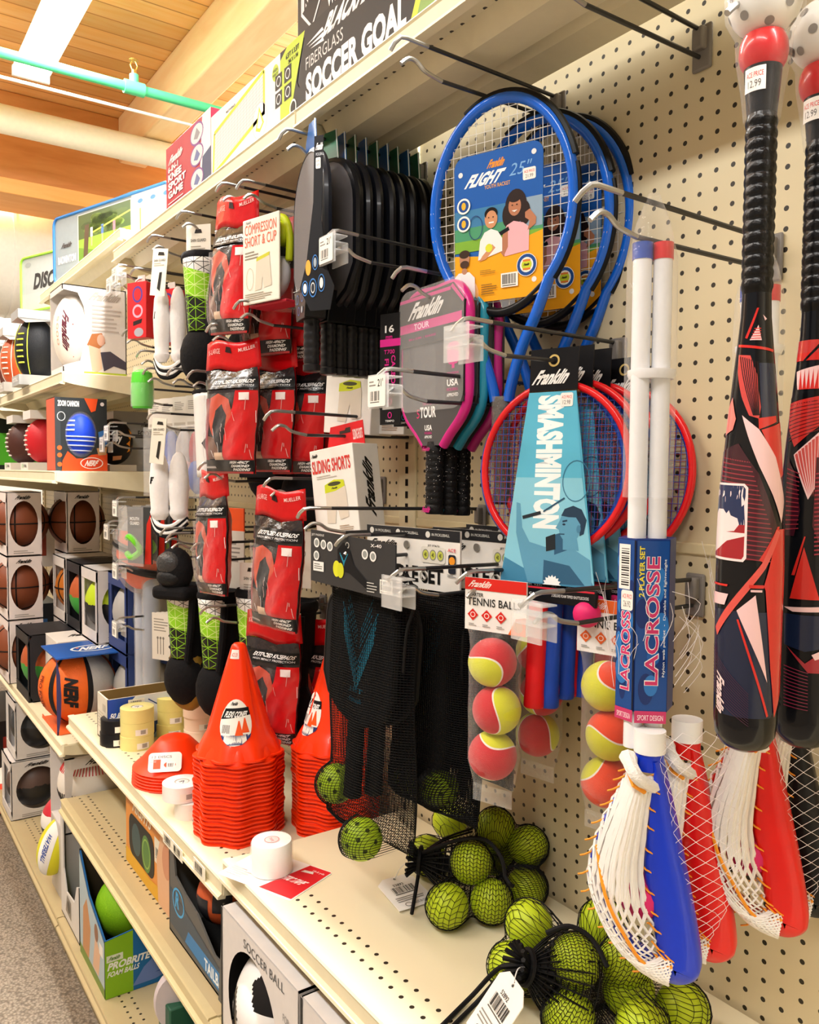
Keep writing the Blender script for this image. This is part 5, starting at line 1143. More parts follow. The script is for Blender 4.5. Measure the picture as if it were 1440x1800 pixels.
# near corner at P0; the printed long side faces the camera's right
bx = open_box('counter_box', 'open white and blue counter box with hockey players at the back of the cone shelf', 'carton', (P0.x-.11, P0.y+.012, ZL), R(0), .11, .35, .125, '#ded8c8')
A = Art((.1102, 0, 0), (0, 1, 0), (0, 0, 1), rough=.4)
A.r(0.001, .001, .348, .123, '#dfe8f0'); A.p([(.0, .125), (.0, .05), (.075, .125)], '#1d48a8'); A.t('50 PCS', .004, .072, .05, .014, '#ffffff', .04, .1, 0); A.r(.055, .095, .045, .022, '#f4f2ea'); A.bar(.06, .097, .034, .017, None, 12)
nv = '#1b4690'
A.p([(.06, .001), (.05, .03), (.07, .055), (.10, .062), (.115, .045), (.15, .05), (.16, .03), (.15, .001)], nv); A.e(.085, .06, .014, .014, nv); A.p([(.15, .075), (.17, .1), (.20, .115), (.23, .11), (.25, .08), (.24, .05), (.21, .045), (.19, .065)], nv); A.line(.11, .112, .16, .078, .003, nv); A.e(.215, .105, .014, .013, nv); A.p([(.24, .06), (.29, .03), (.33, .001), (.25, .001)], '#6fa0cc'); A.p([(.12, .001), (.14, .03), (.2, .035), (.23, .001)], '#8fb7da')
A.build('side_print', bx)
A = Art((0, -.0002, 0)); A.r(.06, .085, .03, .02, '#bdb7a8'); A.lines(.012, .03, .085, .05, 6, '#c2bba8'); A.build('end_print', bx)
MB().prism([(.0, .125), (.11, .125), (.105, .140), (.06, .146), (.004, .137)], (0, .348, 0), (1, 0, 0), (0, 0, 1), .003, mat('#a88a52', .8)).build('torn_flap', bx, smooth=0)
# ================================================================ red knee pad packs
RED = mat('#cc0812', .3, coat=.15, bump=.25, scale=45, vary=.12)
def knee(big=True):
    t = thing('knee_pad_pack', '', 'knee pad pack', (0, 0, 0), 0, 'red packs of knee pads')
    W_, H_ = .165, .285
    # folded red header, origin at its hang hole
    hd = MB(); 
    def hf(u, v): x = (u-.5)*(W_+.012*(1-v)); return Vector((x, -.004-.006*sin(pi*u)*v+.010*(2*u-1)**2, -.048+.066*v+.006*sin(u*7)))
    hd.grid(hf, 10, 5, RED); o = hd.build('header', t, solid=.0012)
    A = Art(fn=lambda x, y, h: hf(x, y)+Vector((0, -h-.0012, 0)), seg=.2); A.t('X-LARGE', .05, .52, .28, .18, '#f0b6b2'); A.t('MUELLER', .68, .68, .26, .12, '#f3c9c5'); A.p([(.44, .62), (.56, .62), (.54, .82), (.46, .82)], '#2a0c10'); A.build('header_print', o)
    def body(sgn):
        def fn(u, v):
            x = (u-.5)*W_*(1-.10*v*v); z = -.045-(H_-.045)*v
            b = .026*(1-(2*u-1)**4)*min(1, v*5)*min(1, (1-v)*6)**.7
            return Vector((x+.004*sin(6*v), sgn*b+.0009*sin(23*u+31*v)+(.0 if sgn < 0 else .004), z))
        return fn
    F = body(-1); b = MB(); dk = mat('#2c2628', .2, coat=.3, bump=.5, scale=70, vary=.4)
    b.grid(F, 18, 26, dk); b.grid(body(1), 12, 16, RED); pk = b.build('bag', t)
    A = Art(fn=lambda x, y, h: F(x, 1-y)+Vector((0, -h, 0)), seg=.03, step=.00016, rough=.28, coat=.15, base=.0022)
    A.r(.0, .06, .2, .66, '#8c2430'); A.p([(.52, .13), (1, .13), (1, .78), (.72, .78), (.66, .62), (.54, .45)], '#d20a14'); A.p([(.22, .72), (.4, .76), (.6, .7), (.66, .55), (.52, .4), (.3, .36), (.2, .5)], '#c6492f'); A.p([(.34, .6), (.46, .66), (.56, .55), (.55, .38), (.46, .26), (.34, .3), (.3, .45)], '#15151a'); A.p([(.2, .36), (.34, .34), (.44, .2), (.4, .14), (.2, .14)], '#6d4a3a'); A.p([(.34, .2), (.52, .2), (.52, .13), (.34, .13)], '#d3b49a')
    A.r(0, .805, 1, .105, '#121214'); A.t('EXTENDED KNEEPADS', .24, .85, .74, .036, '#f2f2f2', .03, .05); A.t('HIGH IMPACT PROTECTION', .26, .82, .7, .018, '#d8d8d8', .01)
    A.r(0, .015, 1, .115, '#141416'); A.t('HIGH IMPACT', .62, .094, .34, .026, '#f2f2f2', .05, .1); A.t('DIAMOND', .62, .06, .34, .026, '#f2f2f2', .05, .1); A.t('PADDING', .62, .026, .34, .026, '#f2f2f2', .05, .1); A.r(.0, .05, .3, .02, '#b9b5b4'); A.r(0, 0, 1, .02, '#c01a22'); A.r(.78, .69, .14, .07, '#f2e8e6')
    for k in range(16): u = rnd.random(); v = .15+.6*rnd.random(); A.line(u, v, min(1, u+rnd.uniform(-.03, .05)), v-rnd.uniform(.03, .12), .006, '#e9b9b6' if k % 3 else '#f6eeee')
    A.build('bag_print', pk)
    MB().grid(lambda u, v: F(u, .24+.76*v)+Vector((0, -.008-.003*sin(19*u+9*v), 0)), 14, 18, film('#ffffff', .0, .06, 60, .7)).build('clear_front', t)
    return t
k0 = knee(); KP = []
def put(o, first, loc, rz, label, rx=0., ry=0.):
    if first: o.location = loc; o.rotation_euler = (rx, ry, rz); o['label'] = label; return o
    return dup(o, loc, rz, label, rx=rx, ry=ry)
k0.scale = (.94, .94, .94)
put(k0, True, (-1.685, -.272, 1.758), R(22), 'red knee pad pack in front on the middle hook, facing out beside the white shell')
put(k0, False, (-1.672, -.185, 1.762), R(14), 'second red knee pad pack on the middle hook'); put(k0, False, (-1.650, -.128, 1.757), R(24), 'third red knee pad pack on the middle hook, with a price sticker'); put(k0, False, (-1.645, -.065, 1.752), R(20), 'rearmost red knee pad pack on the middle hook')
put(k0, False, (-1.655, -.275, 2.055), R(10), 'red knee pad pack in front on the top hook, twisted toward the aisle end', R(0), R(4))
put(k0, False, (-1.655, -.20, 2.015), R(20), 'second red knee pad pack on the top hook, under the boxed shorts and cup'); put(k0, False, (-1.645, -.14, 2.005), R(18), 'third red knee pad pack on the top hook'); put(k0, False, (-1.635, -.08, 1.995), R(16), 'rearmost red knee pad pack on the top hook')
put(k0, False, (-1.815, -.268, 1.478), R(2), 'red knee pad pack hanging edge on below the middle hook, left of the other single', 0, R(-3))
put(k0, False, (-1.502, -.250, 1.445), R(12), 'single red knee pad pack hanging right, under the other packs', 0, R(2))
put(k0, False, (-1.637, -.20, 1.168), R(22), 'low red knee pad pack behind the front cones, left of two'); put(k0, False, (-1.655, -.095, 1.150), R(22), 'low red knee pad pack between the two cone stacks')
for x, z, nm, L in ((-1.655, 2.092, 'top peg hook carrying red knee pad packs', .305), (-1.69, 1.805, 'middle peg hook carrying red knee pad packs', .315), (-1.565, 1.835, 'empty peg hook under the boxed shorts and cup', .305), (-1.755, 1.51, 'peg hook carrying the edge-on knee pad pack', .31), (-1.50, 1.478, 'peg hook carrying the single knee pad pack', .27), (-1.762, 1.185, 'empty peg hook in front of the lime shin guards', .305), (-1.645, 1.19, 'peg hook carrying the low knee pad packs', .22)): hook(x, z, nm, L)
# ================================================================ compression short and cup
t = thing('boxed_cup', 'boxed compression short and cup with clear side window, on the top row', 'boxed clothing', (-1.53, -.245, 2.022), R(14))
bm_ = MB().b2((-.062, -.03, -.19), (.052, -.026, -.02), mat('#ece7da', .45)).build('front_card', t, smooth=0, bevel=.004)
A = Art((-.062, -.0302, -.19)); A.t('COMPRESSION', .008, .138, .098, .020, '#e2603f', .0); A.t('SHORT & CUP', .008, .114, .098, .020, '#e2603f', .0); A.lines(.008, .088, .045, .018, 3, '#8d877a'); A.p([(.045, .085), (.085, .092), (.092, .03), (.068, .028), (.064, .05), (.06, .026), (.04, .025)], '#d8cfbd'); A.p([(.045, .082), (.085, .089), (.086, .096), (.045, .089)], '#c7c832'); A.ring(.024, .05, .012, .022, .001, '#b9b49c'); A.lines(.008, .006, .09, .016, 4, '#a39c8c'); A.t('Franklin', .01, .160, .02, .005, '#555', .02, .2); A.build('card_print', bm_)
MB().prism(rrect(-.062, -.19, .114, .2, .012), (0, .034, 0), (1, 0, 0), (0, 0, 1), .062, film('#ffffff', .06, .05, 25, .5)).build('clear_box', t)
MB().ball((.0, .0, -.055), (.045, .028, .032), mat('#c6d61f', .5), 20).tube(curve([(-.02, 0, -.02), (.03, .0, -.024), (.048, .0, -.06), (.046, 0, -.11)], 6), .008, mat('#c6d61f', .5), 10).b2((-.045, -.022, -.1), (.044, .024, -.085), mat('#15161a', .6)).build('short_waistband', t, bevel=.003)
MB().ball((.0, .0, -.13), (.044, .024, .05), mat('#e4e6f0', .7, bump=.4), 20).build('white_short', t); MB().b2((-.055, -.02, -.194), (.06, .03, -.188), mat('#c22a3c', .4)).build('red_base', t, bevel=.002)
hook(-1.56, 2.072, 'peg hook carrying the boxed compression short and cup', .3)
# ================================================================ shin guards
def tri_mat():
    m = bpy.data.materials.new('m_shell'); m.use_nodes = True; nt = m.node_tree; L = nt.links; b = nt.nodes['Principled BSDF']; b.inputs['Roughness'].default_value = .3
    tc = nt.nodes.new('ShaderNodeTexCoord'); sp = nt.nodes.new('ShaderNodeSeparateXYZ'); L.new(tc.outputs['Object'], sp.inputs[0])
    def mth(op, a, q=0., c=None):
        n = nt.nodes.new('ShaderNodeMath'); n.operation = op
        for i, v in enumerate((a, q, c)):
            if v is None: continue
            if isinstance(v, (int, float)): n.inputs[i].default_value = v
            else: L.new(v, n.inputs[i])
        return n.outputs[0]
    lines = None
    for (cx, cz, p) in ((1, 0, .022), (.5, .8, .021), (-.5, .8, .021), (0, 1, .026)):
        s = mth('ADD', mth('MULTIPLY', sp.outputs[0], cx), mth('MULTIPLY', sp.outputs[2], cz)); f = mth('LESS_THAN', mth('FRACT', mth('DIVIDE', s, p)), .065)
        lines = f if lines is None else mth('MAXIMUM', lines, f)
    cr = nt.nodes.new('ShaderNodeValToRGB'); cr.color_ramp.interpolation = 'CONSTANT'; e = cr.color_ramp.elements
    e[0].color = rgb('#14160f'); e[0].position = 0; e[1].color = rgb('#8fd21e'); e[1].position = .46; n = e.new(.80); n.color = rgb('#e9eae6')
    L.new(mth('ADD', mth('MULTIPLY', mth('ADD', sp.outputs[2], mth('MULTIPLY', sp.outputs[0], .3)), 5.5), 1.18), cr.inputs[0])
    lc = nt.nodes.new('ShaderNodeValToRGB'); lc.color_ramp.interpolation = 'CONSTANT'; e = lc.color_ramp.elements
    e[0].color = rgb('#8fd21e'); e[1].color = rgb('#d9f29a'); e[1].position = .46; n = e.new(.80); n.color = rgb('#15160f')
    L.new(mth('ADD', mth('MULTIPLY', mth('ADD', sp.outputs[2], mth('MULTIPLY', sp.outputs[0], .3)), 5.5), 1.18), lc.inputs[0])
    mx = nt.nodes.new('ShaderNodeMix'); mx.data_type = 'RGBA'; L.new(lines, mx.inputs[0]); L.new(cr.outputs[0], mx.inputs[6]); L.new(lc.outputs[0], mx.inputs[7]); L.new(mx.outputs[2], b.inputs['Base Color']); return m
TRI = tri_mat(); CLOTH = mat('#101013', .85, bump=.4, scale=120); 
def shin(label, loc, rz, card=True, sock=True):
    t = thing('shin_guard', label, 'shin guard', loc, rz, 'lime and black shin guards')
    def sh(u, v):
        a = (u-.5)*2.0; w_ = .046*(1-.28*v); return Vector((w_*sin(a), -.044*cos(a)*(1-.25*v)+.02, -.04-.17*v))
    MB().grid(sh, 12, 14, TRI).build('shell', t, solid=.005)
    def pad(u, v):
        a = 2*pi*u; w_ = .051*(1-.22*v); return Vector((w_*sin(a), -.040*cos(a)*(1-.2*v)+.026, -.022-.205*v+.010*sin(a)*0))
    MB().grid(pad, 24, 10, CLOTH).build('sleeve', t, solid=.006)
    b = MB()
    for z in (-.035,): b.tube([(.053*sin(2*pi*i/20), .026-.044*cos(2*pi*i/20), z) for i in range(20)], .012, CLOTH, 8, closed=True, ref=(0, 0, 1), flat=.4)
    b.tube([(.046, -.012, -.05), (.044, -.018, -.13), (.032, -.016, -.21)], .009, CLOTH, 8).build('strap', t)
    if sock: MB().ball((0, .025, -.265), (.060, .055, .075), CLOTH, 18).build('ankle_pad', t)
    if card:
        c = MB().b2((-.032, -.002, -.06), (.032, 0, .04), mat('#ebe7da', .5)).build('hang_card', t, smooth=0); A = Art((0, -.0022, 0)); A.p([(-.010, .020), (.010, .020), (.007, .029), (-.007, .029)], '#2a2622'); A.t('SHIN GUARD', -.02, .0, .04, .007, '#5a564e'); A.lines(-.02, -.03, .04, .022, 4, '#a8a296'); A.build('card_print', c)
    return t
shin('lime and black shin guard hanging high beside the white pair, strap facing out', (-1.900, -.262, 2.035), R(40))
for k, (x, y, z, r_, nm) in enumerate(((-2.045, -.262, 1.225, 34, 'leftmost lime shin guard of the low row, under the black knee cup'), (-2.005, -.17, 1.225, 30, 'second lime shin guard of the low row, half hidden'), (-1.895, -.235, 1.225, 30, 'third lime shin guard of the low row, behind the edge-on red pack'), (-1.745, -.20, 1.245, 28, 'lime shin guard of the low row with the white size card'), (-1.66, -.15, 1.225, 26, 'rightmost lime shin guard of the low row, beside the single red pack'))): shin(nm, (x, y, z), R(r_), k in (2, 3), k != 1)
for x, z, nm in ((-1.90, 2.095, 'top peg hook carrying the high lime shin guard'), (-2.12, 2.090, 'top peg hook carrying the white shin pads'), (-1.835, 1.72, 'peg hook left of the middle knee pad packs'), (-1.99, 1.335, 'peg hook above the low lime shin guards'), (-2.035, 1.345, 'peg hook left of the one above the low lime shin guards'), (-1.815, 1.325, 'peg hook behind the edge-on red pack')): hook(x, z, nm)
# black knee cup
t = thing('knee_guard', 'black cupped knee guard hanging over the lime shin guards', 'knee guard', (-2.03, -.28, 1.245), R(30))
MB().ball((0, 0, 0), (.052, .034, .058), CLOTH, 22).build('pad', t); MB().ball((-.004, -.018, .018), (.036, .024, .030), mat('#3c3d3f', .35, bump=.6, scale=160), 20).build('cap_plate', t); MB().ball((-.004, -.016, -.018), (.038, .024, .022), mat('#1d1e20', .5, bump=.4, scale=160), 20).build('lower_plate', t); MB().b2((-.055, -.03, -.075), (.055, .03, -.04), CLOTH).build('strap', t, bevel=.012)
t = thing('knee_guard', 'dark elbow pad bundle hanging behind the single red pack', 'knee guard', (-1.66, -.10, 1.44), R(20)); MB().ball((0, 0, 0), (.07, .05, .075), CLOTH, 22).ball((.06, .02, -.02), (.06, .045, .06), CLOTH, 18).build('pad', t)
for k, (x, y, z, nm) in enumerate(((-1.72, -.15, 1.70, 'black pad bundle hanging between the top and middle knee pad packs'), (-1.80, -.12, 1.50, 'black pad bundle hanging behind the edge-on knee pad pack'), (-1.93, -.12, 1.78, 'black pad bundle hanging under the high lime shin guard'), (-1.90, -.13, 1.00, 'black sock bundle hanging above the counter box'), (-1.76, -.11, 1.02, 'black sock bundle hanging behind the front cone'))):
    t = thing('pad_bundle', nm, 'pad', (x, y, z), R(20), 'dark pad bundles'); MB().ball((0, 0, 0), (.075, .05, .085), CLOTH, 20).ball((.02, .0, -.09), (.06, .045, .07), CLOTH, 18).build('pad', t); MB().tube([(0, 0, .07), (0, .0, .11)], .004, CLOTH, 6).b2((-.06, -.052, -.02), (.06, -.03, .015), mat('#1d1d20', .7)).build('strap', t, bevel=.006)
# white shin pads in pairs on a card
def white_pads(label, loc, rz, L_, sc=.6):
    t = thing('shin_pads', label, 'shin pads', loc, rz, 'white padded shin guards'); W = mat('#eceaea', .9, bump=.35, scale=90)
    c = MB().prism([(-.026, -.10), (.018, -.105), (.030, .012), (-.014, .016)], (0, -.044, 0), (1, 0, 0), (0, 0, 1), .0015, mat('#e9e4d6', .5)).build('hang_card', t, smooth=0)
    A = Art((0, -.0442, 0)); A.t('SHIN GUARD', -.012, -.018, .034, .006, '#6a655a'); A.lines(-.012, -.03, .032, .010, 2, '#aba594'); A.p([(-.004, -.085), (.004, -.045), (.012, -.045), (.008, -.07), (.004, -.092)], '#2a2824'); A.p([(0, -.002), (.02, -.004), (.018, .004), (.003, .006)], '#2a2622'); A.build('card_print', c)
    for s in (-1, 1):
        prof = [(.010, -.072), (.024, -.082), (.036, -.105), (.042, -.15), (.040, -.19), (.036, -.22), (.034, -.24), (.039, -.27), (.040, -L_+.02), (.032, -L_)]
        prof = [p_ for p_ in prof if p_[1] > -L_+.015] + [(.036, -L_+.012), (.022, -L_)]
        b = MB(); n = 20; vs = []
        for r, z in prof:
            for j in range(n): a = 2*pi*j/n; vs.append((s*.036*sc+.003+r*sc*.92*cos(a), -.010*(s < 0)+.004+r*sc*.70*sin(a), z))
        k = len(prof); b.add(vs, [(i*n+j, i*n+(j+1) % n, (i+1)*n+(j+1) % n, (i+1)*n+j) for i in range(k-1) for j in range(n)]+[list(range((k-1)*n, k*n))], W); o = b.build('pad', t)
    A = Art((-.052*sc, -.0355*sc, -.155)); A.t('F', 0, 0, .014, .018, '#1a1a1c', .06, .2); A.build('letter_mark', t)
    b = MB()
    for q, hx in enumerate(('#f0f0ee', '#17171a', '#f0f0ee', '#17171a')): b.tube(curve([(-.07*sc, .0, -L_+.02-q*.008), (-.03*sc, -.02*sc, -L_-.012-q*.008), (.03*sc, -.02*sc, -L_-.014-q*.008), (.07*sc, .01, -L_+.015-q*.007)], 5), .006, mat(hx, .8), 8)
    b.build('elastic_strap', t); return t
white_pads('white padded shin guards, the shorter upper pair on a card', (-2.115, -.262, 2.040), R(36), .265); white_pads('white padded shin guards, the longer lower pair on a bent card', (-2.130, -.262, 1.615), R(34), .25, .74)
hook(-2.13, 1.640, 'peg hook carrying the lower white shin pads')
# ================================================================ top shelf cartons
def carton(name, label, cat, lo, hi, hx, group=None, rz=0., part='box', rough=.4):
    """closed carton; origin at its lower, right, aisle-side corner"""
    t = thing(name, label, cat, lo, rz, group); d = [b-a for a, b in zip(lo, hi)]
    b = MB().b2((0, 0, 0), d, mat(hx, rough)).build(part, t, bevel=.0012, smooth=0); return t, d, b
def fr(d): return dict(o=(0, -.0002, 0), ux=(1, 0, 0), uy=(0, 0, 1))           # aisle face
def rt(d): return dict(o=(d[0]+.0002, 0, 0), ux=(0, 1, 0), uy=(0, 0, 1))       # face toward the near end
def tp(d): return dict(o=(0, 0, d[2]+.0002), ux=(1, 0, 0), uy=(0, 1, 0))
YF = YT+.012
t, d, b = carton('goal_box', 'long black and white soccer goal carton along the top shelf edge', 'game box', (-1.848, YF, ZT+.001), (-.60, YF+.16, ZT+.134), '#1d1d20')
A = Art(**fr(d), rough=.45)
A.r(0, 0, .36, .141, '#eceae6'); A.p([(.01, .006), (.02, .098), (.285, .137), (.285, .05), (.02, .004)], '#d9d9da')
for k in range(17): A.line(.022+k*.016, .012+k*.002, .024+k*.016, .1+k*.0022, .0009, '#b2b2b6')
for k in range(12): A.line(.02, .014+k*.0072, .285, .05+k*.007, .0009, '#b6b6ba')
A.h += A.step
for q in ((.012, .008, .02, .098), (.02, .098, .285, .137), (.285, .137, .285, .05), (.012, .008, .285, .055)): A.line(*q, .0085, '#c9cf1e')
A.e(.265, .045, .034, .036, '#f2f1ee'); A.ring(.265, .045, .034, .036, .001, '#b5b5b5'); A.p([(.245, .03), (.262, .074), (.285, .036), (.265, .022)], '#c9cf1e'); A.p([(.252, .034), (.263, .064), (.278, .037), (.265, .029)], '#eceae6'); A.t('MULTI SURFACE', .09, .119, .05, .005, '#222')
A.p([(.36, 0), (.47, 0), (.43, .06), (.455, .141), (.36, .141)], '#1d1d20'); A.e(.338, .112, .014, .016, '#a9c41f'); A.t('HIGH', .328, .114, .02, .006, '#1d1d1d', .03); A.t('VISIBILITY', .326, .106, .024, .005, '#1d1d1d', .02)
A.p([(.36, .0), (.40, .0), (.43, .07), (.462, .141), (.39, .141), (.36, .125)], '#b4cc1e')
for i in range(2):
    for j in range(2): A.r(.338+i*.04, .042+j*.034, .03, .028, '#19191b'); A.ring(.353+i*.04, .056+j*.034, .010, .010, .0022, '#e8e8e6')
A.t('6.5FT X 3.5FT', .385, .118, .055, .010, '#19191b', .03); A.t('2M X 1.1M', .395, .106, .04, .008, '#19191b', .03); A.ring(.415, .018, .014, .016, .0035, '#f0f0ee'); A.e(.415, .018, .009, .011, '#19191b')
A.p([(.43, 0), (.465, .141), (1.0, .141), (.96, 0)], '#1e1e21')
A.t('BLACKHAWK', .525, .098, .265, .034, '#ececec', .05, .12); A.p([(.47, .11), (.53, .118), (.535, .111)], '#ececec'); A.p([(.478, .104), (.532, .108), (.535, .101)], '#ececec'); A.p([(.486, .098), (.533, .099), (.536, .092)], '#ececec'); A.p([(.683, .108), (.700, .136), (.698, .112), (.706, .104), (.686, .1)], '#c4d92a')
A.t('FIBERGLASS', .468, .066, .135, .022, '#cfcfcf', 0); A.t('SOCCER GOAL', .468, .008, .325, .050, '#f2f2f2', .05)
A.p([(.80, 0), (.87, .141), (.886, .141), (.816, 0)], '#c8d42a'); A.p([(.816, 0), (.886, .141), (1.248, .141), (1.248, 0)], '#7fa34e'); A.p([(.9, .0), (1.0, .141), (1.03, .141), (.92, 0)], '#b7cfa0'); A.build('front_print', t)
t, d, b = carton('hockey_box', 'black hockey set carton lying on the soccer goal carton', 'game box', (-1.425, YF+.004, ZT+.1355), (-.70, YF+.16, ZT+.30), '#232326')
A = Art(**fr(d), rough=.45); A.p([(.016, .100), (.06, .110), (.098, .100), (.096, .048), (.058, .002), (.016, .042)], '#e2e2e4'); A.p([(.021, .096), (.06, .105), (.093, .096), (.091, .05), (.058, .009), (.021, .045)], '#1b1b1e'); A.p([(.022, .072), (.022, .045), (.082, .075), (.092, .094)], '#e2e2e4'); A.t('NHL', .028, .044, .058, .026, '#1b1b1e', .05, 0); A.t('HOCKEY', .115, .046, .24, .062, '#f0f0f0', .05, .05); A.t('WITH 2 STICKS AND PUCK', .115, .014, .30, .022, '#e2e2e2', .03); A.build('front_print', t)
t, d, b = carton('knee_game_box', 'red knee sport game carton beside the soccer goal carton', 'game box', (-2.165, YF, ZT+.001), (-1.85, YF+.16, ZT+.168), '#b00a34')
A = Art(**fr(d), rough=.45); A.p([(.24, 0), (.315, 0), (.315, .167), (.262, .167)], '#e9e6e6'); A.p([(.25, 0), (.315, 0), (.315, .08), (.262, .07)], '#2b3c66')
for z in (.135, .085, .028): A.e(.225, z, .044, .026, '#7c3f8e'); A.e(.225, z, .039, .022, '#d9d2d6'); A.p([(.205, z-.008), (.225, z+.014), (.247, z-.004), (.23, z-.014)], '#5a6a9e' if z < .1 else '#8b8b93')
A.logo(.02, .118, .12, .020, '#f6ecee'); A.t('6-IN-1', .02, .098, .075, .015, '#f6ecee', .04); A.t('KNEE', .02, .076, .10, .018, '#f6ecee', .05); A.t('SPORT', .02, .054, .13, .018, '#f6ecee', .05); A.t('GAME', .02, .032, .11, .018, '#f6ecee', .05); A.lines(.02, .008, .17, .016, 2, '#f0c6d0'); A.build('front_print', t)
# badminton bag and disc bag at the far end stand turned toward the near end
a, c = az(95, 385, 2.505), az(300, 316, 2.505); ux = Vector((c.x-a.x, c.y-a.y, 0)); Lb = ux.length; ang = math.atan2(ux.y, ux.x)
t = thing('badminton_bag', 'grey and blue badminton set bag with a lawn photograph, on the far top shelf', 'game bag', (a.x, a.y, 2.2412), ang)
MB().prism(rrect(0, 0, Lb, .262, .03), (0, 0, 0), (1, 0, 0), (0, 0, 1), .08, mat('#8f9ba0', .5)).build('bag', t, smooth=30); MB().tube([(p_[0], -.002, p_[1]) for p_ in rrect(.002, .002, Lb-.004, .258, .03)], .006, mat('#2a6fb4', .5), 6, closed=True).build('piping', t)
MB().tube(curve([(Lb*.50, .04, .262), (Lb*.52, .04, .28), (Lb*.68, .04, .28), (Lb*.70, .04, .262)], 6), .009, mat('#2b2d30', .6), 8).build('handle', t)
A = Art((0, -.0002, 0), rough=.35, coat=.3); w0, w1 = Lb*.235, Lb*.69
A.r(w0-.006, .01, w1-w0+.012, .236, '#c9ccc8'); A.r(w0, .014, w1-w0, .228, '#84a83a'); A.r(w0, .15, w1-w0, .092, '#3e5a2c')
for k in range(40): cx, cz = rnd.uniform(w0+.06, w1-.06), rnd.uniform(.16, .225); A.e(cx, cz, rnd.uniform(.02, .05), rnd.uniform(.008, .016), rnd.choice(('#2f4a22', '#58752f', '#6c8a3a', '#46602a')), n=9, up=False)
A.h += A.step*2; A.p([(w0, .014), (w0+.2, .014), (w0+.1, .1), (w0, .12)], '#5f8a2a'); A.p([(w0+.03, .05), (w0+.06, .05), (w0+.075, .2), (w0+.045, .2)], '#4a3c2e'); A.line(w0+.1, .165, w1, .205, .006, '#d8dc50')
for (x, hx) in ((.30, '#4a74b0'), (.45, '#e6788a'), (.16, '#cfd6da')): A.r(w0+x*(w1-w0)/.6*.9, .15, .016, .035, hx); A.r(w0+x*(w1-w0)/.6*.9+.003, .115, .01, .035, '#c99a78')
A.p([(w0+.3, .02), (w0+.38, .05), (w0+.46, .03), (w0+.4, .016)], '#3a5fa0'); A.r(w1+.006, .01, Lb-w1-.012, .244, '#d5dadc'); A.logo(.05, .135, w0-.09, .02, '#2a2e33'); A.t('BADMINTON', .03, .075, w0-.05, .03, '#eef2f2', .04)
for k in range(3): A.e(w1+.06+k*(Lb-w1)*.32, .225, .016, .008, '#3a74b8')
A.line(w1+.06, .05, w1+.06, .2, .01, '#d8d25a')
for k in range(4): A.line(w1+.16+k*.03, .06, w1+.16+k*.03, .13, .008, '#6a6e72')
A.ring(w1+.18, .17, .05, .02, .004, '#b8bcbe'); A.build('front_print', t)
a, c = az(37, 455, 2.50), az(97, 440, 2.50); ux = Vector((c.x-a.x, c.y-a.y, 0)); Lb = ux.length
t = thing('disc_bag', 'grey disc game bag with lime piping, left of the badminton bag', 'game bag', (a.x, a.y, 2.2412), math.atan2(ux.y, ux.x))
MB().prism(rrect(0, 0, Lb+.12, .258, .03), (0, 0, 0), (1, 0, 0), (0, 0, 1), .07, mat('#a6aeab', .5)).build('bag', t, smooth=30); MB().tube([(p_[0], -.002, p_[1]) for p_ in rrect(.002, .002, Lb+.116, .254, .03)], .006, mat('#8cc63a', .5), 6, closed=True).build('piping', t)
A = Art((0, -.0002, 0)); A.t('DISC', .10, .10, Lb-.1, .075, '#26282a', .05, .1); A.e(.06, .22, .025, .012, '#8f9694'); A.r(.0, .0, Lb+.1, .085, '#aab2ae'); A.build('front_print', t)
# ================================================================ balls in open cartons (football and basketball shelves)
def vball(parent, c, r, hx, name='ball', bump=.2, seams=None, mat_=None):
    b = MB().ball((0, 0, 0), r, mat_ or mat(hx, .45, bump=bump, scale=500), 32)
    o = b.build(name, parent, loc=c)
    if seams:
        s = MB(); rv = Vector(r) if isinstance(r, (tuple, list)) else Vector((r, r, r))
        for ax_ in seams:
            n_ = Vector(ax_[:3]).normalized(); off = ax_[3] if len(ax_) > 3 else 0; e1 = n_.orthogonal().normalized(); e2 = n_.cross(e1); q = math.sqrt(1-off*off)
            s.tube([Vector([(n_*off+(e1*cos(2*pi*i/48)+e2*sin(2*pi*i/48))*q)[k]*rv[k]*1.0005 for k in range(3)]) for i in range(48)], .0028, mat('#1a1512', .6), 6, closed=True)
        s.build('ball_seams', o)
    return o
BSE = [(0, 0, 1), (.3, 1, 0), (1, -.25, .1, .5), (1, -.25, .1, -.5)]
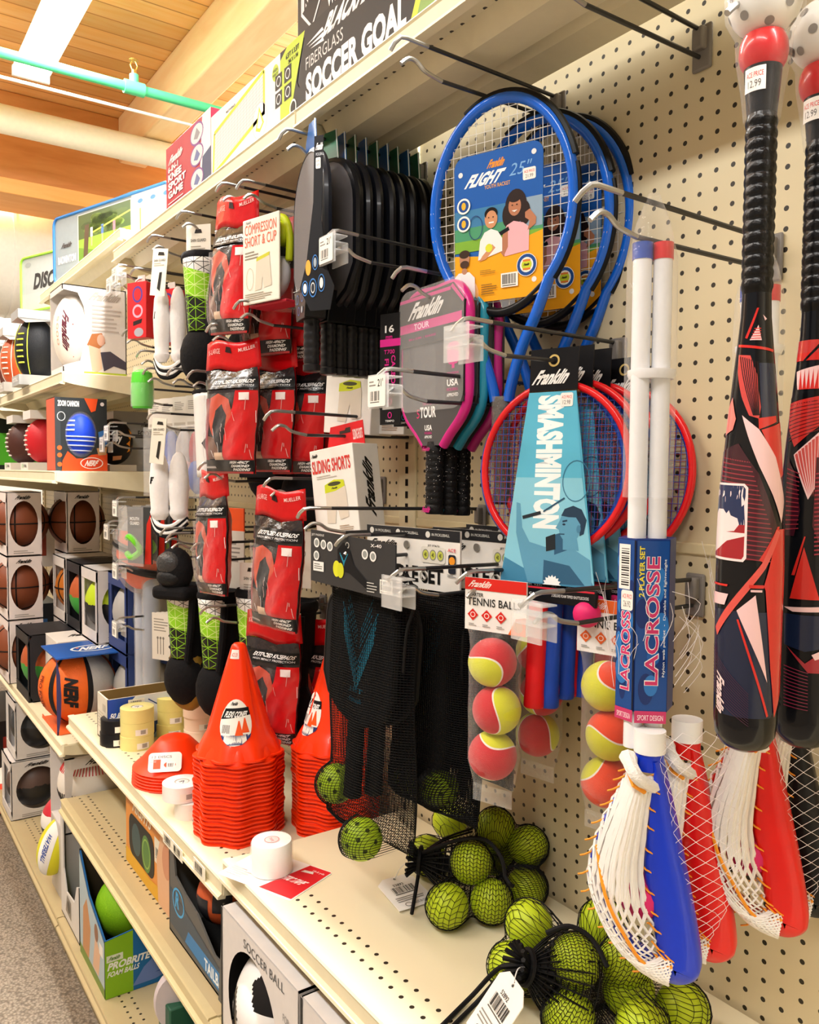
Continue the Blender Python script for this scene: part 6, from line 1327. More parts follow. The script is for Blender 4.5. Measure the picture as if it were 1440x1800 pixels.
def frame_box(name, label, cat, loc, sx, sy, sz, hx, ball, br, group=None, rz=0, logo='#1b1b1b', seams=None, band=.2, bc=None, lc=None):
    """carton open toward the aisle and the near end: back, far end, top and base remain, with slim lens shaped side panels"""
    t = thing(name, label, cat, loc, rz, group); m = mat(hx, .45); th = .003
    b = MB().b2((0, 0, 0), (sx, sy, th), m).b2((0, 0, sz-th), (sx, sy, sz), m)
    def lens(w): # lens cut-out between two panels
        pts = [(0, 0), (w, 0)]; return pts
    # face toward the near end (x = sx): panel with an elliptic window
    n = 28; out = []; cy, cz, ry, rz_ = sy/2, sz/2, sy*.40, sz*.36
    vs, fs = [], []
    for i in range(n):
        a = 2*pi*i/n; ca, sa = cos(a), sin(a); k = 1/max(abs(ca)/(sy/2), abs(sa)/(sz/2)); vs.append((sx, cy+ca*k, cz+sa*k)); vs.append((sx, cy+ry*ca, cz+rz_*sa))
    for i in range(n): j = (i+1) % n; fs.append((2*i, 2*j, 2*j+1, 2*i+1))
    b.add(vs, fs, m); vs2 = [(0, y, z) for x, y, z in vs]; b.add(vs2, fs, m)
    b.b2((0, 0, 0), (sx, th, sz*.16), m).b2((0, 0, sz*.84), (sx, th, sz), m).b2((0, sy-th, 0), (sx, sy, sz*.16), m).b2((0, sy-th, sz*.84), (sx, sy, sz), m)
    for (x0, x1) in ((0, sx*.12), (sx*.88, sx)): b.prism([(x0, 0), (x1, 0), (x1, sz), (x0, sz)], (0, th, 0), (1, 0, 0), (0, 0, 1), th, m)
    b.build('carton', t, smooth=0)
    if isinstance(ball, tuple): vball(t, (sx/2, sy/2, sz/2), br, None, mat_=ball[0], seams=seams)
    else: vball(t, (sx/2, sy/2, sz/2) if bc is None else bc, br, ball, seams=seams)
    A = Art((sx+.0004, 0, 0), (0, 1, 0), (0, 0, 1)); A.logo(sy*.25, sz*.885, sy*.5, sz*.06, logo); A.lines(sy*.2, sz*.03, sy*.6, sz*.06, 2, '#9a9690'); A.build('carton_print', t); return t
k = 0
for i, (yy, cn) in enumerate(((-.445, 'front column at the left edge'), (-.225, 'column beside the orange ball'))):
    for j in range(3):
        frame_box('basketball_box', 'white carton with a brown basketball, %s of the %s' % (['bottom', 'middle', 'topmost'][j], cn), 'basketball', (-3.70, yy, ZC+.001+j*.25), .22, .128, .249, '#e6dcda', '#7c4127', .112, 'boxed brown basketballs', seams=BSE)
row = [(-3.30, '#b0601f', '#e0d8d2', 'orange yellow'), (-3.06, '#3f8f3a', '#24252a', 'green and orange brick'), (-2.83, '#b6cc1e', '#d8d2ce', 'lime and black')]
def two(c1, c2, zcut, c3=None, slope=.3):
    m = bpy.data.materials.new('m_twotone'); m.use_nodes = True; nt = m.node_tree; L = nt.links; b = nt.nodes['Principled BSDF']; b.inputs['Roughness'].default_value = .45
    tc = nt.nodes.new('ShaderNodeTexCoord'); sp = nt.nodes.new('ShaderNodeSeparateXYZ'); L.new(tc.outputs['Object'], sp.inputs[0]); nz = nt.nodes.new('ShaderNodeTexNoise'); nz.inputs['Scale'].default_value = 25; L.new(tc.outputs['Object'], nz.inputs['Vector'])
    a = nt.nodes.new('ShaderNodeMath'); a.operation = 'MULTIPLY_ADD'; a.inputs[1].default_value = .05*slope/.3; L.new(nz.outputs['Fac'], a.inputs[0]); L.new(sp.outputs[2], a.inputs[2])
    cr = nt.nodes.new('ShaderNodeValToRGB'); cr.color_ramp.interpolation = 'CONSTANT'; e = cr.color_ramp.elements; e[0].color = rgb(c1); e[1].color = rgb(c2); e[1].position = .5+zcut
    if c3: n = e.new(.5+zcut+.18); n.color = rgb(c3)
    q = nt.nodes.new('ShaderNodeMath'); q.operation = 'MULTIPLY_ADD'; q.inputs[1].default_value = 4; q.inputs[2].default_value = .4; L.new(a.outputs[0], q.inputs[0]); L.new(q.outputs[0], cr.inputs[0]); L.new(cr.outputs[0], b.inputs['Base Color']); return m
BM = {0: (mat('#b8681f', .45),), 1: (two('#3a9a3c', '#b4562a', 0.0),), 2: (two('#1b1c1e', '#b9d21c', .02),)}
for i, (x, hx, cx, nm) in enumerate(row):
    for j in range(2):
        lb = '%s carton with a %s basketball, %s of its pair' % (('white', 'black', 'white')[i], nm if j else ('brown', 'purple', 'dark green')[i], 'topmost' if j else 'lower')
        frame_box('basketball_box', lb, 'basketball', (x-.22, -.27, ZC+.001+j*.25), .20, .19, .249, cx, BM[i] if j else (mat(('#9a4a20', '#7c2a78', '#3b4a34')[i], .5),), .106, 'boxed play basketballs', seams=BSE if i == 0 else None)
for j in range(2):
    frame_box('foam_ball_box', 'blue carton with a ridged grey foam basketball, %s of its pair' % ('topmost' if j else 'lower'), 'basketball', (-2.83, -.235, ZC+.001+j*.25), .20, .19, .249, '#2c3f78', (two('#e8602a', '#a9a8a6', -.02) if not j else two('#202124', '#a9a8a6', -.12),), .106, 'boxed grey foam basketballs')
# front row of the same shelf
frame_box('basketball_box', 'black topped carton with a brick print basketball at the left front', 'basketball', (-3.40, -.43, ZC+.001), .24, .23, .245, '#222327', (two('#3a9a3c', '#b4562a', 0.0),), .118)
t, d, b = carton('ball_carton', 'white carton with a black name on top, behind the orange foam ball', 'carton', (-3.17, -.37, ZC+.001), (-2.97, -.18, ZC+.247), '#e5e1dc'); A = Art(o=(.02, .03, d[2]+.0002), ux=(0, 1, 0), uy=(-1, 0, 0)); A.logo(.02, -.10, .12, .04, '#1f1f22'); A.build('top_print', t)
t = thing('foam_ball_box', 'big orange foam basketball in a blue topped open carton at the shelf end', 'basketball', (-2.955, -.425, ZC+.001)); bl = mat('#1d56a6', .4); pu = mat('#3a3560', .45)
MB().b2((0, 0, 0), (.235, .235, .003), mat('#d8622c', .5)).b2((0, 0, .241), (.235, .235, .245), bl).b2((.0, .231, 0), (.235, .235, .245), pu).prism([(0, 0), (.004, 0), (.012, .06), (.014, .12), (.011, .19), (.0, .245)], (.235, 0, 0), (0, 1, 0), (0, 0, 1), .002, pu).prism([(0.235, 0), (.228, 0), (.20, .06), (.195, .12), (.205, .19), (.235, .245)], (.235, 0, 0), (0, 1, 0), (0, 0, 1), .002, pu).prism([(0, 0), (.235, 0), (.235, .012), (0, .012)], (0, .001, 0), (1, 0, 0), (0, 0, 1), .002, mat('#e2622c', .5)).build('carton', t, smooth=0)
A = Art((0, 0, .2455), (0, 1, 0), (-1, 0, 0)); A.ring(.14, -.13, .075, .05, .008, '#e8eef4'); A.t('NERF', .085, -.155, .11, .05, '#e8eef4', .05, .2); A.build('top_print', t)
o = vball(t, (.108, .092, .124), .1215, '#ef6a1f', bump=.35)
s = MB(); gy = mat('#bcbab6', .45, bump=.5, scale=60); dk = mat('#1c1c1f', .5); Rb = .1193
def patch(mb, a0, a1, m, r=Rb, e0=-1.35, e1=1.35): mb.grid(lambda u, v: Vector((r*cos(e0+(e1-e0)*v)*cos(a0+(a1-a0)*u), r*cos(e0+(e1-e0)*v)*sin(a0+(a1-a0)*u), r*sin(e0+(e1-e0)*v))), 10, 20, m)
patch(s, R(10), R(60), gy, .1226); patch(s, R(2), R(10), dk, .1228); patch(s, R(-58), R(-50), dk, .1228); patch(s, R(-112), R(-102), dk, .1228); s.build('ball_panels', o)
def sph(a_c, r): return lambda x, y, h: Vector((cos(a_c+x)*cos(y)*(r+h), sin(a_c+x)*cos(y)*(r+h), sin(y)*(r+h)))
A = Art(fn=sph(R(-20), .1232), seg=.2, rough=.5); A.t('NERF', -.22, -.42, .36, .85, '#1a1a1c', .06, .1, -90); A.build('ball_name', o); A = Art(fn=sph(R(-78), .1232), seg=.2, rough=.5); A.t('PRO FOAM', -.10, -.45, .18, .85, '#7a2a12', .02, 0, -90); A.build('ball_name', o)
# ---------------------------------------------------------------- upper football shelf
t = thing('football_box', 'white open carton with a cream football standing at the shelf end', 'football', (-2.83, -.405, ZA+.001)); wm = mat('#e7e3df', .4)
H = .268; Wd = .19
cut = [(0, 0), (Wd, 0), (Wd, H), (0, H), (.0, H-.016), (.045, H-.022), (.062, H-.06), (.070, H-.12), (.064, .10), (.05, .04), (.0, .022)]
MB().prism(cut, (.17, 0, 0), (0, 1, 0), (0, 0, 1), .0025, wm).b2((0, 0, 0), (.17, Wd, .003), wm).b2((0, 0, H-.003), (.17, Wd, H), wm).b2((0, Wd-.003, 0), (.17, Wd, H), wm).b2((0, 0, 0), (.003, Wd, H), wm).b2((0, 0, H-.02), (.17, .003, H), wm).b2((0, 0, 0), (.17, .003, .02), wm).build('carton', t, smooth=0)
A = Art((.1704, 0, 0), (0, 1, 0), (0, 0, 1)); A.t('Franklin', .075, .228, .108, .026, '#b3aaa2', .05, .2); A.lines(.085, .13, .095, .09, 7, '#c4bcb6'); A.p([(.07, .09), (.085, .125), (.115, .13), (.125, .1), (.10, .075)], '#b5703f'); A.p([(.075, .09), (.11, .08), (.115, .02), (.10, .008), (.085, .012)], '#e0c0a4'); A.p([(.11, .07), (.14, .075), (.188, .045), (.188, .02), (.15, .03), (.12, .012)], '#4d4a58'); A.e(.112, .108, .012, .018, '#d8a890'); A.r(.06, .0, .129, .008, '#b7cf3a'); A.build('side_print', t)
o = vball(t, (.115, .045, .13), (.062, .062, .118), '#e9e1d6', bump=.1); A = Art(fn=lambda x, y, h: Vector((cos(R(-52)+x)*.0625*math.sqrt(max(0, 1-(y/.118)**2)), sin(R(-52)+x)*.0625*math.sqrt(max(0, 1-(y/.118)**2)), y)), seg=.2); A.t('Franklin', .1, -.075, .35, .14, '#5a2030', .05, .2, -90); A.t('5000', -.25, -.045, .16, .09, '#d8a890', 0, 0, -90); A.r(.62, -.08, .05, .1, '#c8442e'); A.build('ball_name', o)
def foot(label, u, v, y, hx, r, bx, lace='#e8e0d4', tray=True, blk=False):
    p = ay(u, v, y); t = thing('football_box', label, 'football', (p.x, y, ZA+.001), 0, 'footballs standing in open cartons'); m = mat(bx, .4); h = 2*r[2]+.03
    MB().b2((-.07, -.075, 0), (.07, .12, .035), m).b2((-.07, .1, 0), (.07, .12, h), m).prism([(-.05, h-.045), (.12, h-.02), (.12, h), (-.075, h), (-.075, h-.03)], (.068, 0, 0), (0, 1, 0), (0, 0, 1), .004, m).b2((-.07, -.075, h-.03), (.07, .12, h), m).build('carton', t, smooth=0)
    o = vball(t, (0, -.005, h/2), r, hx, bump=.25); b = MB()
    for k in range(6): z = -.05+.02*k; q = math.sqrt(1-(z/r[2])**2); b.tube([(cos(R(a))*r[0]*q*1.01, sin(R(a))*r[1]*q*1.01, z) for a in (-72, -60, -48)], .003, mat(lace, .5), 6)
    for a in (-105, -35): b.tube([(cos(R(a))*r[0]*math.sqrt(max(0, 1-(z/100/r[2]*.9)**2)), sin(R(a))*r[1]*math.sqrt(max(0, 1-(z/100/r[2]*.9)**2)), z/100) for z in range(-9, 10, 3)], .0018, mat(lace, .6), 5)
    b.build('laces', o); A = Art((-.06, -.0752, .006)); A.t('FOOTBALL', .01, .006, .1, .016, '#e8e8e6', .04); A.build('carton_print', t); return t
foot('silver carton with a black football with lime laces', 67, 650, -.375, '#1a1c20', (.068, .07, .115), '#a3a6a8', '#c9d84a')
foot('carton with an orange edged football, left of the black one', 38, 650, -.375, '#c4552a', (.064, .07, .105), '#b9b6b2')
foot('carton with a brown football with white stitching', 15, 650, -.375, '#5a2d25', (.068, .072, .11), '#c9c6c2'); foot('carton with a brown football cut by the left edge', -8, 650, -.375, '#4d2822', (.068, .072, .11), '#c9c6c2')
# ---------------------------------------------------------------- blue ball box
t = thing('foam_ball_box', 'black and orange window carton with a blue foam ball', 'foam ball', (-2.76, -.435, ZBB+.001)); W2, H2 = .152, .222; om = mat('#d84a1c', .4); km = mat('#2b3033', .4)
n = 32; vs = []; fs = []
for i in range(n):
    a_ = 2*pi*i/n; ca, sa = cos(a_), sin(a_); cy, cz = .075, .112; k = min((W2-cy if ca > 0 else cy)/max(1e-6, abs(ca)), (H2-cz if sa > 0 else cz)/max(1e-6, abs(sa))); vs += [(.12, cy+ca*k, cz+sa*k), (.12, cy+.046*ca, cz+.07*sa)]
for i in range(n): j = (i+1) % n; fs.append((2*i, 2*j, 2*j+1, 2*i+1))
for y_, z_ in ((0, 0), (W2, 0), (W2, H2), (0, H2)): vs.append((.12, y_, z_))
b = MB().add(vs, fs, km); b.add([(.1199, 0, 0), (.1199, W2, 0), (.1199, W2, .03), (.1199, 0, .03)], [(0, 1, 2, 3)], om); b.add([(.1199, 0, H2-.03), (.1199, W2, H2-.03), (.1199, W2, H2), (.1199, 0, H2)], [(0, 1, 2, 3)], km)
b.b2((0, 0, 0), (.119, .002, H2), om).b2((0, 0, 0), (.119, W2, .002), om).b2((0, 0, H2-.002), (.119, W2, H2), km).b2((0, W2-.002, 0), (.119, W2, H2), om).b2((0, 0, 0), (.002, W2, H2), om).build('carton', t, smooth=0)
A = Art((.1204, 0, 0), (0, 1, 0), (0, 0, 1)); A.p([(0, .0), (W2, 0), (W2, .055), (.105, .05), (.085, .038), (.06, .038), (.035, .06), (.02, .03), (.018, 0)], '#e04e1c'); A.r(.0, .0, .016, H2, '#3a4044'); A.t('ZOOM CANNON', .008, .195, .062, .018, '#e9eaea', .05); A.p([(.085, H2), (.125, H2), (.118, .185), (.105, .18)], '#e8501c'); A.e(.138, .206, .006, .006, '#e8dede'); A.ring(.018, .165, .012, .014, .002, '#d8dada'); A.p([(.125, .12), (W2, .13), (W2, .08), (.13, .07)], '#3a70b4'); A.p([(.12, .07), (W2, .075), (.148, .05), (.125, .048)], '#c89a6a'); A.e(.105, .024, .034, .018, '#f0dcd4'); A.e(.105, .024, .031, .0155, '#d9431c'); A.t('NERF', .083, .015, .044, .018, '#f4e6e0', .05, .2)
for z in (.07, .048, .02): A.e(.012, z, .007, .007, '#e8682c')
A.build('front_print', t); o = vball(t, (.085, .075, .112), (.058, .052, .073), '#1c48d8', bump=.1); s = MB()
for z in (-.05, -.035, -.02, -.008): q = math.sqrt(1-(z/.073)**2); s.tube([(cos(R(a_))*.0585*q, sin(R(a_))*.0525*q, z-.0002*a_/10) for a_ in range(-90, 91, 9)], .0022, mat('#c9d4ea', .4), 6)
for z in (.012, .026, .04): q = math.sqrt(1-(z/.073)**2); s.tube([(cos(R(a_))*.0585*q, sin(R(a_))*.0525*q, z) for a_ in range(-80, -20, 9)], [.001, .0016, .002, .0026, .003, .003, .003], mat('#c9d4ea', .4), 6)
s.build('ball_stripes', o); MB().b2((.1195, .01, .03), (.1199, W2-.01, .2), film('#ffffff', .05, .05, 20, .4)).build('clear_window', t)
def sball(label, u, v, y, z, hx, r, bx, hx2=None, zsh=ZBB):
    p = ay(u, v, y); t = thing('football_box', label, 'football', (p.x, y, zsh+.001), 0, 'small balls in white trays'); m = mat(bx, .45); h = z
    MB().b2((-.07, -.065, 0), (.07, .09, .028), m).b2((-.07, -.055, h-.03), (.07, .09, h), m).b2((-.07, .085, 0), (.07, .09, h), m).build('carton', t, smooth=0)
    o = vball(t, (0, 0, h/2), r, hx); s = MB()
    for k in range(7): zz = -.05+k*.017; q = math.sqrt(1-(zz/r[2])**2); s.tube([(cos(R(a_))*r[0]*q*1.01, sin(R(a_))*r[1]*q*1.01, zz) for a_ in (-100, -85, -70)], .003, mat(hx2 or '#eae4dc', .5), 6)
    s.build('laces', o); A = Art((-.055, -.0652, .004)); A.r(.01, .004, .03, .015, '#a9c4a8'); A.t('FOOTBALL', .05, .006, .05, .01, '#222', .03); A.build('carton_print', t)
sball('red football with white lettering in a tray, left of the blue ball carton', 76, 790, -.35, .215, '#c8202c', (.062, .062, .082), '#d8d6d2'); sball('dark brown football in a tray at the left upright', 44, 790, -.35, .215, '#4c2a24', (.07, .07, .085), '#d8d6d2')
t, d, b = carton('ball_carton', 'grey football carton standing behind the black flame ball', 'carton', (-2.98, -.22, ZBB+.001), (-2.80, -.03, ZBB+.20), '#a9a9a8'); A = Art(**rt(d)); A.logo(.09, .15, .05, .015, '#222'); A.t('FOOTBALL', .08, .118, .09, .018, '#2a2a2a', .02); A.build('end_print', t)
t = thing('flame_ball', 'black foam ball with an orange flame print, right of the blue ball carton', 'foam ball', (-2.745, -.235, ZBB+.001), R(20)); MB().b2((-.05, -.05, 0), (.05, .05, .02), mat('#d8d4ce', .5)).build('tray', t); o = vball(t, (0, 0, .095), (.06, .06, .075), '#141417', bump=.1)
A = Art(fn=lambda x, y, h: Vector((cos(R(-30)+x)*.0605*math.sqrt(max(0, 1-(y/.076)**2)), sin(R(-30)+x)*.0605*math.sqrt(max(0, 1-(y/.076)**2)), y)), seg=.2); A.p([(1.3, -.05), (1.0, -.03), (.75, -.035), (.9, -.015), (.6, -.008), (.9, .005), (.7, .02), (1.05, .018), (1.0, .04), (1.3, .03)], '#f0981e'); A.t('Fry', -.2, -.012, .6, .035, '#e8e8e6', .05, .2); A.p([(-.2, -.062), (.5, -.058), (.45, -.045), (-.15, -.048)], '#e8a878'); A.build('ball_print', o)
for x, z, nm in ((-2.44, 2.08, 'top peg hook left of the white shin pads'), (-2.50, 2.062, 'top peg hook beside the white football carton'), (-2.37, 1.885, 'peg hook under the mouthguard boxes'), (-2.285, 2.04, 'peg hook carrying the red mouthguard boxes')): hook(x, z, nm, .3, 'label' if x < -2.42 else None)
# ---------------------------------------------------------------- base deck and lower shelf, left
def soccer_like(t, c, r, m1, stripe=None):
    o = vball(t, c, r, m1, bump=.1); 
    if stripe:
        s = MB()
        for hx, z0, z1, nn in stripe:
            for k in range(nn): a = R(-120)+R(200)*k/nn; s.tube([(cos(a)*r*math.sqrt(max(0, 1-(z/r)**2))*1.003, sin(a)*r*math.sqrt(max(0, 1-(z/r)**2))*1.003, z) for z in (z0, (z0+z1)/2, z1)], .0018, mat(hx, .5), 5)
        s.build('ball_stripes', o)
    return o
t = thing('volleyball_box', 'grey open carton with a cream ball striped red, low at the shelf end', 'beach ball', (-2.86, -.42, ZD+.242)); gm = mat('#d6d1cf', .45)
MB().b2((0, 0, 0), (.21, .22, .004), gm).b2((0, 0, .234), (.21, .22, .238), gm).b2((0, .216, 0), (.21, .22, .238), gm).prism([(0, 0), (.03, 0), (.02, .12), (.03, .238), (0, .238)], (.21, 0, 0), (0, 1, 0), (0, 0, 1), .003, gm).prism([(.22, 0), (.2, 0), (.205, .1), (.19, .238), (.22, .238)], (.21, 0, 0), (0, 1, 0), (0, 0, 1), .003, gm).b2((0, 0, 0), (.004, .22, .238), gm).build('carton', t, smooth=0)
soccer_like(t, (.105, .11, .12), .1085, '#e4ded4', [('#c23a3a', .045, .085, 34), ('#3a3634', -.05, -.015, 34)]); A = Art((.2104, 0, 0), (0, 1, 0), (0, 0, 1)); A.r(.02, .2, .18, .034, '#cfcac8'); A.logo(.06, .208, .1, .018, '#1b1b1b'); A.build('carton_print', t)
for k, (u, v, y, z, hx, nm, r) in enumerate(((62, 1320, -.34, .34, '#31363c', 'white beach ball carton with a dark ball, stacked above another', .10), (55, 1440, -.36, .0, '#5a4640', 'white beach ball carton with a dark red lined ball on the deck', .10))):
    p = ay(u, v, y); frame_box('volleyball_box', nm, 'beach ball', (p.x-.1, y-.09, ZD+.001+z*.69), .2, .2, .232, '#d9d6d4', (two('#1d1d20', hx, .0),), r, 'boxed beach balls')
t = thing('water_ball', 'white, black and red ball low on the deck, left of the striped one', 'beach ball', (-2.975, -.335, ZD+.16)); MB().b2((-.05, -.05, -.158), (.05, .05, -.08), mat('#cfccc8', .5)).build('tray', t); vball(t, (0, 0, 0), .095, None, mat_=two('#2b2f36', '#ecebe8', -.12, '#c8283c', .05)); t = thing('water_ball', 'yellow and white football leaning at the deck edge', 'football', (-2.80, -.415, ZD+.15), R(0), rx=R(-18)); o = vball(t, (0, 0, 0), (.058, .058, .095), '#d8d42a', bump=.1); s = MB(); patch(s, R(-75), R(-25), mat('#e9e8e4', .5), .0585, -1.2, 1.2); s.v = [(x, y, z*1.64) for x, y, z in s.v]; s.build('ball_panel', o); A = Art(fn=lambda x, y, h: Vector((cos(R(-50)+x)*.0595*math.sqrt(max(0, 1-(y/.0965)**2)), sin(R(-50)+x)*.0595*math.sqrt(max(0, 1-(y/.0965)**2)), y)), seg=.2); A.t('WATERBALL', -.15, -.05, .3, .10, '#2a4a9a', .03, .1, -90); A.build('ball_name', o)
for u, v, nm in ((18, 1390, 'orange and white foam ball on the left, nearest the aisle'), (-6, 1330, 'orange and white foam ball cut by the left edge')):
    p = ay(u, v, -.38); t = thing('foam_ball', nm, 'foam ball', p, 0, 'orange foam balls at the left edge'); vball(t, (0, 0, 0), .11, None, mat_=two('#e8431c', '#e8431c', .0, '#eae6e0', .05)); MB().b2((-.07, -.07, -p.z+ZD+.002), (.07, .07, -.095), mat('#3a3a3c', .6)).build('tray', t)
# white open carton and the foam ball display
bx = thing('display_box', 'white open topped display box left of the lime foam ball', 'carton', (-2.66, -.432, ZD+.001)); wm2 = mat('#d6d3cf', .45); im2 = mat('#3b2f22', .8)
b = MB().b2((0, 0, 0), (.23, .30, .004), im2).b2((0, .296, 0), (.23, .30, .33), im2).b2((0, .004, 0), (.003, .296, .33), im2)
b.prism([(0, 0), (.23, 0), (.23, .17), (.20, .16), (.17, .10), (.07, .09), (.035, .15), (.03, .33), (0, .33)], (0, 0, 0), (1, 0, 0), (0, 0, 1), .004, wm2).prism([(0, 0), (.296, 0), (.296, .33), (.10, .26), (.0, .17)], (.23, 0, 0), (0, 1, 0), (0, 0, 1), .003, wm2).prism([(.004, .004), (.292, .004), (.292, .325), (.10, .255), (.004, .165)], (.2265, 0, 0), (0, 1, 0), (0, 0, 1), .0005, im2); b.build('carton', bx, smooth=0)
A = Art((.0, -.0002, 0)); A.p([(.06, .03), (.13, .025), (.13, .08), (.08, .085)], '#8c857a'); A.e(.1, .055, .02, .018, '#5a544c'); A.build('front_print', bx)
for k in range(2): vball(bx, (.11, .10+.11*k, .065), .055, '#2f8a3a')
t = thing('display_box', 'blue and lime open display box for foam balls on the base deck', 'carton', (-2.40, -.436, ZD+.001)); W3, D3, H3 = .262, .30, .27; ob = mat('#1d5f9c', .45); ib = mat('#3b2f22', .8)
def wall(pts, o_, ux, n_=.004, m=ob): return MB().prism(pts, o_, ux, (0, 0, 1), n_, m)
b = MB().b2((0, 0, 0), (W3, D3, .004), ib); b.prism([(0, 0), (D3, 0), (D3, .28), (.26, .19), (.0, .155)], (W3, 0, 0), (0, 1, 0), (0, 0, 1), .004, ob); b.prism([(0, 0), (W3, 0), (W3, .155), (.10, .21), (0, H3+.03)], (0, 0, 0), (1, 0, 0), (0, 0, 1), .004, ob); b.b2((0, 0, 0), (.004, D3, H3+.03), ib); b.b2((0, D3-.004, 0), (W3, D3, H3+.03), ib); b.prism([(.004, .004), (D3-.004, .004), (D3-.004, .26), (.25, .185), (.0, .15)], (W3-.0045, 0, 0), (0, 1, 0), (0, 0, 1), .0006, ib); b.build('carton', t, smooth=0)
A = Art((W3+.0002, 0, 0), (0, 1, 0), (0, 0, 1)); A.p([(0, 0), (.072, 0), (.072, .164), (.0, .154)], '#86bb1f'); A.p([(.072, 0), (.15, 0), (.15, .174), (.072, .164)], '#1a6aa8'); A.r(.004, .096, .042, .018, '#dfe8d4'); A.logo(.007, .1, .036, .010, '#4a7a1c'); A.t('PROBRITE', .005, .074, .115, .020, '#f0f4ee', .04, .05); A.t('FOAM BALLS', .005, .056, .085, .014, '#f0f4ee', .03, .05)
A.p([(.07, .012), (.10, .055), (.14, .085), (.19, .1), (.235, .07), (.2, .03), (.13, .012)], '#6c87c8'); A.p([(.13, .03), (.19, .045), (.23, .06), (.21, .03)], '#2a4f9c'); A.p([(.15, .13), (.2, .17), (.26, .18), (.25, .13), (.19, .105)], '#2b2220'); A.e(.215, .105, .02, .026, '#9a6a4a'); A.build('side_print', t)
A = Art((0, -.0002, 0)); A.p([(0, 0), (W3-.002, 0), (W3-.002, .15), (.1, .205), (0, .29)], '#a9bcc4'); A.p([(.03, .02), (.10, .03), (.12, .12), (.08, .19), (.04, .15)], '#c08a5a'); A.p([(.14, .03), (.2, .03), (.22, .1), (.17, .13)], '#d8b090'); A.e(.18, .14, .02, .024, '#8a6248'); A.r(.21, .1, .035, .03, '#e9e6de'); A.p([(.0, .0), (W3-.002, .0), (W3-.002, .025), (0, .03)], '#6f8a3a'); A.build('front_print', t)
vball(t, (.125, .10, .165), .088, '#7fb81c', bump=.15)
t = thing('mask_box', 'clear pack with a pink and white disc on the base deck under the lower shelf', 'toy', (-1.80, -.35, ZD+.001)); MB().lathe([(0, -.012), (.06, -.012), (.062, .0), (.058, .012), (0, .014)], mat('#cfc4c8', .4), 28, (.0, 0, .15), (1, -.3, 0), sx=1.3).build('disc', t); MB().b2((-.05, -.04, 0), (.03, .1, .16), mat('#2a5a44', .4)).build('pack', t, bevel=.004); t = thing('toy_box', 'blue green carton on the base deck beside the clear pack', 'carton', (-1.70, -.36, ZD+.001)); MB().b2((0, 0, 0), (.24, .3, .2), mat('#174a5c', .45)).build('box', t, bevel=.002); A = Art((0, -.0002, 0)); A.r(.02, .02, .2, .16, '#1f7a5c'); A.e(.12, .1, .06, .05, '#2a70a8'); A.build('front_print', t)
# lower shelf: window carton, tail ball tray, soccer balls
t, d, b = carton('night_ball_box', 'orange window carton of glow balls on the lower shelf', 'toy box', (-2.115, -.385, ZB+.001), (-1.745, -.17, ZB+.195), '#d88a35')
A = Art(**fr(d)); A.p([(0, 0), (.37, 0), (.37, .05), (.2, .03), (0, .04)], '#d8a41e'); A.p(rrect(.03, .035, .2, .105, .03), '#16181a'); A.e(.09, .085, .036, .04, '#2c4a4e'); A.e(.17, .08, .036, .045, '#4a7a34'); A.ring(.17, .08, .03, .036, .004, '#8ab04a'); A.t('NIGHTS', .06, .15, .16, .03, '#f2e4cc', .04, .1); A.r(.235, .09, .05, .06, '#ded8c4'); A.bar(.24, .1, .04, .03, None, 9); A.p([(.26, 0), (.37, 0), (.37, .19), (.29, .19), (.25, .1)], '#d9ab86'); A.e(.32, .12, .03, .04, '#c78a68'); A.build('front_print', t)
MB().lathe([(.08, 0), (.085, .01), (.08, .02)], mat('#2b2c2e', .4), 24, (.1, .11, d[2])).build('lid', t)
t = thing('tail_ball_box', 'grey tray with a blue band holding rubber tail balls, on the lower shelf', 'toy box', (-1.735, -.40, ZB+.001)); gm = mat('#5a5a58', .5); dkm = mat('#1a1a1a', .7)
MB().b2((0, 0, 0), (.345, .22, .004), dkm).prism([(0, 0), (.345, 0), (.345, .075), (.26, .07), (.17, .11), (.10, .12), (.04, .135), (.025, .20), (0, .20)], (0, 0, 0), (1, 0, 0), (0, 0, 1), .004, gm).b2((0, 0, 0), (.004, .22, .20), gm).b2((.341, 0, 0), (.345, .22, .14), gm).b2((0, .216, 0), (.345, .22, .20), dkm).prism([(.29, .0), (.345, .0), (.345, .20), (.315, .20)], (0, -.004, 0), (1, 0, 0), (0, 0, 1), .003, gm).build('tray', t, smooth=0)
A = Art((0, -.0002, 0)); A.p([(.005, .02), (.34, .008), (.34, .05), (.005, .1)], '#3b4a58'); A.p([(.10, .02), (.34, .01), (.34, .048), (.12, .05)], '#2a78b4'); A.t('TAILBALL', .21, .018, .12, .024, '#e8f0f4', .03); A.ring(.06, .085, .036, .030, .005, '#3ea0d8'); A.t('R', .04, .07, .03, .035, '#3ea0d8', .04, .2); A.build('front_print', t); B = Art((.0, -.0042, 0)); B.r(.31, .03, .033, .05, '#e8e4da'); B.bar(.313, .035, .027, .025, None, 9); B.build('ticket', t)
for k, (x, y, z, e) in enumerate(((.15, .07, .125, 30), (.22, .13, .07, 80), (.12, .15, .07, 140))):
    o = vball(t, (x, y, z), .06, '#c0562e' if k == 0 else '#2c2a2c', bump=.1); s = MB(); patch(s, R(-100), R(-60), mat('#23242a', .4), .0605, -.9, .2); patch(s, R(-50), R(-10), mat('#23242a', .4), .0605, -.2, .8); s.build('ball_panels', o); o.rotation_euler = (0, 0, R(e-30))
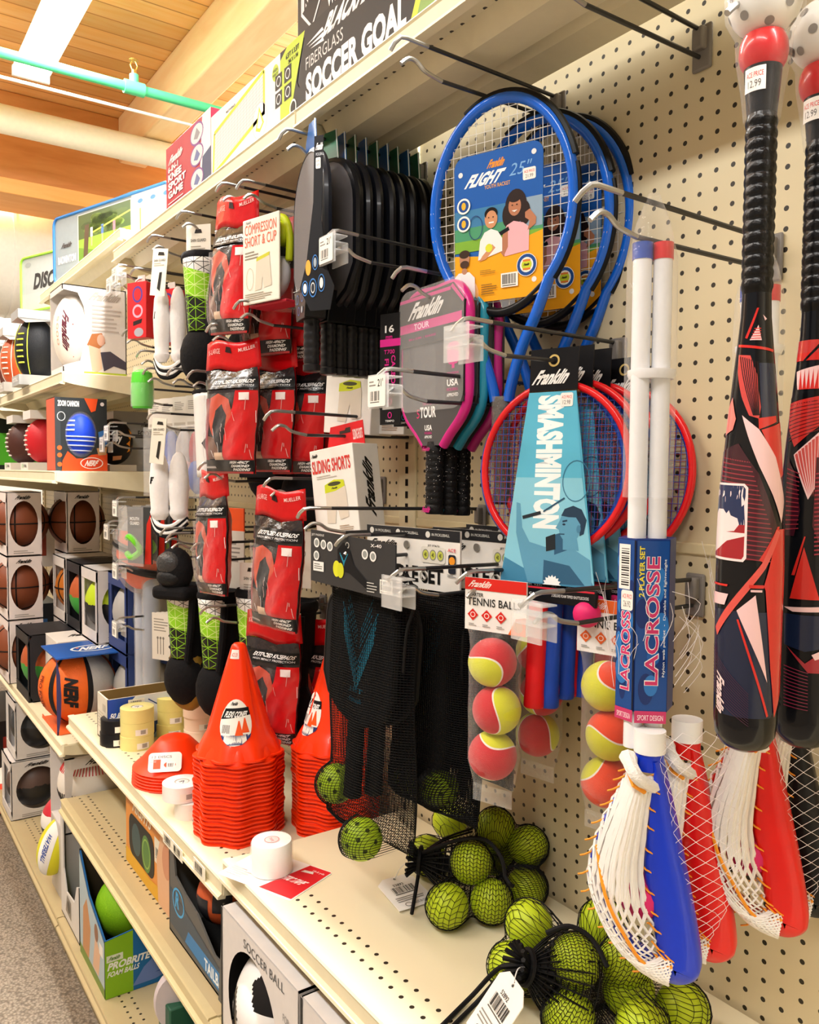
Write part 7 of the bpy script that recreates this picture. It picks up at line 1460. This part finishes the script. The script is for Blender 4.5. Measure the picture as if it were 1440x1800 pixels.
def soccer(label, x0, x1, y0, z0, bc, txt=True):
    t = thing('soccer_ball_box', label, 'soccer ball', (x0, y0, z0), 0, 'boxed black and white soccer balls'); L_, H_ = x1-x0, .222; m = mat('#d9d5d3', .42)
    n = 40; cx, cz, rx, rzz = bc; vs, fs = [], []
    for i in range(n):
        a = 2*pi*i/n; ca, sa = cos(a), sin(a); k = min((L_-cx if ca > 0 else cx)/max(1e-6, abs(ca)), (H_-cz if sa > 0 else cz)/max(1e-6, abs(sa))); vs += [(cx+ca*k, 0, cz+sa*k), (cx+min(k*.999, rx)*ca, 0, cz+min(k*.999, rzz)*sa)]
    for i in range(n): j = (i+1) % n; fs.append((2*i, 2*j, 2*j+1, 2*i+1))
    vs += [(0, 0, 0), (L_, 0, 0), (L_, 0, H_), (0, 0, H_)]; fs += []
    b = MB().add(vs, fs, m)
    for qa in ((0, 0), (L_, 0), (L_, H_), (0, H_)): sx_, sz_ = (1 if qa[0] == 0 else -1), (1 if qa[1] == 0 else -1); b.add([(qa[0], .0003, qa[1]), (qa[0]+sx_*.05, .0003, qa[1]), (qa[0], .0003, qa[1]+sz_*.05)], [(0, 1, 2)], m)
    b.b2((0, .002, 0), (.003, .22, H_), mat('#1c1c1e', .5)).b2((L_-.003, .002, 0), (L_, .22, H_), m).b2((0, .002, H_-.003), (L_, .22, H_), m).b2((0, .002, 0), (L_, .22, .003), m).b2((0, .217, 0), (L_, .22, H_), m).build('carton', t, smooth=0)
    A = Art((0, -.0002, 0)); A.t('SOCCER BALL', .10, .194, .155, .016, '#4a4a4c', 0); A.t('FOR', .25, .15, .022, .012, '#8a8a8a', 0); A.line(.003, 0, .003, H_, .006, '#1a1a1c'); A.build('carton_print', t)
    r = .108; ph = (1+5**.5)/2; ico = [Vector(q).normalized() for q in [(0, a, b*ph) for a in (-1, 1) for b in (-1, 1)]+[(a, b*ph, 0) for a in (-1, 1) for b in (-1, 1)]+[(b*ph, 0, a) for a in (-1, 1) for b in (-1, 1)]]
    rot = Matrix.Rotation(R(26), 3, 'Y') @ Matrix.Rotation(R(10), 3, 'Z') @ Matrix.Rotation(R(12), 3, 'X'); ico = [rot @ q for q in ico]
    bb = MB().ball((0, 0, 0), r, mat('#e6e6e6', .35, coat=.2), 132); blk = bb.mi(mat('#141418', .25, coat=.4))
    for i, f in enumerate(bb.f):
        c = sum((Vector(bb.v[q]) for q in f), Vector())/len(f); c.normalize(); v = max(ico, key=lambda q: q.dot(c))
        nb = sorted((q for q in ico if q is not v), key=lambda q: -q.dot(v))[:5]; ok = all((c-v).dot((q-v).normalized()) < .29 for q in nb)
        if ok: bb.m[i] = blk
    o = bb.build('ball', t, loc=(cx, .085, cz)); A = Art(fn=lambda x, y, h: Vector((sin(x)*cos(y), -cos(x)*cos(y), sin(y)))*(r+.0005+h), seg=.2); A.e(-.45, -.05, .2, .25, '#17171a'); A.e(-.45, -.05, .17, .22, '#e6e6e6')
    for (x, y) in ((-.45, .08), (-.54, -.02), (-.36, -.02)): A.e(x, y, .06, .07, '#17171a')
    A.t('SC', -.52, -.2, .14, .1, '#17171a', .05); A.build('ball_logo', o); return t
soccer('white carton with a black and white soccer ball, nearest the tail ball tray', -1.375, -1.075, -.425, ZB+.001, (.13, .085, .098, .105)); soccer('second white soccer ball carton, cut by the bottom edge', -1.065, -.765, -.425, ZB+.001, (.15, .085, .098, .105))
# ================================================================ small goods on the left pegboard
def small(name, label, cat, loc, rz, size, hx, art=None, group=None, clear=False, tab=None):
    t = thing(name, label, cat, loc, rz, group); sx, sy, sz = size
    MB().b2((-sx/2, -sy/2, -sz), (sx/2, sy/2, 0), mat(hx, .35, coat=.2) if not clear else film(hx, .10, .05, 40, .4)).build('box' if not clear else 'clear_pack', t, bevel=min(.003, sy*.2))
    if tab: MB().b2((-sx*.2, -.001, -.002), (sx*.2, .001, .022), mat(tab, .5)).build('hang_tab', t, smooth=0)
    if art: A = Art((-sx/2, -sy/2-.0002, -sz)); art(A, sx, sz); A.build('print', t)
    return t
def mg(A, w_, h):
    A.r(0, 0, w_, h, '#d4242a'); A.ring(w_*.55, h*.78, w_*.28, h*.15, .006, '#5a3a8c'); A.ring(w_*.55, h*.48, w_*.28, h*.12, .006, '#d8a8c0'); A.p([(w_*.3, h*.3), (w_*.8, h*.34), (w_*.75, h*.26), (w_*.3, h*.22)], '#2a1a1c'); A.e(w_*.6, h*.1, w_*.25, h*.08, '#a8a8b4')
small('mouthguard_box', 'red mouthguard box hanging left of the white shin pads', 'mouthguard', (-2.285, -.28, 2.005), R(26), (.07, .035, .15), '#d4242a', mg, 'red mouthguard boxes', tab='#d8d4cc'); small('mouthguard_box', 'red mouthguard box just behind the first, half hidden', 'mouthguard', (-2.275, -.20, 1.995), R(24), (.07, .035, .15), '#d4242a', mg, 'red mouthguard boxes', tab='#d8d4cc'); small('mouthguard_box', 'red mouthguard box showing right of the white shin pads', 'mouthguard', (-2.23, -.10, 1.96), R(24), (.07, .035, .13), '#d4242a', mg, 'red mouthguard boxes')
t = thing('drink_flask', 'lime green capped bottle hanging left of the peg hooks', 'bottle', (-2.222, -.30, 1.735), 0); MB().lathe([(0, -.075), (.025, -.075), (.029, -.06), (.029, -.03), (.029, .0), (.026, .02), (.012, .028), (.0, .03)], mat('#58c83a', .25, coat=.4), 24).build('bottle', t); MB().lathe([(.030, -.07), (.031, -.02), (.022, .036)], film('#ffffff', .1, .05, 60, .5), 20).build('clear_wrap', t)
hook(-2.222, 1.81, 'peg hook carrying the lime bottle', .305)
def cardart(A, w_, h): A.r(0, 0, w_, h, '#d9d4cb'); A.lines(w_*.15, h*.55, w_*.7, h*.3, 5, '#8f8a84'); A.r(w_*.1, h*.06, w_*.8, h*.1, '#b8b0a4')
for k, (u, nm) in enumerate(((273, 'leftmost'), (287, 'second'), (302, 'third'), (318, 'fourth'), (332, 'rightmost'))):
    p = ay(u, 690, -.21); small('glove_card', '%s grey white glove card in the row under the upper shin pads' % nm, 'glove pack', (p.x, -.21+.012*k, 1.70), R(20), (.06, .004, .085), '#d9d4cb', cardart, 'glove cards in a row')
    hx = ('#d8d2d4', '#2a4fb0', '#c9c4c8', '#b82a34', '#bfc0c6')[k]; g = thing('batting_gloves', '%s bagged batting glove pair below the glove cards' % nm, 'gloves', (p.x, -.20+.012*k, 1.61), R(24), 'bagged batting gloves')
    MB().ball((0, 0, -.06), (.030, .016, .06), mat(hx, .6, vary=.3, scale=30), 16).ball((.004, -.004, -.13), (.034, .018, .05), mat(('#e8e4e6', '#3a66c8', '#e0b0b8', '#2f56b4', '#d8d8dc')[k], .6, vary=.3, scale=30), 16).build('gloves', g); MB().b2((-.04, -.024, -.19), (.04, -.022, .01), film('#ffffff', .08, .06, 50, .9)).build('clear_bag', g)
def hookrow(lst):
    for x, z, nm in lst: hook(x, z, nm, .3)
hookrow(((-2.185, 1.760, 'peg hook above the glove cards'), (-1.99, 1.74, 'peg hook at the right end of the glove cards'), (-2.28, 1.715, 'peg hook at the left end of the glove cards')))
for x, z, nm in ((-2.545, 1.633, 'peg hook with a label beside the blue ball carton'), (-2.60, 1.60, 'peg hook with a label in front of the grey football carton'), (-2.462, 1.41, 'peg hook with a label above the mouthguard packs'), (-2.56, 1.335, 'peg hook with a label left of the mouthguard packs'), (-2.47, 1.225, 'peg hook with a label under the mouthguard packs'), (-2.48, 1.05, 'peg hook with a label left of the foam bats')): hook(x, z, nm, .3, 'label')
# mouthguard blister packs with a lime guard, foam bats, whistle cards
def blis(A, w_, h): A.r(0, 0, w_, h, '#3a3c3e'); A.r(w_*.05, h*.62, w_*.55, h*.34, '#222426'); A.t('MOUTH', w_*.1, h*.76, w_*.4, h*.06, '#e8e8e8', .03); A.t('GUARD', w_*.1, h*.68, w_*.4, h*.06, '#e8e8e8', .03); A.p([(w_*.72, 0), (w_, 0), (w_, h*.9), (w_*.82, h*.7)], '#d22a1e')
for k, (u, y, nm) in enumerate(((246, -.255, 'front'), (270, -.20, 'second'), (292, -.15, 'third'))):
    p = ay(u, 880, y); t = small('mouthguard_pack', '%s clear blister pack with a lime mouthguard' % nm, 'mouthguard', (p.x, y, 1.388), R(26), (.095, .006, .165), '#3a3c3e', blis, 'clear mouthguard packs')
    MB().tube(curve([(-.03, -.02, -.09), (-.01, -.03, -.085), (.012, -.03, -.10), (.02, -.02, -.125), (-.005, -.028, -.145), (-.03, -.022, -.135)], 6), .009, mat('#6fd42a', .35), 8).build('mouthguard', t); MB().b2((-.05, -.036, -.168), (.05, -.034, .002), film('#ffffff', .07, .04, 30, .4)).b2((-.05, -.036, -.168), (-.049, .0, .002), film('#ffffff', .07, .04, 30, .4)).build('clear_blister', t)
t = thing('foam_disc', 'grey and orange foam ball in a clear pack at the far end of the mouthguards', 'foam ball', (-2.52, -.22, 1.245), R(30)); vball(t, (0, 0, 0), (.085, .05, .115), None, mat_=two('#e8571e', '#e8571e', .0, '#9b9c9e', .05)); s = MB(); 
for z in (.01, -.045): s.tube([(.088*cos(R(a_))*.95, .053*sin(R(a_))*.95, z-.02*cos(R(a_))) for a_ in range(-170, 0, 10)], .012, mat('#26272a', .5), 8)
s.build('ball_bands', t); MB().ball((0, 0, 0), (.098, .062, .13), film('#ffffff', .08, .05, 30, .5), 20).build('clear_pack', t)
for k, (u, hx, nm) in enumerate(((236, '#4a6fa0', 'blue'), (252, '#aeb4c2', 'pale grey'), (266, '#9fa6b4', 'grey'))):
    p = ay(u, 1120, -.20); t = thing('foam_bat', '%s long tube hanging behind the counter box' % nm, 'toy bat', (p.x, -.20, .80), 0, 'long tubes in clear packs'); MB().lathe([(0, 0), (.022, .002), (.024, .02), (.024, .34), (.018, .39), (.012, .42), (.012, .46), (0, .462)], mat(hx, .35, coat=.3), 20).build('tube', t); MB().lathe([(.027, -.005), (.028, .38), (.016, .47)], film('#ffffff', .09, .05, 40, .5), 16).build('clear_wrap', t)
def wh(A, w_, h):
    A.r(0, 0, w_, h, '#d6d0c4'); A.lines(w_*.1, h*.6, w_*.8, h*.3, 5, '#8d877c')
    for q in (.3, .45, .6): A.line(w_*q, h*.12, w_*q, h*.45, .003, '#77726a'); A.e(w_*q, h*.47, .004, .004, '#77726a')
for k in range(4):
    p = ay(285+k*8, 1130, -.22+.02*k); small('whistle_card', ['front', 'second', 'third', 'rearmost'][k]+' white lanyard card hanging behind the counter box', 'card', (p.x, -.22+.02*k, 1.085-.004*k), R(26), (.075, .003, .135), '#d6d0c4', wh, 'white lanyard cards')
t = thing('mini_figure_guard', 'white sleeve with black bands hanging left of the lime shin guards', 'guard', (-2.135, -.24, 1.185), R(20)); MB().lathe([(0, -.20), (.016, -.20), (.020, -.15), (.017, -.11), (.022, -.05), (.028, -.02), (.026, .015), (.0, .03)], mat('#e6e2da', .6), 18).build('sleeve', t)
b = MB()
for z in (-.13, -.16, -.19): b.lathe([(.0185, z-.006), (.023, z), (.0185, z+.006)], mat('#151517', .6), 18)
b.build('bands', t)
t = thing('catch_pad', 'dark yellow padded loop under the lime shin guards', 'pad', (-2.05, -.24, .965), R(30)); MB().tube(curve([(-.03, 0, .06), (-.045, 0, 0), (-.03, 0, -.06), (.015, 0, -.07), (.03, 0, 0), (.01, 0, .06)], 6, True), .018, mat('#8a6a1e', .7), 10, closed=True).build('loop', t)
small('orange_card', 'bright orange flag card behind the white shin pads', 'card', (-2.01, -.15, 1.40), R(20), (.13, .004, .10), '#f0561e', None); small('white_card', 'white shin guard card hanging below the black pads, printed with a size', 'card', (-1.69, -.12, 1.36), R(20), (.11, .003, .13), '#e2ddd2', lambda A, w_, h: (A.t('SHIN GUARD', w_*.15, h*.55, w_*.7, h*.12, '#55504a'), A.t('L', w_*.6, h*.1, w_*.15, h*.2, '#2a2a2a', .03), A.p([(w_*.3, h*.85), (w_*.7, h*.85), (w_*.6, h*.93), (w_*.4, h*.93)], '#2a2622'))); small('white_card', 'blank backed white card hanging left of the edge-on red pack', 'card', (-1.935, -.16, 1.345), R(20), (.07, .003, .18), '#e2ddd2', cardart)
t = thing('shin_guard', 'white hard shell shin guard with a black strap, left of the middle knee pad packs', 'shin guard', (-1.865, -.25, 1.70), R(40))
MB().grid(lambda u, v: Vector(((.052-.012*v)*sin((u-.5)*2.2), -.05*cos((u-.5)*2.2)+.03, -.02-.2*v)), 12, 12, mat('#e4e4e2', .35, coat=.3)).build('shell', t, solid=.006); MB().tube([(.05*sin(2*pi*i/20), .03-.046*cos(2*pi*i/20), -.02) for i in range(20)], .008, CLOTH, 8, closed=True).b2((.03, -.02, -.08), (.055, .03, -.05), CLOTH).build('strap', t); A = Art((-.03, -.0232, -.2)); A.p([(.02, .06), (.045, .09), (.04, .06), (.05, .05), (.03, .045)], '#17171a'); A.build('bird_mark', t)
# the far end beyond the upright
for k, (x, z, hx, hx2, nm) in enumerate(((-4.55, 1.461, '#1e2a24', '#4fae2c', 'black and lime carton on the middle shelf at the far left'), (-4.55, 1.741, '#e8e4de', '#22408c', 'white and star spangled blue carton at the far left'), (-4.55, .621, '#20242c', '#29548c', 'dark blue carton on the low shelf at the far left'), (-4.55, 1.05, '#cfc9c4', '#8a3a2a', 'white ball carton at the far left'), (-4.5, ZD+.001, '#25201f', '#8a2a20', 'dark carton with a red band on the deck at the far left'))):
    t, d, b = carton('toy_box', nm, 'carton', (x, -.42, z), (x+.55, -.15, z+.26), hx); A = Art(**fr(d)); A.r(.02, .03, .5, .12, hx2); A.e(.3, .15, .1, .07, hx2); A.build('front_print', t); A = Art(**rt(d)); A.r(.02, .05, .2, .14, hx2); A.build('end_print', t)
carton('ball_carton', 'plain grey carton on the deck under the striped ball carton', 'carton', (-2.86, -.42, ZD+.001), (-2.65, -.20, ZD+.24), '#bdb8b4')
